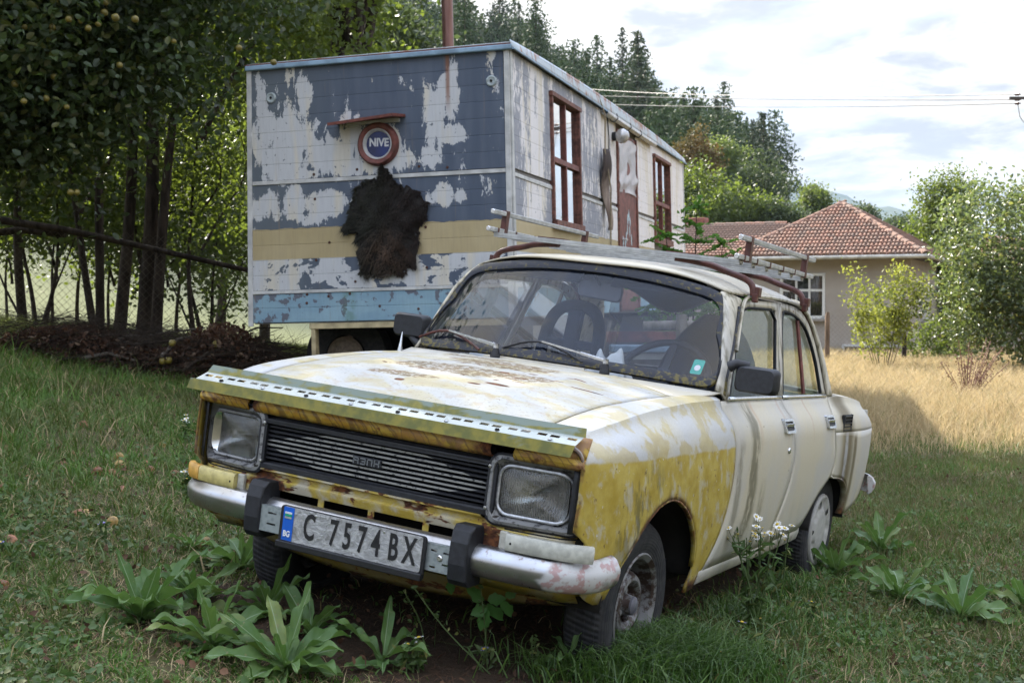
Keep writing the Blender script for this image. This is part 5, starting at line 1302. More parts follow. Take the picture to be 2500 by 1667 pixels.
# roofs: decks, then tiles laid in courses on them
DECK = flat('roof_deck', (.06, .035, .028), .9)
def tile_f(g):
    r = g.rnd(); p = g.obj(); q = g.pos(); n = g.noise(q, 5, 4); m = g.noise(q, 34, 3)
    col = g.mix(r, g.mix(g.sm(.3, .7, n), (.21, .105, .070), (.32, .175, .125)), (.17, .115, .09))
    col = g.mix(g.sm(.50, .64, m) * .8, col, (.12, .10, .085)); return g.bsdf(col, .85, 0, .2, g.bump(m, .3, .01))
TILE = mat('roof_tile', tile_f)
def tile_mesh(w=.225, L=.36):
    prof = [(-w / 2, .0), (-w * .36, .052), (-w * .14, .048), (-w * .04, .0), (w * .10, .0), (w * .20, .052), (w * .40, .048), (w / 2, .0)]
    mb = MB(); P = []
    for y, dz in ((0, .050), (L, .0)):
        for a, b in prof: P.append((a, y, b + dz))
    for a, b in prof: P.append((a, 0, b * .0 + .0))
    n = len(prof); F = [(k, k + 1, n + k + 1, n + k) for k in range(n - 1)] + [(2 * n + k, 2 * n + k + 1, k + 1, k) for k in range(n - 1)]
    return mb.poly(P, F).mesh('tile', TILE, 25)
TM_ = tile_mesh(); tiles = []
def lay(org, ax, up, W, H, inside):
    """org lower left corner, ax unit vector along the eave, up unit vector up the slope"""
    ax = Vector(ax).normalized(); up = Vector(up).normalized(); nn = ax.cross(up); R = Matrix((ax, up, nn)).transposed().to_4x4()
    out = []
    for j in range(int(H / .27) + 1):
        for i in range(int(W / .225) + 1):
            a = .1125 + .225 * i + random.uniform(-.006, .006); b = .27 * j + random.uniform(-.008, .008)
            if a < W and inside(a, b + .15): out.append(Matrix.Translation(Vector(org) + ax * a + up * b + nn * .02) @ R @ Matrix.Rotation(random.gauss(0, .012), 4, 'Z') @ Matrix.Rotation(random.gauss(0, .01), 4, 'X'))
    return out
ez = WH - .02; ov = .45
AP = Vector((-2.56, 3.5, WH + 1.72)); rise = AP.z - ez
main = empty('roof'); main.parent = house; main['label'] = 'hipped main roof of worn red tiles'
FL = Vector((-5.1 - .1, -ov, ez)); FR = Vector((ov, -ov, ez)); BR = Vector((ov, 7 + ov, ez)); BL = Vector((-5.2, 7 + ov, ez))
MB().poly([FL, FR, BR, BL, AP], [(0, 1, 4), (1, 2, 4), (2, 3, 4), (3, 0, 4), (0, 3, 2, 1)]).build('roof_deck', DECK, main)
def tri_in(W, H, ca): return lambda a, b: b < H and a > ca * b / H and a < W - (W - ca) * b / H
up = Vector((0, AP.y + ov, rise)); Hf = up.length; front_tiles = lay(FL, (1, 0, 0), up, FR.x - FL.x, Hf, tri_in(FR.x - FL.x, Hf, AP.x - FL.x))
up = Vector((AP.x - FR.x, 0, rise)); Hs = up.length; side_tiles = lay(FR, (0, 1, 0), up, BR.y - FR.y, Hs, tri_in(BR.y - FR.y, Hs, AP.y - FR.y))
up = Vector((AP.x - FL.x, 0, rise)); Hl = up.length; left_tiles = lay(BL, (0, -1, 0), up, BL.y - FL.y, Hl, tri_in(BL.y - FL.y, Hl, BL.y - AP.y))
# wing to the left: ridge roof, half behind the main hip
wing = empty('roof'); wing.parent = house; wing['label'] = 'lower ridge roof of worn red tiles with chimney'
RZ = WH + 1.10; y_r = 3.0
MB().poly([(-11.9, -ov, ez - .004), (-3.6, -ov + .1, ez - .004), (-3.6, y_r, RZ), (-11.9, y_r, RZ), (-11.9, 7.5, ez), (-3.6, 7.5, ez)], [(0, 1, 2, 3), (3, 2, 5, 4)]).build('roof_deck', DECK, wing)
upw = Vector((0, y_r + ov, RZ - ez)); Hw = upw.length
def wing_in(a, b):
    x = -11.9 + a; z = ez + (RZ - ez) * b / Hw; y = -ov + (y_r + ov) * b / Hw
    zl = ez + rise * (x - FL.x) / (AP.x - FL.x); return b < Hw and (x < FL.x or z > zl + .0)
wing_tiles = lay((-11.9, -ov, ez), (1, 0, 0), upw, 8.0, Hw, wing_in)
def put_tiles(Ms, n_obj, par):
    Ms = sorted(Ms, key=lambda M: (HM @ M.translation).y)
    for M in Ms[:n_obj]: o = add('tile', TM_, par); o.matrix_local = M
    rest = Ms[n_obj:]
    if rest:
        V0 = np.array([v.co[:] for v in TM_.vertices]); F0 = np.array([p.vertices[:] for p in TM_.polygons]); V = []; F = []
        for i, M in enumerate(rest): A = np.array(M); V.append(V0 @ A[:3, :3].T + A[:3, 3]); F.append(F0 + i * len(V0))
        tag(add('further_tiles', npmesh('further_tiles', np.concatenate(V), np.concatenate(F), TILE), par), kind='stuff')
put_tiles(front_tiles, 205, main); put_tiles(side_tiles + left_tiles, 0, main); put_tiles(wing_tiles, 95, wing)
def ridge(a, b, par, step=.33, r=.11):
    a = Vector(a); b = Vector(b); L = (b - a).length; k = int(L / step); d_ = (b - a).normalized(); R = d_.to_track_quat('Y', 'Z').to_matrix().to_4x4()
    me = MB().poly([(r * cos(t) * s_, y, r * sin(t) * s_ * .8) for y, s_ in ((0, 1.12), (.37, .92)) for t in [pi * q / 6 for q in range(7)]], [(q, q + 1, q + 8, q + 7) for q in range(6)]).mesh('ridge_tile', TILE, 40)
    for i in range(k + 1): o = add('ridge_tile', me, par); o.matrix_local = Matrix.Translation(a + d_ * (i * L / (k + 1)) + Vector((0, 0, .03))) @ R @ Matrix.Rotation(random.gauss(0, .03), 4, 'Z')
ridge(FL, AP, main); ridge(FR, AP, main); ridge(BR, AP, main); ridge((-11.9, y_r, RZ), (-4.2, y_r, RZ), wing)
MORT = flat('ridge_mortar', (.30, .26, .22), .9, var=.3, scale=8, bump=.5)
MB().tube([FR + Vector((-.04, .04, .05)), AP + Vector((0, 0, .05))], .07, 6).build('ridge_mortar', MORT, main)
ch = MB().box((-7.3, y_r + .25, RZ + .10), (.95, .5, .42)).build('chimney', flat('chimney_brick', (.25, .10, .075), .85, var=.3, scale=9, bump=.4), wing, bevel=.02)
GUT = flat('gutter_grey', (.40, .38, .33), .5, 0, .25, 6)
for a, b in (((-11.9, -ov - .05, ez - .05), (ov + .05, -ov - .05, ez - .02)), ((ov + .06, -ov, ez - .02), (ov + .06, 7 + ov, ez - .05))):
    MB().tube([a, b], .062, 10).build('gutter', GUT, house, 50)
MB().box((-5.7, -.22, ez - .06), (12.2, .42, .04)).build('eave_board', flat('eave_wood', (.10, .07, .05), .8), house); MB().box((.22, 3.5, ez - .06), (.44, 7.6, .04)).build('eave_board', flat('eave_wood2', (.10, .07, .05), .8), house)
# annex behind on the right
ax_ = empty('outbuilding', mtx=HM @ Matrix.Translation((1.4, 7.4, 0)), label='low tiled annex roof showing behind the house at the right', cat='outbuilding')
MB().box((1.9, 1.5, 1.4), (3.8, 3.0, 2.8)).build('wall', REND, ax_)
MB().poly([(-.3, -.4, 2.75), (4.2, -.4, 2.75), (4.2, 1.5, 3.75), (-.3, 1.5, 3.75), (-.3, 3.4, 2.75), (4.2, 3.4, 2.75)], [(0, 1, 2, 3), (3, 2, 5, 4)]).build('roof', DECK, ax_)
T2 = lay((-.3, -.4, 2.77), (1, 0, 0), (0, 1.9, 1.0), 4.5, 2.14, lambda a, b: b < 2.2)
for M in T2[:]: o = add('tile', TM_, ax_); o.matrix_local = M
# ------------------------------------------------------------------ ground, hill, mountain
FPX = 45.434 / 36 * 2500; PT = RAD(-1.85)
def ray(px, py):                                        # px, py on the 2500 x 1667 photograph
    a, b = (px - 1250) / FPX, -(py - 833.5) / FPX; return Vector((a, cos(PT) - b * sin(PT), sin(PT) + b * cos(PT)))
def at(px, py, Y): d_ = ray(px, py); return Vector((d_.x / d_.y * Y, Y, CAMZ + d_.z / d_.y * Y))
def onground(px, py):
    d_ = ray(px, py); y = 3.0
    for _ in range(4000):
        z = CAMZ + d_.z / d_.y * y
        if z <= float(gz(d_.x / d_.y * y, y)): break
        y += .01
    return Vector((d_.x / d_.y * y, y, float(gz(d_.x / d_.y * y, y))))
def hillz(x, y):
    x = np.asarray(x, float); y = np.asarray(y, float)
    prof = np.interp(x, [-200, -60, 0, 18, 30, 36, 44, 60, 120], [52, 42, 30, 21, 15.5, 10, 3, -1, -1])
    k = np.clip((y - 62) / 105, 0, 1); k = k ** 1.15
    back = np.clip((y - 175) / 120, 0, 1)
    left = np.interp(x, [-90, -30, -8], [1, .6, 0]); k2 = np.clip((y - 28) / 60, 0, 1) * left
    return prof * np.maximum(k, k2 * .6) * (1 - .5 * back) + np.sin(x * .13) * np.sin(y * .11) * 1.2 * k
def groundz(x, y): return gz(x, y) + hillz(x, y)
def gnd_f(g):
    p = g.pos(); x, y, z = g.sep(p); n = g.noise(p, 1.3, 5, .6); f = g.noise(p, 26, 5, .7); m = g.noise(p, 6, 4)
    c = g.obj(car); cx, cy, cz = g.sep(c)
    soil = g.mix(f, (.028, .019, .013), (.070, .048, .033)); green = g.mix(f, (.034, .038, .014), (.105, .085, .045)); straw = g.mix(f, (.10, .086, .045), (.21, .175, .095))
    k = g.sm(.40, .62, n * .6 + m * .4); near = g.mix(k * .6, green, g.mix(.45, green, straw))
    dirt = (g.box(cx, -.85, .75, .12) * g.box(cy, -.95, 2.9, .15)).mx(g.sm(.1, .4, g.blob(x, y, .05, 4.02, .85, .32)))
    near = g.mix((dirt + (m - .5) * .5).cl() * g.sm(.05, .3, dirt), near, soil)
    fld = g.sm(10.5, 13.5, y + (n - .5) * 3) * g.sm(.5, 2.5, x); near = g.mix(fld, near, straw)
    sunf = g.sm(14.5, 16, y) * (1 - g.sm(-2, .5, x)); near = g.mix(sunf, near, g.mix(f, (.045, .062, .016), (.11, .115, .045)))
    far = g.sm(45, 60, y); near = g.mix(far, near, (.030, .042, .018))
    return g.bsdf(near, .95, 0, .15, g.bump(f + m, .8, .03))
GND = mat('meadow_soil', gnd_f)
def axis_pts(fine0, fine1, step, lo, hi, gr=1.25):
    a = list(np.arange(fine0, fine1 + 1e-6, step)); s_ = step
    while a[-1] < hi: s_ *= gr; a.append(a[-1] + s_)
    s_ = step
    while a[0] > lo: s_ *= gr; a.insert(0, a[0] - s_)
    return np.array(a)
gx = axis_pts(-6, 6, .12, -3200, 4200, 1.16); gy = axis_pts(1.5, 16, .12, -60, 5200, 1.09)
X, Y = np.meshgrid(gx, gy); Z = np.where(Y > 240, -1.5 + 0 * X, groundz(X, Y)); hx = np.clip((Y - 200) / 200, 0, 1); Z = groundz(np.clip(X, -400, 400), np.minimum(Y, 300)) * (1 - hx) + -2 * hx
r = np.random.default_rng(2); Z += np.where((Y < 14) & (np.abs(X) < 6), r.normal(0, .004, X.shape), 0)
V = np.stack([X, Y, Z], -1).reshape(-1, 3); nx = len(gx); ny = len(gy)
I = (np.arange(ny - 1)[:, None] * nx + np.arange(nx - 1)[None]).reshape(-1)
tag(add('ground', npmesh('ground', V, np.stack([I, I + 1, I + nx + 1, I + nx], 1), GND, True)), kind='structure')
def mtn_f(g):
    n = g.noise(g.pos(), .014, 6, .65); return g.bsdf(g.mix(g.sm(.4, .6, n), (.022, .038, .020), (.055, .065, .030)), 1, 0, 0)
K_ = .42; mx = np.linspace(-600, 4200, 120) * K_; my = np.linspace(5200, 7400, 30) * K_; X, Y = np.meshgrid(mx, my)
ridge_ = K_ * np.interp(X / K_, [-600, 600, 1150, 1330, 1650, 1930, 2300, 3000, 4200], [800, 760, 640, 605, 508, 438, 360, 230, 120])
Z = (ridge_ + 4 * np.sin(X * .05) + 2 * np.sin(X * .14 + 1)) * np.clip(1 - np.abs(Y / K_ - 6300) / 1100, 0, 1) ** .8 - 3
I = (np.arange(29)[:, None] * 120 + np.arange(119)[None]).reshape(-1)
tag(add('mountain', npmesh('mountain', np.stack([X, Y, Z], -1).reshape(-1, 3), np.stack([I, I + 1, I + 121, I + 120], 1), mat('mountain_forest', mtn_f), True)), kind='structure')

# ------------------------------------------------------------------ grass and weeds
def leafmat(name, cols, trans=.35, rough=.5, tcol=None, spec=.4, isl=True, nscale=1.2):
    def f(g):
        p = g.pos(); n = g.noise(p, nscale, 3); r = g.isl() if isl else g.rnd()
        a = g.mix(r, cols[0], cols[1]); a = g.mix(g.sm(.35, .65, n), a, cols[2]) if len(cols) > 2 else a
        if len(cols) > 3: a = g.mix(g.sm(.86, .90, (r * 7.31).m('FRACT')), a, cols[3])
        b = g.bsdf(a, rough, 0, spec)
        t = g.node('ShaderNodeBsdfTranslucent'); g.put(t.inputs[0], g.mix(.5, a, tcol) if tcol else a)
        return g.mixs(trans, b, S(g, t.outputs[0]))
    return mat(name, f)
GRASS = leafmat('grass_blades', [(.036, .100, .014), (.118, .225, .036), (.085, .105, .030), (.34, .26, .14)], .25, .55, (.13, .22, .02), .3)
STRAW = leafmat('dry_straw', [(.30, .225, .12), (.56, .44, .26), (.45, .35, .19), (.16, .17, .06)], .30, .7, (.5, .40, .22), .2)
MIXG = leafmat('browning_grass', [(.070, .15, .030), (.17, .16, .065), (.11, .095, .045), (.22, .14, .085)], .3, .7, (.2, .2, .06), .2)
FIELDG = leafmat('lit_meadow_grass', [(.06, .095, .018), (.13, .135, .045), (.09, .10, .035)], .4, .6, (.2, .25, .05), .2)
def blades(name, pts, h, w, lean, m, seed, curl=.5):
    r = np.random.default_rng(seed); n = len(pts); a = r.uniform(0, 2 * pi, n); b = r.uniform(0, 2 * pi, n)
    d_ = np.stack([np.cos(a), np.sin(a), np.zeros(n)], 1); s_ = np.stack([-np.sin(b), np.cos(b), np.zeros(n)], 1) * (w / 2)[:, None]
    ln = (lean * r.uniform(.2, 1, n))[:, None] * h[:, None]; up_ = np.zeros((n, 3)); up_[:, 2] = 1
    p0 = pts; p1 = pts + up_ * (h * .55)[:, None] + d_ * ln * .3; p2 = pts + up_ * (h * (1 - .35 * lean * curl))[:, None] + d_ * ln
    V = np.stack([p0 - s_, p0 + s_, p1 + s_ * .8, p1 - s_ * .8, p2], 1).reshape(-1, 3)
    k = np.arange(n)[:, None] * 5; F = np.concatenate([k + [0, 1, 2], k + [0, 2, 3], k + [3, 2, 4]], 1).reshape(-1, 3)
    return npmesh(name, V, F, m)
def car_mask(P, r):
    """True where plants may grow: sparse under the car"""
    MI = np.array(CM.inverted()); q = P @ MI[:3, :3].T + MI[:3, 3]
    e = np.maximum(np.abs(q[:, 0] + .07) - .70, np.maximum(-.78 - q[:, 1], q[:, 1] - 2.9))
    e2 = np.hypot((P[:, 0] - .05) / .95, (P[:, 1] - 4.02) / .34) - 1
    return (r.random(len(P)) < np.clip((e + .12) / .28, .03, 1)) & (r.random(len(P)) < np.clip(e2 * 1.6 + .25, .10, 1))
def scatter(n, y0, y1, seed, xl=-.44, xr=.44, pad=.6, pw=1.0):
    r = np.random.default_rng(seed); u = r.random(n); y = y0 * (y1 / y0) ** u if pw == 1 else y0 + (y1 - y0) * u ** pw
    x = (xl * y - pad) + r.random(n) * ((xr - xl) * y + 2 * pad); return x, y, r
def patchn(x, y, s, seed): 
    return .5 + .25 * (np.sin(x * s + seed) * np.cos(y * s * 1.3 + seed * 2) + np.sin(x * s * 2.1 + y * s * .8 + seed * 3) * .7 + np.sin((x - y) * s * 3.7 + seed) * .4)
x, y, r = scatter(560000, 3.1, 14.5, 21, -.60, .56, .9)
P = np.stack([x, y, gz(x, y) - .004], 1); d_ = patchn(x, y, 1.9, 3); keep = (r.random(len(x)) < np.clip(.35 + d_ * .9, .25, 1)) & car_mask(P, r)
cl_ = patchn(x, y, 17, 1.3) * .6 + patchn(y, x, 9, 2.1) * .4; keep &= r.random(len(x)) < np.clip((cl_ - .28) * 2.6, .12, 1)
P = P[keep]; d_ = d_[keep] * .5 + cl_[keep] * .9; x = P[:, 0]; y = P[:, 1]
tall = np.clip((-x - .2 * y - .2) / 1.2, 0, 1) * np.clip((y - 5.5) / 2, 0, 1)
front = np.clip((5.3 - y) / 1.5, 0, 1)
h = (r.uniform(.012, .050, len(x)) * (1 + .8 * d_) + tall * r.uniform(.01, .13, len(x))) * np.where(r.random(len(x)) < .04, 2.2, 1) * (1 - front * .25)
w = r.uniform(.0022, .0062, len(x)) * (1 + .05 * y)
tag(add('grass', blades('grass', P, h, w, 1.25, GRASS, 5)), 'short green grass and turf round the old car', 'grass', kind='stuff')
# taller lush grass by the front wheel and along the sill
r = np.random.default_rng(8); n = 9500; c_ = [onground(1640, 1600), onground(1760, 1520), onground(1700, 1620), onground(1830, 1440), onground(1600, 1640), onground(1530, 1610), onground(1600, 1590), onground(1470, 1640)]
ci = r.integers(0, 8, n); P = np.array([tuple(q) for q in c_])[ci] + np.stack([r.normal(0, .16, n), r.normal(0, .12, n), np.zeros(n)], 1); P[:, 2] = gz(P[:, 0], P[:, 1]) - .003
MI = np.array(CM.inverted()); q_ = P @ MI[:3, :3].T + MI[:3, 3]; P = P[(q_[:, 0] > .70) | (q_[:, 1] < -.33)]; n = len(P)
LUSH = leafmat('lush_grass', [(.030, .075, .012), (.095, .165, .030)], .3, .45, (.08, .2, .03), .5)
tag(add('tall_grass', blades('tall_grass', P, r.uniform(.03, .17, n), r.uniform(.003, .0065, n), 1.5, LUSH, 6)), 'tuft of longer green grass beside the front wheel', 'grass', kind='stuff')
# browning turf at the right
x, y, r = scatter(160000, 4.6, 13.5, 22, .12, .62, .3); P = np.stack([x, y, gz(x, y) - .004], 1); kk = np.clip((y - 5.5) / 3.5, .12, 1) * np.clip(patchn(x, y, 2.3, 5) * 1.3, .2, 1)
P = P[(r.random(len(x)) < kk) & car_mask(P, r)]; n = len(P)
tag(add('browning_turf', blades('browning_turf', P, r.uniform(.03, .10, n) * np.where(r.random(n) < .03, 2.4, 1), r.uniform(.003, .006, n), 1.0, MIXG, 7)), 'browning turf with dried stalks right of the car', 'grass', kind='stuff')
x, y, r = scatter(75000, 3.2, 11, 23, -.52, .52, .6); P = np.stack([x, y, gz(x, y) - .002], 1); P = P[car_mask(P, r)]; n = len(P)
tag(add('dry_stalks', blades('dry_stalks', P, r.uniform(.01, .05, n), r.uniform(.002, .0035, n), 3.0, STRAW, 9, .3)), 'dead straw lying in the turf', 'straw', kind='stuff')
# small round-leaved weeds
def discs(name, pts, size, m, seed, tilt=.6, asp=.7, bias=(0, 0, 1)):
    r = np.random.default_rng(seed); n = len(pts); N_ = np.array(bias) + r.normal(0, tilt, (n, 3)); N_ /= np.linalg.norm(N_, axis=1)[:, None]
    A = np.cross(N_, r.normal(0, 1, (n, 3))); A /= np.linalg.norm(A, axis=1)[:, None]; B = np.cross(N_, A)
    A *= size[:, None] / 2; B *= (size * asp / 2)[:, None]; Cn = N_ * (size * .10)[:, None]
    V = np.stack([pts - A, pts - A * .35 + B * .95 + Cn, pts + A * .45 + B * .8 + Cn, pts + A * 1.05, pts + A * .45 - B * .8 + Cn, pts - A * .35 - B * .95 + Cn], 1).reshape(-1, 3)
    k = np.arange(n)[:, None] * 6; F = np.concatenate([k + [0, 3, 2, 1], k + [0, 5, 4, 3]], 1).reshape(-1, 4); return npmesh(name, V, F, m)
WEED = leafmat('weed_leaves', [(.045, .095, .022), (.095, .165, .042), (.070, .105, .032), (.16, .17, .05)], .3, .5, (.1, .2, .04), .4)
x, y, r = scatter(100000, 3.2, 9.5, 24, -.52, .52, .9); d_ = patchn(x, y, 2.4, 9); P = np.stack([x, y, gz(x, y) + .003 + r.uniform(0, .035, len(x))], 1); q_ = np.clip((x - .1 * y) / .6, 0, 1) * np.clip((6.8 - y), 0, 1)
P = P[(r.random(len(x)) < np.clip((d_ - .42) * 3 + q_ * .7, .05, 1)) & car_mask(P, r)]; n = len(P)
tag(add('ground_weeds', discs('ground_weeds', P, r.uniform(.010, .036, n), WEED, 10)), 'low leafy weeds and clover in the turf', 'weeds', kind='stuff')
DEADL = leafmat('dead_leaf', [(.11, .055, .030), (.17, .095, .055), (.08, .045, .030)], .15, .8, None, .2)
x, y, r = scatter(2600, 3.4, 12, 25); P = np.stack([x, y, gz(x, y) + .02 + r.uniform(0, .02, len(x))], 1); n = len(P)
tag(add('fallen_leaves', discs('fallen_leaves', P, r.uniform(.012, .035, n), DEADL, 11, .9)), 'scattered brown fallen leaves', 'leaves', kind='stuff')
r = np.random.default_rng(31); n = 9000; a = Vector(onground(900, 1500)); cx = r.uniform(-1.2, 1.2, n); cy = r.uniform(3.7, 5.4, n); P = np.stack([cx, cy, gz(cx, cy) + .003], 1)
tag(add('dead_litter', blades('dead_litter', P, r.uniform(.004, .018, n), r.uniform(.0015, .003, n), 7.0, DEADL, 12, .0)), 'dark plant litter on the bare soil under the car', 'litter', kind='stuff')
# dry field
x, y, r = scatter(190000, 11.6, 37, 26, .20, .72, .5); P = np.stack([x, y, gz(x, y) - .01], 1); lim = 11.8 + .8 * patchn(x, y, 1.1, 2)
P = P[(y > lim) & (r.random(len(x)) < np.clip((y - lim) / 2.5, .15, 1))]; n = len(P)
tag(add('dry_field_grass', blades('dry_field_grass', P, r.uniform(.16, .46, n) * np.clip((P[:, 1] - 11) / 3.5, .35, 1.15), r.uniform(.006, .012, n) * (P[:, 1] / 16), .9, STRAW, 13)), 'tall dry yellow grass in the field before the house', 'dry grass', kind='stuff')
x, y, r = scatter(70000, 14.8, 34, 27, -.70, -.05, .5); P = np.stack([x, y, groundz(x, y) - .01], 1); n = len(P)
tag(add('meadow_grass', blades('meadow_grass', P, r.uniform(.08, .34, n), r.uniform(.006, .012, n) * (y / 15), .9, FIELDG, 14)), 'sunlit grass of the meadow beyond the wire fence', 'grass', kind='stuff')
# ------------------------------------------------------------------ trees and plants
def leafcloud(name, centres, sig, per, size, m, seed, nrm=None, asp=.55, tilt=.9, droop=0.0, simple=False):
    r = np.random.default_rng(seed); Cn = np.asarray(centres, float); n = len(Cn) * per
    sg = np.asarray(sig, float); sg = np.repeat(sg, per, 0) if sg.ndim > 1 else sg
    P = np.repeat(Cn, per, 0) + r.normal(0, 1, (n, 3)) * sg; P[:, 2] -= droop * r.random(n)
    sz = r.uniform(size[0], size[1], n)
    if simple:
        N_ = r.normal(0, 1, (n, 3)) + [0, 0, .6]; N_ /= np.linalg.norm(N_, axis=1)[:, None]; A = np.cross(N_, r.normal(0, 1, (n, 3))); A /= np.linalg.norm(A, axis=1)[:, None]; B = np.cross(N_, A)
        A *= sz[:, None] / 2; B *= sz[:, None] * asp / 2; V = np.stack([P - A, P + B, P + A, P - B], 1).reshape(-1, 3); return npmesh(name, V, np.arange(n * 4).reshape(-1, 4), m)
    return discs(name, P, sz, m, seed + 1, tilt, asp, (0, -.15, .5))
def limbs(base, tips, r0, wob, seed, mid=.5):
    r = random.Random(seed); mb = MB(); b0 = Vector(base); lead = Vector(tips[0][0])
    for i_, (t, rr) in enumerate(tips):
        t = Vector(t); b = b0 if i_ == 0 or lead.z < 2.6 else b0.lerp(lead, min(.75, .28 + .13 * i_)); m_ = b.lerp(t, mid) + Vector((r.uniform(-wob, wob), r.uniform(-wob, wob), r.uniform(0, wob)))
        mb.tube(smoothpts([b, b.lerp(m_, .5) + Vector((r.uniform(-wob, wob) * .4, 0, 0)), m_, t], 2), [rr * (1 - .85 * i / 15) for i in range(20)][:len(smoothpts([b, b, m_, t], 2))], 7)
    return mb
def bark_f(a, b):
    def f(g):
        p = g.pos(); n = g.noise(g.sc(p, (14, 14, 3)), 1.0, 5, .65); return g.bsdf(g.mix(g.sm(.35, .65, n), a, b), .9, 0, .2, g.bump(n, .8, .02))
    return f
BARK = mat('dark_bark', bark_f((.018, .013, .010), (.055, .042, .032))); BARKP = mat('pine_bark', bark_f((.05, .035, .025), (.10, .07, .05)))
GREY_WOOD = mat('grey_weathered_wood', bark_f((.09, .075, .06), (.17, .15, .13)))
def ellipsoid(n, c, rad, seed, shell=.55, zmin=None):
    r = np.random.default_rng(seed); d_ = r.normal(0, 1, (n, 3)); d_ /= np.linalg.norm(d_, axis=1)[:, None]; q = r.uniform(shell, 1, n) ** .6
    # lumpy outline
    lump = 1 + .16 * np.sin(d_[:, 0] * 5 + seed) * np.cos(d_[:, 2] * 6 + seed) + .12 * np.sin(d_[:, 1] * 9 + seed * 2)
    P = np.array(c) + d_ * q[:, None] * lump[:, None] * np.array(rad)
    return P if zmin is None else P[P[:, 2] > zmin]
LF_APPLE = leafmat('apple_leaves', [(.040, .070, .022), (.075, .105, .040), (.026, .044, .016), (.10, .105, .03)], .34, .42, (.17, .26, .03), .5, nscale=1.6)
LF_THICK = leafmat('thicket_leaves', [(.042, .068, .016), (.078, .110, .026), (.032, .052, .013)], .45, .5, (.26, .34, .035), .4, nscale=.8)
LF_BRIGHT = leafmat('bright_leaves', [(.065, .095, .026), (.115, .145, .040), (.055, .078, .022)], .45, .5, (.26, .34, .06), .3, nscale=.7)
LF_OLIVE = leafmat('olive_leaves', [(.050, .072, .030), (.085, .105, .048), (.035, .052, .024)], .3, .6, (.14, .2, .05), .3, nscale=.35)
LF_ORANGE = leafmat('autumn_leaves', [(.13, .085, .028), (.19, .12, .04), (.09, .08, .025)], .3, .6, None, .2, nscale=.5)
LF_WILLOW = leafmat('silvery_leaves', [(.085, .12, .045), (.16, .20, .09), (.060, .085, .030), (.24, .22, .05)], .35, .38, (.26, .34, .08), .6, nscale=.8)
LF_YELLOW = leafmat('yellowing_leaves', [(.17, .20, .035), (.26, .27, .05), (.12, .16, .03)], .45, .5, (.42, .45, .07), .3)
LF_PINE = leafmat('pine_needles', [(.028, .052, .017), (.066, .098, .030), (.040, .066, .022)], .15, .7, None, .2, nscale=.12)
LF_FIR = leafmat('dark_needles', [(.028, .042, .022), (.056, .072, .032)], .12, .7, None, .2, nscale=.12)
def tree(name, base, trunk, crown, label, cat, leaf, group=None, wob=.25, extra=None):
    """trunk: list of (tip offset, radius); crown: dict for leafcloud, in offsets from the base"""
    o = empty(name, tuple(base), label, cat, group); seed = abs(hash(label)) % 9999 if False else len(label) * 37 + int(abs(base[0]) * 31)
    limbs((0, 0, -.2), trunk, 0, wob, seed).build('trunk', BARK, o, 60)
    add('crown', leafcloud('crown', crown['c'], crown['s'], crown['per'], crown['size'], leaf, seed, asp=crown.get('asp', .6), simple=crown.get('simple', False), droop=crown.get('droop', 0)), o)
    return o
def gb(x, y): return Vector((x, y, float(groundz(x, y))))
# apple tree hanging in from the left
b = gb(-6.6, 11.6); rel = lambda P: P - np.array(tuple(b))
cl = np.concatenate([ellipsoid(340, (-5.3, 11.6, 4.6), (2.6, 1.9, 2.2), 1, .35), ellipsoid(150, (-4.9, 12.0, 6.9), (2.2, 1.5, 1.3), 7, .2), ellipsoid(240, (-3.7, 12.2, 4.75), (2.1, 1.4, 1.0), 2, .2), ellipsoid(70, (-3.6, 12.4, 3.6), (1.0, .8, .7), 5, .2), ellipsoid(170, (-4.75, 12.2, 3.25), (1.25, .9, 1.0), 6, .2), ellipsoid(90, (-4.5, 11.5, 3.6), (.9, .9, 1.1), 3, .2), ellipsoid(50, (-5.2, 11.3, 3.0), (.9, .8, .8), 33, .2)])
sx_ = cl[:, 0] / cl[:, 1]; keep = ~((sx_ > -.212) & (cl[:, 2] < 4.0)); cl = cl[keep]
apple = tree('apple_tree', b, [((1.0, 0, 4.2), .16), ((-.6, .5, 5.0), .12), ((2.6, .5, 3.6), .10), ((1.8, -.2, 2.6), .08), ((3.6, .9, 3.9), .07), ((.3, -1.0, 4.4), .09)], dict(c=rel(cl), s=(.24, .22, .22), per=62, size=(.055, .10), asp=.62), 'apple tree with yellow apples hanging in at the upper left', 'apple tree', LF_APPLE)
apm = flat('apple_skin', (.15, .12, .020), .4, var=.3, scale=14)
am = MB().lathe([(.026, 0), (.033, .012), (.030, .024), (.014, .034), (-.008, .034), (-.026, .024), (-.030, .010), (-.027, 0)], (0, 0, 0), 'Z', 12).mesh('apple', apm, 60)
for px, py in [(86, 20), (60, 67), (78, 70), (128, 68), (86, 108), (168, 48), (258, 8), (255, 32), (282, 44), (330, 48), (5, 134), (36, 206), (292, 160), (113, 241), (153, 254), (163, 262), (131, 188), (58, 248), (188, 470), (172, 470), (424, 102), (668, 153), (583, 118), (240, 60), (215, 70), (8, 48), (134, 5), (197, 52)]:
    q = at(px, py, 10.4 + random.random() * .8); o = add('apple', am, apple, q - b, (random.random() * .6, random.random() * .6, random.random() * 6)); s_ = random.uniform(.65, .95); o.scale = (s_, s_, s_)
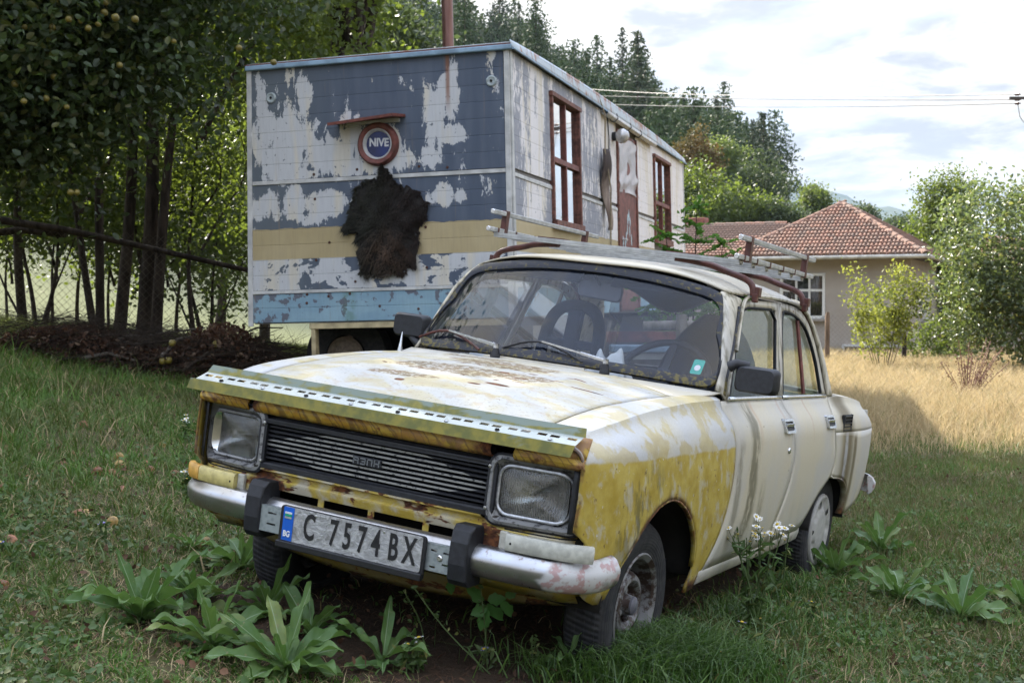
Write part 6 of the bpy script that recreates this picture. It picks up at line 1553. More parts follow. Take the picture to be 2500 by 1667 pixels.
# thicket beyond the fence
def trunk_tree(px, Y, lean, h, r0, lab, seed, more=(), crown=None, leaf=None):
    base = at(px, 820, Y); base.z = float(groundz(base.x, base.y))
    tips = [((lean[0] * h, lean[1] * h, h), r0 * .72)] + [((a * h, b_ * h, c_ * h), rr * .7) for a, b_, c_, rr in more]
    return tree('slender_tree', base, tips, crown, lab, 'tree', leaf or LF_THICK, 'trees in the thicket behind the fence', wob=.45)
def cr(c, rad, n, seed, per=60, s=(.30, .30, .26), size=(.055, .11), sh=.2): return dict(c=ellipsoid(n, c, rad, seed, sh), s=s, per=per, size=size, asp=.6)
trunk_tree(285, 15.9, (-.02, 0), 9.2, .13, 'thick upright trunk of the dark thicket just right of the fence post', 1, ((.06, .05, .8, .07), (-.15, .1, .75, .06)), cr((-.8, .1, 6.9), (2.7, 2.2, 3.9), 330, 41))
trunk_tree(345, 15.7, (.02, 0), 9.2, .16, 'thickest double trunk in the middle of the thicket', 2, ((.10, .0, .9, .10), (-.06, .0, .9, .10)), cr((.9, .2, 6.8), (2.4, 2.0, 3.8), 310, 42))
trunk_tree(375, 15.5, (.22, 0), 6.6, .12, 'dark trunk leaning right towards the caravan', 3, ((.30, .05, .8, .06),), cr((1.5, .3, 5.6), (1.7, 1.6, 2.9), 190, 43))
trunk_tree(240, 16.6, (-.12, 0), 4.4, .09, 'crooked thin trunk leaning left behind the fence post', 4, ((.1, 0, .9, .05),), cr((-.6, .1, 3.7), (1.5, 1.3, 1.8), 120, 44))
trunk_tree(488, 16.2, (.02, 0), 3.6, .06, 'slim vine-covered stem nearest the caravan corner', 5, ((.14, 0, .8, .03), (-.1, 0, .8, .03)), cr((.0, .2, 2.9), (.75, .8, 1.5), 90, 45, 46, (.22, .22, .22), (.05, .09)))
trunk_tree(60, 19.0, (.03, 0), 6.5, .12, 'dark trunk at the far left edge beyond the fence', 6, ((-.2, 0, .8, .06),), cr((-.3, .2, 6.2), (3.0, 2.0, 3.0), 170, 46))
# leafy understorey seen between the trunks
for i, (px, Y, rx, rz, z0, lab, lf) in enumerate([(90, 19.5, 1.4, .8, 3.6, 'bright backlit bush low behind the left end of the fence', LF_THICK), (330, 20.5, 1.5, 1.4, 4.2, 'bright backlit bush showing between the thick trunks', LF_BRIGHT), (500, 21, 1.7, 2.0, 3.4, 'bright yellow green bush glowing beside the caravan corner', LF_BRIGHT), (190, 24, 2.3, 2.0, 5.2, 'dense green bush behind the fence post', LF_THICK), (430, 25, 2.6, 2.6, 4.6, 'tall green bush above the leaning trunk', LF_THICK)]):
    base = at(px, 800, Y); base.z = float(groundz(base.x, base.y)); c0 = z0 - 1.2 - (base.z - .6) * .3
    tree('backlit_bush', base, [((.3, 0, z0 * .7), .05), ((-.4, .1, z0 * .7), .05), ((.7, .1, z0 * .5), .03), ((-.8, 0, z0 * .5), .03)], dict(c=ellipsoid(130, (0, 0, max(1.5, c0)), (rx, 1.3, rz), 60 + i, .15), s=(.25, .25, .25), per=46, size=(.06, .12)), lab, 'bush', lf, wob=.2)
for i, (px, Y, z_, lab) in enumerate([(20, 23, 2.3, 'olive bush far behind the left end of the fence'), (130, 22, 2.6, 'olive bush behind the fence left of the post'), (270, 23.5, 2.2, 'olive bush far behind the thick trunks'), (400, 22.5, 2.5, 'olive bush behind the leaning trunk'), (540, 24, 2.3, 'olive bush far behind the caravan corner')]):
    base = at(px, 800, Y); base.z = float(groundz(base.x, base.y)); tree('olive_bush', base, [((.2, 0, 2.7), .04), ((-.5, 0, 2.2), .03), ((.7, 0, 2.0), .03)], dict(c=ellipsoid(110, (0, 0, z_), (1.25, .8, 1.15), 260 + i, .15), s=(.22, .22, .2), per=44, size=(.06, .11)), lab, 'bush', LF_OLIVE if i % 2 else LF_THICK, wob=.2)
# tall shade trees whose crowns stand over the left of the meadow
for i, (x, y, z, R_, H, lab) in enumerate([(-9.5, 9.0, 7.0, (3.2, 3.0, 3.6), 8, 'tall shade tree standing left of the meadow'), (-8.6, 13.5, 8.2, (3.2, 2.8, 3.6), 9, 'tall shade tree left of the apple tree'), (-2.2, 16.9, 8.4, (3.3, 2.3, 2.7), 9, 'tall spreading tree behind the caravan'), (-7.9, 18.2, 8.0, (2.8, 2.0, 3.0), 9, 'tall tree behind the thicket'), (-2.7, 20.6, 8.8, (3.0, 2.2, 2.6), 9, 'tall tree standing behind the caravan roof')]):
    base = gb(x, y); tree('shade_tree', base, [((.2, 0, H - 1), .20), ((1.2, .3, H), .10), ((-1.3, -.3, H), .10), ((.2, 1.2, H - .5), .08)], dict(c=ellipsoid(250, (0, 0, z), R_, 80 + i, .1), s=(.36, .36, .32), per=40, size=(.10, .19)), lab, 'tree', LF_APPLE)
# light green trees rising behind the caravan's left end
for i, (px, py, Y, rx, rz, lab, lf) in enumerate([(640, 60, 27, 2.3, 1.7, 'light green tree behind the left end of the caravan roof', LF_BRIGHT), (780, 30, 30, 1.9, 2.3, 'mid green tree beside the flue pipe above the roof', LF_THICK), (890, 105, 34, 2.0, 1.1, 'pale green bush crown peeping over the roof left of the flue', LF_OLIVE), (520, 130, 29, 2.4, 2.6, 'dark leafy tree over the caravan corner', LF_THICK)]):
    c0 = at(px, py, Y); base = gb(c0.x, c0.y); dz_ = c0.z - base.z
    tree('broadleaf_tree', base, [((.2, 0, dz_), .14), ((1.0, 0, dz_), .07), ((-1.0, 0, dz_), .07)], dict(c=ellipsoid(190, (0, 0, dz_), (rx, 1.6, rz), 90 + i, .2), s=(.30, .30, .26), per=34, size=(.12, .22), simple=True), lab, 'tree', lf)
# conifers on the hillside
def conifer_mesh(seed, h, rad, leaf, dens=1.0, shape=1.0):
    r = np.random.default_rng(seed); P = []; S_ = []
    for k in range(int(30 * dens)):
        t = (k + .5) / (30 * dens); z = h * (.12 + .88 * t); R_ = rad * (1 - t) ** shape * (.75 + .5 * r.random()) + .10
        nb = int(5 + 7 * (1 - t)); a0 = r.random() * 6
        for j in range(nb):
            a = a0 + 2 * pi * j / nb + r.normal(0, .2); L = R_ * r.uniform(.6, 1.1)
            for q in np.linspace(.2, 1, max(2, int(L / .28))): P.append((cos(a) * L * q, sin(a) * L * q, z - .10 * L * q + .08 * r.normal()))
    P = np.array(P); n = len(P); per = 2
    return leafcloud('crown', P, (.16, .16, .10), per, (.28, .60), leaf, seed, asp=.42, simple=True)
def conifer(seed, h, rad, leaf, dens=1, shape=1.0):
    shape *= .85; rad *= 1.05
    cm_ = conifer_mesh(seed, h, rad, leaf, dens, shape); tm = MB().tube([(0, 0, -.6), (.05, 0, h * .5), (0, 0, h * .98)], [.17, .10, .02], 6).mesh('trunk', BARKP, 60); return cm_, tm
kinds = [conifer(1, 11, 3.0, LF_PINE, 1, .75), conifer(2, 12, 2.9, LF_PINE, 1, .85), conifer(3, 9.5, 3.2, LF_PINE, .9, .62), conifer(4, 13, 3.0, LF_FIR, 1.1, .95), conifer(5, 9.5, 3.0, LF_FIR, .9, .8)]
def put_conifer(k, x, y, s_, rot, lab, grp, z=None):
    o = empty('conifer_tree', (x, y, float(groundz(x, y)) if z is None else z), lab, 'conifer', grp); o.rotation_euler = (0, 0, rot); o.scale = (s_, s_, s_)
    add('trunk', kinds[k][1], o); add('crown', kinds[k][0], o)
rr = random.Random(3); n_ = 0
ys_ = [176 - 6.0 * i for i in range(18)]
for y in ys_:
    x = -.145 * y + rr.uniform(0, 3); 
    while x < 41:
        xx = x + rr.uniform(-1.5, 1.5); yy = y + rr.uniform(-2.5, 2.5); pxx = 1250 + xx / yy * FPX; x += rr.uniform(3.0, 4.6)
        if pxx < 800 or pxx > 1900: continue
        if xx > 26 + (yy - 60) * .085: continue
        if yy < 100 and xx > 12: continue
        gzv = float(groundz(xx, yy)); top = 833.5 - ((gzv + 11 - CAMZ) / yy - PT) * FPX
        if gzv < 1.0 or n_ > 280: continue
        put_conifer(rr.choice([0, 1, 2, 0, 2, 3, 4]), xx, yy, rr.choice((.55, .68, .75, .82, .9, 1.12)), rr.uniform(0, 6), 'dark green conifer in the forest on the hillside', 'conifers on the hillside'); n_ += 1
V = []; rf = np.random.default_rng(19); small = conifer_mesh(9, 10.5, 2.9, LF_PINE, .55, .7); V0 = np.array([v.co[:] for v in small.vertices]); k_ = 0
while k_ < 470:
    yy = rf.uniform(100, 190); xx = rf.uniform(-.14 * yy, .20 * yy)
    if xx > 27 + (yy - 60) * .07 or float(groundz(xx, yy)) < 1.5: continue
    s_ = rf.uniform(.6, 1.0); a = rf.uniform(0, 6); R2 = np.array([[cos(a), -sin(a), 0], [sin(a), cos(a), 0], [0, 0, 1]]); V.append(V0 @ R2.T * s_ + [xx, yy, float(groundz(xx, yy)) - 1.0]); k_ += 1
V = np.concatenate(V); tag(add('hillside_forest', npmesh('hillside_forest', V, np.arange(len(V)).reshape(-1, 4), LF_PINE)), 'dense dark pine forest filling the hillside behind the caravan', 'forest', kind='stuff')
q = at(1822, 445, 150); put_conifer(3, q.x, q.y, .66, 1, 'dark fir at the lower right end of the hillside forest', None, z=q.z - 1.2)
q = at(1308, 130, 120); put_conifer(1, q.x, q.y, .72, 2, 'tallest pointed pine standing above the caravan roof line', None, z=q.z - 2.2)
q = at(1135, 110, 95); put_conifer(0, q.x, q.y, .85, 2, 'big pine with layered branches right of the flue pipe', None, z=q.z - 5.2)
# broadleaf trees right of the caravan, at the foot of the hill
for i, (px, py, Y, rx, rz, lab, lf) in enumerate([
        (1695, 405, 68, 1.5, 1.7, 'orange brown autumn tree at the foot of the hill', LF_ORANGE), (1758, 400, 72, 1.4, 1.5, 'bright green tree at the foot of the hill', LF_BRIGHT), (1700, 490, 62, 2.2, 1.7, 'dark green round tree behind the caravan end', LF_THICK),
        (1845, 480, 66, 1.7, 1.9, 'grey olive tree left of the house roof', LF_OLIVE), (1890, 540, 60, 1.2, .9, 'olive bushy tree above the lower tiled roof', LF_OLIVE), (1990, 495, 74, .7, .9, 'light green pointed tree before the blue mountain', LF_BRIGHT), (1780, 530, 60, 2.2, 1.3, 'low dark bush over the roof ridge', LF_THICK),
        (1985, 565, 64, 1.5, .7, 'dull green bush behind the roof ridge', LF_OLIVE), (2100, 535, 70, .8, .5, 'thin feathery tree behind the roof peak', LF_OLIVE), (2195, 560, 74, .9, .5, 'small feathery tree right of the roof peak', LF_OLIVE), (2262, 580, 66, 1.0, .8, 'small dark tree behind the right roof slope', LF_THICK)]):
    c0 = at(px, py, Y); base = Vector((c0.x, c0.y, float(gz(c0.x, c0.y)))); dz_ = c0.z - base.z
    tree('hill_foot_tree', base, [((.1, 0, dz_), .16), ((.8, 0, dz_), .08), ((-.8, 0, dz_), .08)], dict(c=np.concatenate([ellipsoid(150, (0, 0, dz_), (rx, 1.3, rz), 120 + i, .2), ellipsoid(70, (0, 0, dz_ * .55), (rx * .9, 1.2, dz_ * .5), 140 + i, .2)]), s=(.26, .26, .22), per=46, size=(.11, .21), simple=True), lab, 'tree', lf)
# dark tree and silvery tree at the right
c0 = at(2310, 545, 42); base = gb(c0.x, c0.y); dz_ = c0.z - base.z
tree('cedar_tree', base, [((0, 0, dz_ + 1), .16), ((.6, 0, dz_), .07)], dict(c=np.concatenate([ellipsoid(140, (0, 0, dz_ + .2), (.95, .9, 1.5), 151, .2), ellipsoid(140, (.1, 0, dz_ - 1.8), (1.3, 1.1, 2.0), 152, .2)]), s=(.22, .22, .22), per=90, size=(.06, .12)), 'dark pointed tree behind the right end of the house', 'tree', LF_THICK)
base = gb(10.6, 25.5)
tree('silvery_tree', base, [((.3, 0, 3.2), .12), ((1.2, 0, 3.4), .07), ((-1.2, .2, 2.8), .07), ((-.5, -.4, 3.0), .06), ((-1.6, 0, 1.8), .05)], dict(c=np.concatenate([ellipsoid(420, (.5, 0, 2.55), (2.9, 1.7, 1.75), 161, .45), ellipsoid(130, (1.6, 0, 3.7), (1.6, 1.2, 1.5), 162, .3), ellipsoid(120, (-1.0, -.5, 1.4), (1.5, 1.0, 1.2), 163, .3)]), s=(.17, .17, .17), per=58, size=(.065, .12), asp=.5), 'big silvery green tree with yellowing leaves at the right edge', 'tree', LF_WILLOW)
base = gb(7.35, 25.6)
rs = random.Random(9); tips = [((rs.uniform(-.85, .75), rs.uniform(-.4, .4), rs.uniform(1.2, 2.35)), .010) for _ in range(12)]
cpts = np.array([Vector(t[0]) * k + Vector((rs.gauss(0, .08), rs.gauss(0, .08), rs.gauss(0, .08))) for t in tips for k in (.5, .6, .7, .8, .88, .95, 1.0)])
tree('yellow_shrub', base, tips, dict(c=cpts, s=(.10, .10, .12), per=44, size=(.05, .09), asp=.5), 'thin yellow green shrub in front of the house wall', 'shrub', LF_YELLOW, wob=.1)
c0 = at(2190, 868, 33); base = Vector((c0.x, c0.y, float(groundz(c0.x, c0.y)))); 
base2 = at(2300, 850, 30); base2.z = float(groundz(base2.x, base2.y))
tree('low_bush', base2, [((0, 0, .6), .03)], dict(c=ellipsoid(60, (0, 0, .7), (.9, .6, .7), 171, .2), s=(.12, .12, .12), per=40, size=(.06, .10)), 'low dark bush at the foot of the house corner', 'bush', LF_THICK)
# green shoots beside the caravan's far end
base = Vector((1.98, 14.6, float(gz(1.98, 14.6))))
fr = random.Random(4); shoot = empty('young_locust_tree', tuple(base), 'fresh green young tree with feathery leaves beside the caravan end', 'young tree')
tips = [((-.25, 0, 2.15), .02), ((.10, 0, 2.45), .022), ((.42, .1, 2.05), .02), ((.0, -.1, 1.7), .018), ((-.45, .1, 1.6), .016), ((.6, 0, 1.5), .016), ((.25, -.1, 1.3), .016)]
limbs((0, 0, 0), tips, 0, .06, 5).build('stem', BARK, shoot, 60)
P = []
for t, _ in tips:
    for k in (.55, .65, .75, .84, .92, 1.0):
        c_ = Vector(t) * k
        for s_ in range(7):
            a = fr.uniform(0, 6.28); d_ = Vector((cos(a), sin(a) * .6, fr.uniform(-.7, .5))); L = fr.uniform(.14, .26)
            for q in range(1, 8):
                for e in (-1, 1): P.append(c_ + d_ * L * q / 7 + Vector((-d_.y, d_.x, 0)) * e * .022)
P = np.array([tuple(p) for p in P]); LF_LOC = leafmat('fresh_leaves', [(.055, .135, .02), (.09, .19, .035)], .45, .5, (.2, .42, .05), .3)
add('leaves', discs('leaves', P, np.random.default_rng(1).uniform(.045, .075, len(P)), LF_LOC, 3, 1.1, .55), shoot)

# ------------------------------------------------------------------ wire fence with log rails and posts
def post(name, px, Y, z0, z1, r0, m, lab, cat='post', lean=0):
    c = at(px, 800, Y); o = MB().tube([(c.x, c.y, z0), (c.x + lean * .5, c.y, (z0 + z1) / 2), (c.x + lean, c.y, z1)], [r0, r0 * .95, r0 * .9], 9).build(name, m, None, 60); return tag(o, lab, cat)
post('fence_post', 245, 14.5, .3, 2.66, .052, BARK, 'dark upright fence post in front of the thicket')
post('fence_post', -60, 14.5, .4, 2.4, .05, BARK, 'dark fence post at the left edge of the meadow')
a, b_, c_, d_ = at(-40, 532, 14.4), at(150, 560, 14.4), at(262, 583, 14.38), at(640, 668, 14.3)
tag(MB().tube([a, b_, c_, d_], [.046, .040, .036, .026], 9).build('log_rail', BARK, None, 60), 'long log rail sloping along the top of the wire fence', 'rail')
tag(MB().tube([at(-40, 570, 14.55), at(60, 562, 14.55), at(160, 572, 14.5)], .042, 8).build('log_rail', BARK, None, 60), 'short second log just under the sloping rail', 'rail')
fen = empty('wire_fence', (0, 0, 0), 'rusty chain link wire fence running to the caravan', 'wire fence')
WIRE = flat('rusty_wire', (.10, .085, .065), .6, .4, .3, 5); mb = MB()
def link(x0, x1, y_, zb, zt, step, w, up_=1.0):
    H = zt - zb; k = x0 - H
    while k < x1:
        for sgn in (1, -1):
            a0 = max(x0, k); z_a = zb + (a0 - k) * up_ ; a1 = min(x1, k + H / up_); z_b = zb + (a1 - k) * up_
            if a1 <= a0: continue
            za, zb2 = (z_a, z_b) if sgn > 0 else (zt + zb - z_a, zt + zb - z_b)
            g0 = .1 * (-a0 - 4) if y_ < 20 else 0; g1 = .1 * (-a1 - 4) if y_ < 20 else 0
            mb.poly([(a0, y_, za + g0 - w), (a0, y_, za + g0 + w), (a1, y_, zb2 + g1 + w), (a1, y_, zb2 + g1 - w), (a0, y_ + w, za + g0), (a1, y_ + w, zb2 + g1)], [(0, 1, 2, 3), (0, 4, 5, 3), (1, 4, 5, 2)])
        k += step
link(-7.2, -2.75, 14.46, .50, 2.02, .085, .0022)
tag(mb.build('chain_link', WIRE, fen, fix=False), kind='stuff')
# fence before the house
fen2 = empty('garden_fence', (0, 0, 0), 'thin wire mesh fence before the house wall', 'wire fence'); mb = MB(); link(5.6, 11.2, 30.0, -.3, .95, .11, .0035)
tag(mb.build('chain_link', flat('grey_wire', (.22, .20, .18), .5, .4), fen2, fix=False), kind='stuff')
for px, Y, zt, lab in ((2020, 29.5, 1.02, 'old wooden fence post under the house window'), (2208, 29.5, .55, 'short fence post behind the yellow shrub')):
    c = at(px, 800, Y); tag(MB().tube([(c.x, c.y, -.6), (c.x, c.y, zt - .1), (c.x + .01, c.y, zt)], [.06, .055, .03], 8).build('fence_post', mat('post_wood', bark_f((.10, .07, .05), (.20, .14, .10))) if Y == 29.5 and zt > 1 else BARK, None, 60), lab, 'post')
# rails and planks between car and caravan, seen through the car's windows
c = at(1662, 800, 10.6); tag(MB().tube([(c.x, c.y, -.2), (c.x, c.y, .98)], .045, 10).build('pipe_post', REDBR, None, 60), 'red brown pipe post seen through the windscreen', 'post')
tag(MB().tube([at(1570, 796, 10.6), at(1660, 794, 10.6), at(1800, 800, 10.6)], .040, 9).build('pole_rail', GREY_WOOD, None, 60), 'grey peeled pole lying level seen through the windscreen', 'pole')
tag(MB().tube([at(1663, 840, 10.55), at(1664, 768, 10.55)], .045, 9).build('wood_stub', GREY_WOOD, None, 60), 'short grey upright stub on the pipe post', 'post')
tag(MB().beam(at(1480, 822, 10.9), at(1780, 822, 10.9), .05, .09).build('steel_rail', REDBR, None), 'red brown steel rail below the grey pole', 'rail')
for k, (y_, lab, m_) in enumerate(((850, 'pale blue board of the stack behind the car', EDGEB), (868, 'grey white board under the pale blue board', TRIMW), (884, 'lowest dark board of the stack behind the car', GREY_WOOD))):
    tag(MB().beam(at(1490, y_, 10.4 + .05 * k), at(1640, y_, 10.4 + .05 * k), .3, .05).build('stacked_board', m_, None, bevel=.004), lab, 'board')
c = at(1565, 884, 10.5); tr_ = empty('trestle', (c.x, c.y, float(gz(c.x, c.y))), 'low dark trestle carrying the stacked boards', 'trestle'); hz_ = c.z - .03 - tr_.location.z
for dx_ in (-.18, .18):
    for dy_ in (-.12, .12): MB().box((dx_, dy_, hz_ / 2 - .03), (.05, .05, hz_ + .02)).build('leg', GREY_WOOD, tr_)
MB().box((0, 0, hz_ - .03), (.44, .30, .04)).build('top', GREY_WOOD, tr_)
# brush pile: dead twigs, leaves and some cut branches
bp = empty('brush_pile', tuple(gb(-3.6, 13.2)), 'heap of cut branches with dead brown leaves at the foot of the fence', 'brush pile'); B0 = np.array(tuple(gb(-3.6, 13.2)))
r = np.random.default_rng(77); n = 12000; u = r.random(n); x = -5.2 + 3.2 * u; hh = (.14 + .26 * u) * np.sin(pi * np.clip(u * 1.0 + .02, 0, 1)) ** .5 * (1 + .5 * np.sin(u * 9)) + .15 * np.exp(-((u - .72) / .09) ** 2) + .12
y = 13.3 - .9 * u + r.normal(0, .28, n); z = gz(x, y) + hh * r.random(n) ** .7; P = np.stack([x, y, z], 1) - B0
tag(add('dead_leaves', discs('dead_leaves', P, r.uniform(.025, .065, n), leafmat('brush_leaves', [(.060, .032, .022), (.135, .075, .050), (.036, .022, .016), (.20, .14, .10)], .2, .8, (.2, .08, .03), .2), 5, 1.2, .5), bp), kind='stuff')
n = 3200; u = r.random(n) ** .8; x = -5.2 + 3.3 * u; y = 13.3 - .9 * u + r.normal(0, .3, n); z = gz(x, y) + .45 * r.random(n); A_ = r.uniform(-1, 1, (n, 3)) * [.35, .2, .14]; A_[:500] = r.uniform(-1, 1, (500, 3)) * [.25, .12, .05] + [0, 0, .22]; P0 = np.stack([x, y, z], 1) - B0; W_ = np.tile([0, 0, .004], (n, 1)) + r.normal(0, .002, (n, 3))
V = np.stack([P0 - A_, P0 - A_ + W_, P0 + A_ + W_ * .4, P0 + A_], 1).reshape(-1, 3); tag(add('twigs', npmesh('twigs', V, np.arange(n * 4).reshape(-1, 4), BARK), bp), kind='stuff')
for (px, py, Y), (qx, qy, QY), rad, m_ in [((200, 870, 12.9), (500, 800, 13.4), .018, GREY_WOOD), ((250, 845, 12.8), (380, 822, 13.2), .022, GREY_WOOD), ((395, 868, 12.3), (470, 820, 12.8), .020, GREY_WOOD), ((60, 855, 13.2), (230, 820, 13.3), .016, BARK), ((455, 900, 12.0), (560, 850, 12.6), .018, BARK), ((330, 840, 12.7), (560, 850, 12.4), .014, BARK), ((560, 830, 12.8), (690, 800, 13.2), .012, BARK), ((120, 880, 12.7), (300, 890, 12.5), .020, BARK), ((200, 875, 12.6), (330, 880, 12.4), .022, GREY_WOOD), ((600, 860, 12.8), (700, 840, 13.0), .012, BARK)]:
    a, b_ = at(px, py, Y) - Vector(B0), at(qx, qy, QY) - Vector(B0); md = a.lerp(b_, .5) + Vector((0, 0, .06)); MB().tube([a, md, b_], [rad, rad * .8, rad * .5], 7).build('branch', m_, bp, 60)
for px, py in ((528, 840), (421, 838), (397, 882), (412, 880)):
    q = at(px, py, 12.2); o = add('pile_apple', am, None, q); tag(o, {528: 'pale cut end like round apple on the right part of the brush pile', 421: 'yellow apple lying on top of the brush pile', 397: 'left one of two apples low on the brush pile', 412: 'right one of two apples low on the brush pile'}[px], 'apple')

# ------------------------------------------------------------------ big-leaved mullein rosettes in the turf
def mull_f(g):
    p = g.obj(); r = g.rnd(); a = g.attr('mid'); n = g.noise(p, 20, 3); v = g.attr('vein')
    c = g.mix(r, (.065, .130, .028), (.135, .210, .055)); c = g.mix(g.sm(.82, .9, (r * 5.3).m('FRACT')) * .6, c, (.24, .25, .07)); c = g.mix(g.sm(.3, .7, n) * .4, c, (.045, .115, .038)); c = g.mix(g.sm(.64, .68, g.noise(p, 38, 3)) * .7, c, (.20, .17, .08)); c = g.mix(g.sm(.90, .98, a) * .75, c, (.30, .38, .24)); c = g.mix(v * .25, c, (.13, .21, .10))
    b = g.bsdf(c, .55, 0, .35, g.bump(v, .25, .004)); t = g.node('ShaderNodeBsdfTranslucent'); g.put(t.inputs[0], g.mix(.5, c, (.18, .34, .05))); return g.mixs(.3, b, S(g, t.outputs[0]))
MULL = mat('mullein_leaf', mull_f)
def big_leaf(L, W, rise, droop, seed):
    r = np.random.default_rng(seed); nu, nv = 10, 16; P = []; mid = []; vein = []
    ph = r.uniform(0, 6, 3)
    for j in range(nv + 1):
        t = j / nv; w = W * (.16 + .84 * sin(pi * min(1, t ** 1.05)) ** .85 * (1 if t < .55 else 1 - .1 * (t - .55))) * (1 if t < .97 else .3)
        if j == nv: w = .001
        x = L * (t - .10 * t * t * droop); z = L * (rise * t - droop * t ** 2.2)
        for i in range(nu + 1):
            s_ = 2 * i / nu - 1; cup = .30 * w * abs(s_) ** 1.3; wav = .020 * sin(t * 15 + ph[0] + (1.5 if s_ > 0 else 0)) * abs(s_) ** 2
            P.append((x - .18 * cup, s_ * w / 2, z + cup + wav)); mid.append(1 - abs(s_)); vein.append(.5 + .5 * sin((t * 12 - abs(s_) * 2.4) * pi) if abs(s_) > .15 else 0)
    F = [(j * (nu + 1) + i, j * (nu + 1) + i + 1, (j + 1) * (nu + 1) + i + 1, (j + 1) * (nu + 1) + i) for j in range(nv) for i in range(nu)]
    me = npmesh('leaf', P, F, MULL, True)
    for nm, d_ in (('mid', mid), ('vein', vein)): at_ = me.attributes.new(nm, 'FLOAT', 'POINT'); at_.data.foreach_set('value', np.array(d_, np.float32))
    return me
LV = [big_leaf(.30, .080, 1.1, .25, 1), big_leaf(.32, .088, .75, .40, 2), big_leaf(.30, .095, .45, .42, 3), big_leaf(.28, .088, .22, .22, 4), big_leaf(.20, .065, 1.6, .1, 5), big_leaf(.34, .072, .9, .55, 6)]
def rosette(px, py, s_, n, lab, seed, up_=1.0):
    s_ *= .86; q = onground(px, py); o = empty('mullein_plant', (q.x, q.y, q.z), lab, 'mullein', 'mullein rosettes in the turf'); r = random.Random(seed); a = r.uniform(0, 6); n = int(n * 1.35)
    for k in range(n):
        t = k / n; a += 2.4; me = LV[3] if t < .25 else r.choice((LV[2], LV[1])) if t < .5 else r.choice((LV[1], LV[0], LV[5])) if t < .85 else LV[4]
        l = add('leaf', me, o, (0, 0, .005 + .03 * t), (r.gauss(0, .18), r.gauss(-.05, .10) * up_, a)); z = s_ * r.uniform(.75, 1.12); l.scale = (z * r.uniform(.8, 1.1), z * r.uniform(.75, 1.2), z * r.uniform(.6, 1.0))
    return o
for i, (px, py, s_, n, lab) in enumerate([
        (345, 1520, .92, 15, 'large leafy mullein rosette farthest left in the foreground'), (478, 1478, .74, 11, 'smaller mullein behind the large left rosette'), (592, 1395, .80, 9, 'mullein leaning against the front right wheel of the car'),
        (655, 1510, .68, 11, 'mullein on bare soil right of the smaller one'), (520, 1590, .76, 13, 'mullein in the middle of the front clump'), (695, 1650, .88, 15, 'biggest front mullein rosette at the bottom edge'), (760, 1560, .62, 9, 'mullein with narrow leaves just right of the front clump'),
        (935, 1630, .66, 6, 'lone two-leaved mullein on the soil under the number plate'), (2040, 1405, .92, 12, 'upright mullein nearest the rear wheel'), (2150, 1350, .90, 11, 'mullein behind the one at the rear wheel'), (2195, 1470, .90, 12, 'mullein in the middle of the right group'), (2345, 1518, .95, 13, 'broad mullein rosette at the right'), (2500, 1490, .8, 9, 'mullein cut by the right edge of the view'), (1385, 1640, .55, 6, 'small flat mullein in front of the left front wheel'), (470, 1350, .45, 7, 'small fresh rosette below the bumper end')]):
    rosette(px, py, s_, n, lab, 100 + i)
# thin weeds: tall daisy-like fleabane, stalks by the bumper
STEM = leafmat('weed_stem', [(.060, .10, .030), (.09, .13, .045)], .2, .6); PET = flat('white_petals', (.72, .72, .70), .7, var=.05, bump=0); YC = flat('yellow_centre', (.50, .36, .03), .7, bump=0); PUR = flat('violet_petals', (.22, .18, .42), .7, var=.2, bump=0)
def flower_mesh(m):
    mb = MB()
    for k in range(10):
        a = 2 * pi * k / 10; u_ = Vector((cos(a), sin(a), .12)); v_ = Vector((-sin(a), cos(a), 0)); mb.poly([u_ * .003, u_ * .009 + v_ * .0022, u_ * .0115, u_ * .009 - v_ * .0022], [(0, 1, 2, 3)])
    mb.cur = 1; mb.lathe([(.001, .0045), (.003, .003), (.0038, 0)], (0, 0, 0), 'Z', 8); return mb.mesh('flower', [m, YC])
FM, FP_ = flower_mesh(PET), flower_mesh(PUR)
def fleabane(px, py, h, n, spread, lab, seed, fm=FM, heads=3, cat='wildflower'):
    q = onground(px, py); o = empty('wildflower', tuple(q), lab, cat); r = random.Random(seed); L = []
    for k in range(n):
        tip = Vector((r.uniform(-spread, spread), r.uniform(-spread, spread) * .6, h * r.uniform(.75, 1.05))); b0 = Vector((r.uniform(-.03, .03), r.uniform(-.03, .03), 0)); md = b0.lerp(tip, .5) + Vector((r.uniform(-.02, .02), 0, .02))
        MB().tube([b0, md, tip], [.0040, .0032, .002], 5).build('stem', STEM, o, 60)
        for j in range(16):
            t = r.uniform(.1, .9); L.append((b0.lerp(md, t * 2) if t < .5 else md.lerp(tip, t * 2 - 1)) + Vector((r.gauss(0, .012), r.gauss(0, .012), 0)))
        for j in range(heads):
            e = tip + Vector((r.uniform(-.035, .035), r.uniform(-.03, .03), r.uniform(-.015, .035))) if heads > 1 else tip
            if heads > 1: MB().tube([md.lerp(tip, .75), e], .001, 4).build('stem', STEM, o)
            f = add('flower', fm, o, tuple(e), (r.gauss(0, .35), r.gauss(0, .35), r.random() * 6)); s_ = r.uniform(1.2, 1.7); f.scale = (s_, s_, s_)
    add('leaves', discs('leaves', np.array([tuple(p) for p in L]), np.random.default_rng(seed).uniform(.03, .065, len(L)), WEED, seed, .9, .3), o); return o
fleabane(1842, 1545, .48, 8, .10, 'tall white-flowered fleabane in front of the car doors', 1, heads=3)
fleabane(1900, 1470, .30, 2, .05, 'two white flowers on thin stalks right of the tall fleabane', 2, heads=2)
fleabane(470, 1230, .16, 4, .05, 'small white daisies beside the left end of the bumper', 3, heads=2)
fleabane(452, 1080, .16, 3, .04, 'white daisies beside the left headlamp', 6, heads=2)
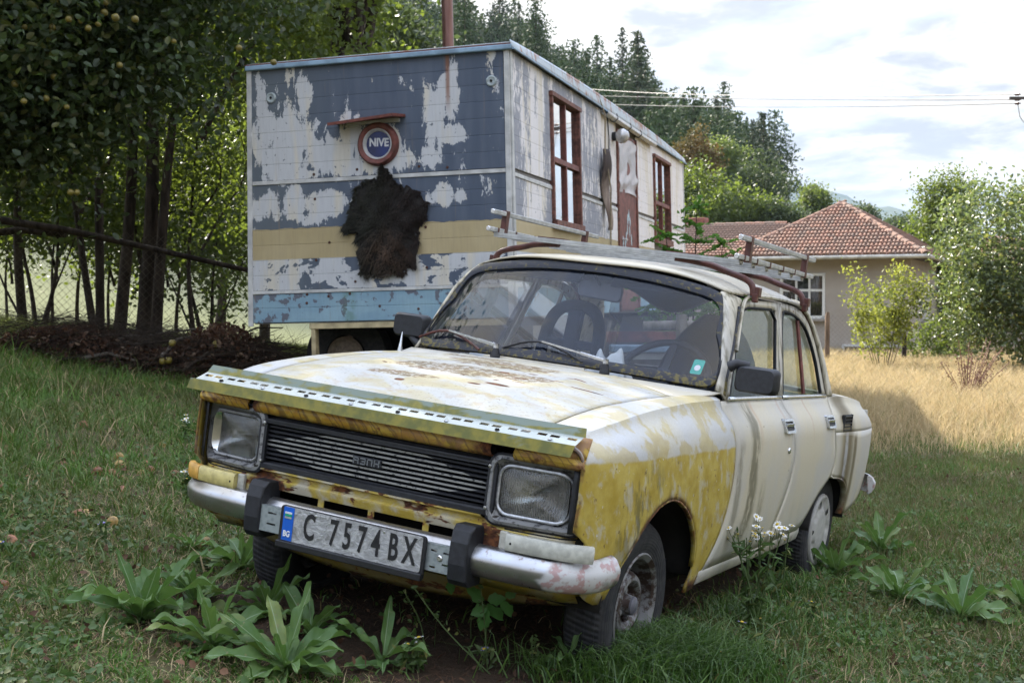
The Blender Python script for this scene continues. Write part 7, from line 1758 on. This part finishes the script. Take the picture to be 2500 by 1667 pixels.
fleabane(1010, 1640, .10, 3, .03, 'low white daisies at the bottom below the bumper', 4, heads=1)
for i, (px, py, lab) in enumerate([(497, 1400, 'blue flower near the front wheel in the mullein'), (262, 1330, 'small violet flower in the left turf'), (15, 1400, 'pink purple clover flower at the left edge'), (1180, 1640, 'pale violet flower in the turf under the bumper'), (1980, 1530, 'pale lilac flower in the right foreground turf'), (1810, 1610, 'lilac flower near the bottom right of centre'), (1765, 1650, 'deep blue flower at the bottom edge'), (1850, 1570, 'tiny violet flower left of the lilac ones')]):
    fleabane(px, py, .07 + .03 * (i % 3), 1, .02, lab, 30 + i, FP_, 1)
def stalk(px, py, px2, py2, lab, seed, n=1):
    q = onground(px, py); t_ = at(px2, py2, q.y - .05); o = empty('weed_stalk', tuple(q), lab, 'weed'); v = t_ - q; r = random.Random(seed); md = v * .5 + Vector((r.uniform(-.03, .03), 0, 0))
    MB().tube(smoothpts([Vector((0, 0, 0)), md, v], 2), .0022, 5).build('stem', STEM, o, 60); L = [v * r.uniform(.3, 1) + Vector((r.gauss(0, .01), r.gauss(0, .01), 0)) for _ in range(22)]
    add('leaves', discs('leaves', np.array([tuple(p) for p in L]), np.random.default_rng(seed).uniform(.010, .028, len(L)), WEED, seed, .9, .45), o)
stalk(1200, 1650, 1008, 1430, 'long thin stalk slanting up towards the overrider', 1); stalk(1035, 1600, 985, 1440, 'crooked stalk with small leaves under the number plate', 2); stalk(1150, 1560, 1170, 1460, 'upright stalk behind the overrider foot', 3); stalk(1430, 1600, 1375, 1480, 'thin stalk below the bumper end', 4); stalk(1190, 1640, 1165, 1380, 'leafy nettle stalk rising in front of the overrider', 5); stalk(1880, 1640, 1960, 1440, 'pale long stalk in the right foreground', 7); stalk(1320, 1640, 1300, 1550, 'short upright stalk in the bottom turf', 8)
# nettle leaves by the overrider
q = at(1190, 1480, 3.95); o = empty('nettle_plant', tuple(onground(1185, 1600)), 'nettle with toothed leaves hanging under the left overrider', 'nettle'); L = []
rn = random.Random(2)
def nettle_leaf(L_, W_):
    P = [(0, 0, 0)]; k = 7
    up_ = [(L_ * (i / k), W_ / 2 * sin(pi * (i / k) ** .8) * (1.12 if i % 2 else .86), .01 * sin(i)) for i in range(1, k)]
    P += up_ + [(L_, 0, -.01)] + [(a, -b, c) for a, b, c in reversed(up_)]; return MB().poly(P, [tuple(range(k + 1)), tuple([0] + list(range(k, len(P))))]).mesh('leaf', leafmat('nettle_leaf', [(.05, .14, .03), (.08, .19, .045)], .35, .5, (.15, .35, .05)) , 60)
nm = nettle_leaf(.075, .05); of = q - o.location
for dx_, dz_, a, s_ in ((0, 0, -1.9, 1.1), (0, .01, -.9, 1.0), (0, .02, .1, .8), (-.01, .02, 2.6, .9), (0, 0, -2.7, .8), (.05, .02, -1.2, .8), (.055, .03, .6, .7), (-.115, .09, 1.2, .55), (-.11, .09, 2.2, .5), (-.115, .08, -1.5, .6)):
    l = add('leaf', nm, o, tuple(of + Vector((dx_, 0, dz_))), (0, -a, 0)); l.rotation_euler = (RAD(90) + rn.uniform(-.5, .5), -a, 0); l.scale = (s_, s_, s_)
MB().tube([(0, 0, 0), tuple(of * .5), tuple(of)], .0025, 5).build('stem', STEM, o)

# ------------------------------------------------------------------ windfall apples in the grass
RAP = flat('rotting_apple', (.22, .085, .035), .5, var=.6, scale=30); YAP = flat('yellow_apple', (.32, .20, .06), .45, var=.4, scale=25)
amr = am.copy(); amr.materials.clear(); amr.materials.append(RAP); amy = am.copy(); amy.materials.clear(); amy.materials.append(YAP)
AP_ = [(205, 1042, 'r'), (18, 1102, 'r'), (175, 1115, 'r'), (155, 1140, 'r'), (290, 1122, 'y'), (293, 1142, 'y'), (300, 1150, 'r'), (238, 1160, 'r'), (275, 1162, 'r'), (298, 1175, 'r'), (355, 1138, 'r'), (368, 1155, 'r'), (298, 1205, 'r'), (395, 1093, 'y'), (425, 1162, 'r'), (70, 1175, 'r'), (10, 1200, 'r'), (192, 1262, 'r'), (208, 1262, 'y'), (25, 1332, 'r'), (500, 1338, 'y'), (10, 1435, 'r'), (275, 1285, 'y'), (345, 1160, 'y'), (1880, 1392, 'r')]
where = {0: 'highest in the grass', 1: 'at the left edge above the others', 2: 'with a split side left of the cluster', 3: 'pale and half sunk', 4: 'at the top of the cluster', 5: 'second in the cluster', 6: 'red brown and round in the cluster', 7: 'flattened at the cluster left', 8: 'small beside the flattened one', 9: 'under the cluster', 10: 'dark red right of the cluster', 11: 'with a rotten black side', 12: 'bright orange and crinkled', 13: 'pale in the grass towards the headlamp', 14: 'pale brown near the turn signal', 15: 'left of the cluster alone', 16: 'brown at the left edge', 17: 'dark red, touching a yellow one', 18: 'yellow, touching a dark red one', 19: 'half eaten at the left edge', 20: 'large and yellow by the front wheel', 21: 'brown near the lower left edge', 22: 'tiny and pale by the thistle', 23: 'small and yellow in the cluster', 24: 'orange under the car sill'}
for i, (px, py, k) in enumerate(AP_):
    q = onground(px, py); s_ = random.uniform(.62, .95); o = add('windfall_apple', amr if k == 'r' else amy, None, (q.x, q.y, q.z + .012), (random.uniform(0, 3), random.uniform(0, 3), 0)); s_ *= 1.3 if px == 500 else 1; o.scale = (s_ * random.uniform(.9, 1.3), s_, s_ * random.uniform(.55, .9))
    tag(o, ('rotting windfall apple ' if k == 'r' else 'windfall apple ') + where[i], 'apple', 'windfall apples in the grass')

# ------------------------------------------------------------------ power lines
CAB = flat('aluminium_cable', (.20, .19, .18), .6, .1)
for (p0, Y0), (p1, Y1), (pm, Ym), lab in [(((1440, 218), 62), ((2478, 231), 36), ((1768, 233), 52), 'topmost overhead cable'), (((1470, 235), 62), ((2478, 244), 36), ((1900, 243), 48), 'middle overhead cable'), (((1505, 256), 62), ((2478, 253), 36), ((1900, 262), 48), 'lowest overhead cable')]:
    a, m_, b_ = at(*p0, Y0), at(*pm, Ym), at(*p1, Y1); P = [a * ((1 - t) * (1 - 2 * t)) + m_ * (4 * t * (1 - t)) + b_ * (t * (2 * t - 1)) for t in [k / 24 for k in range(-8, 25)]]
    tag(MB().tube(P, .014, 5).build('overhead_cable', CAB, None, 60), lab + ' crossing the sky', 'cable', 'overhead cables')
pole = empty('power_pole', (14.35, 36, 0), 'power pole with insulators cut by the right edge', 'power pole'); pw = at(2478, 240, 36)
MB().tube([(0, 0, -1), (0, 0, 8.2)], .11, 10).build('pole_shaft', GREY_WOOD, pole, 60); MB().box((-.22, 0, pw.z), (.7, .08, .07)).build('crossarm', flat('crossarm_steel', (.06, .05, .045), .6, .4), pole)
INS = flat('insulator', (.10, .05, .04), .3)
for py in (231, 244, 253):
    q = at(2484, py, 36); MB().lathe([(-.07, .0), (-.07, .02), (-.05, .045), (-.03, .02), (-.01, .045), (.01, .02), (.03, .045), (.06, .02), (.10, .01)], tuple(q - pole.location), 'X', 10).build('insulator', INS, pole, 50)
MB().tube([at(2484, 250, 36) - pole.location, at(2490, 285, 36) - pole.location, at(2500, 300, 36) - pole.location], .012, 5).build('drop_wire', CAB, pole)
# dead reddish weed in the dry field
q = gb(8.0, 21.5); o = empty('dead_weed', tuple(at(2360, 940, 17.5)), 'reddish brown dead weed standing in the dry field', 'dead weed'); rd = random.Random(6)
base = at(2360, 900, 17.5); o.location = (base.x, base.y, float(gz(base.x, base.y)))
DW = flat('dead_red_stem', (.16, .085, .06), .8); mb = MB(); L = []
for k in range(26):
    t_ = Vector((rd.gauss(0, .28), rd.gauss(0, .2), rd.uniform(.4, 1.0))); mb.tube([(0, 0, 0), tuple(t_ * .5 + Vector((0, 0, .05))), tuple(t_)], .005, 4)
    L += [tuple(t_ * rd.uniform(.4, 1) + Vector((rd.gauss(0, .03), rd.gauss(0, .03), rd.gauss(0, .03)))) for _ in range(40)]
mb.build('stem', DW, o); add('seed_heads', leafcloud('seed_heads', np.array(L), (.01, .01, .01), 1, (.015, .04), leafmat('seed_brown', [(.14, .07, .05), (.20, .11, .08)], .1, .9), 3, simple=True), o)

# ------------------------------------------------------------------ air: a faint even haze
hz = mat('haze_air', lambda g: S(g, g.node('ShaderNodeEmission').outputs[0])); nt = hz.node_tree; nt.nodes.clear()
vo = nt.nodes.new('ShaderNodeVolumePrincipled'); vo.inputs['Color'].default_value = (.62, .78, 1, 1); vo.inputs['Density'].default_value = .00010; vo.inputs['Anisotropy'].default_value = .3
oo = nt.nodes.new('ShaderNodeOutputMaterial'); nt.links.new(vo.outputs[0], oo.inputs['Volume'])
tag(MB().box((600, 1600, 147), (4200, 3400, 304)).build('haze', hz, None, fix=False), kind='stuff')
SC.cycles.volume_bounces = 0
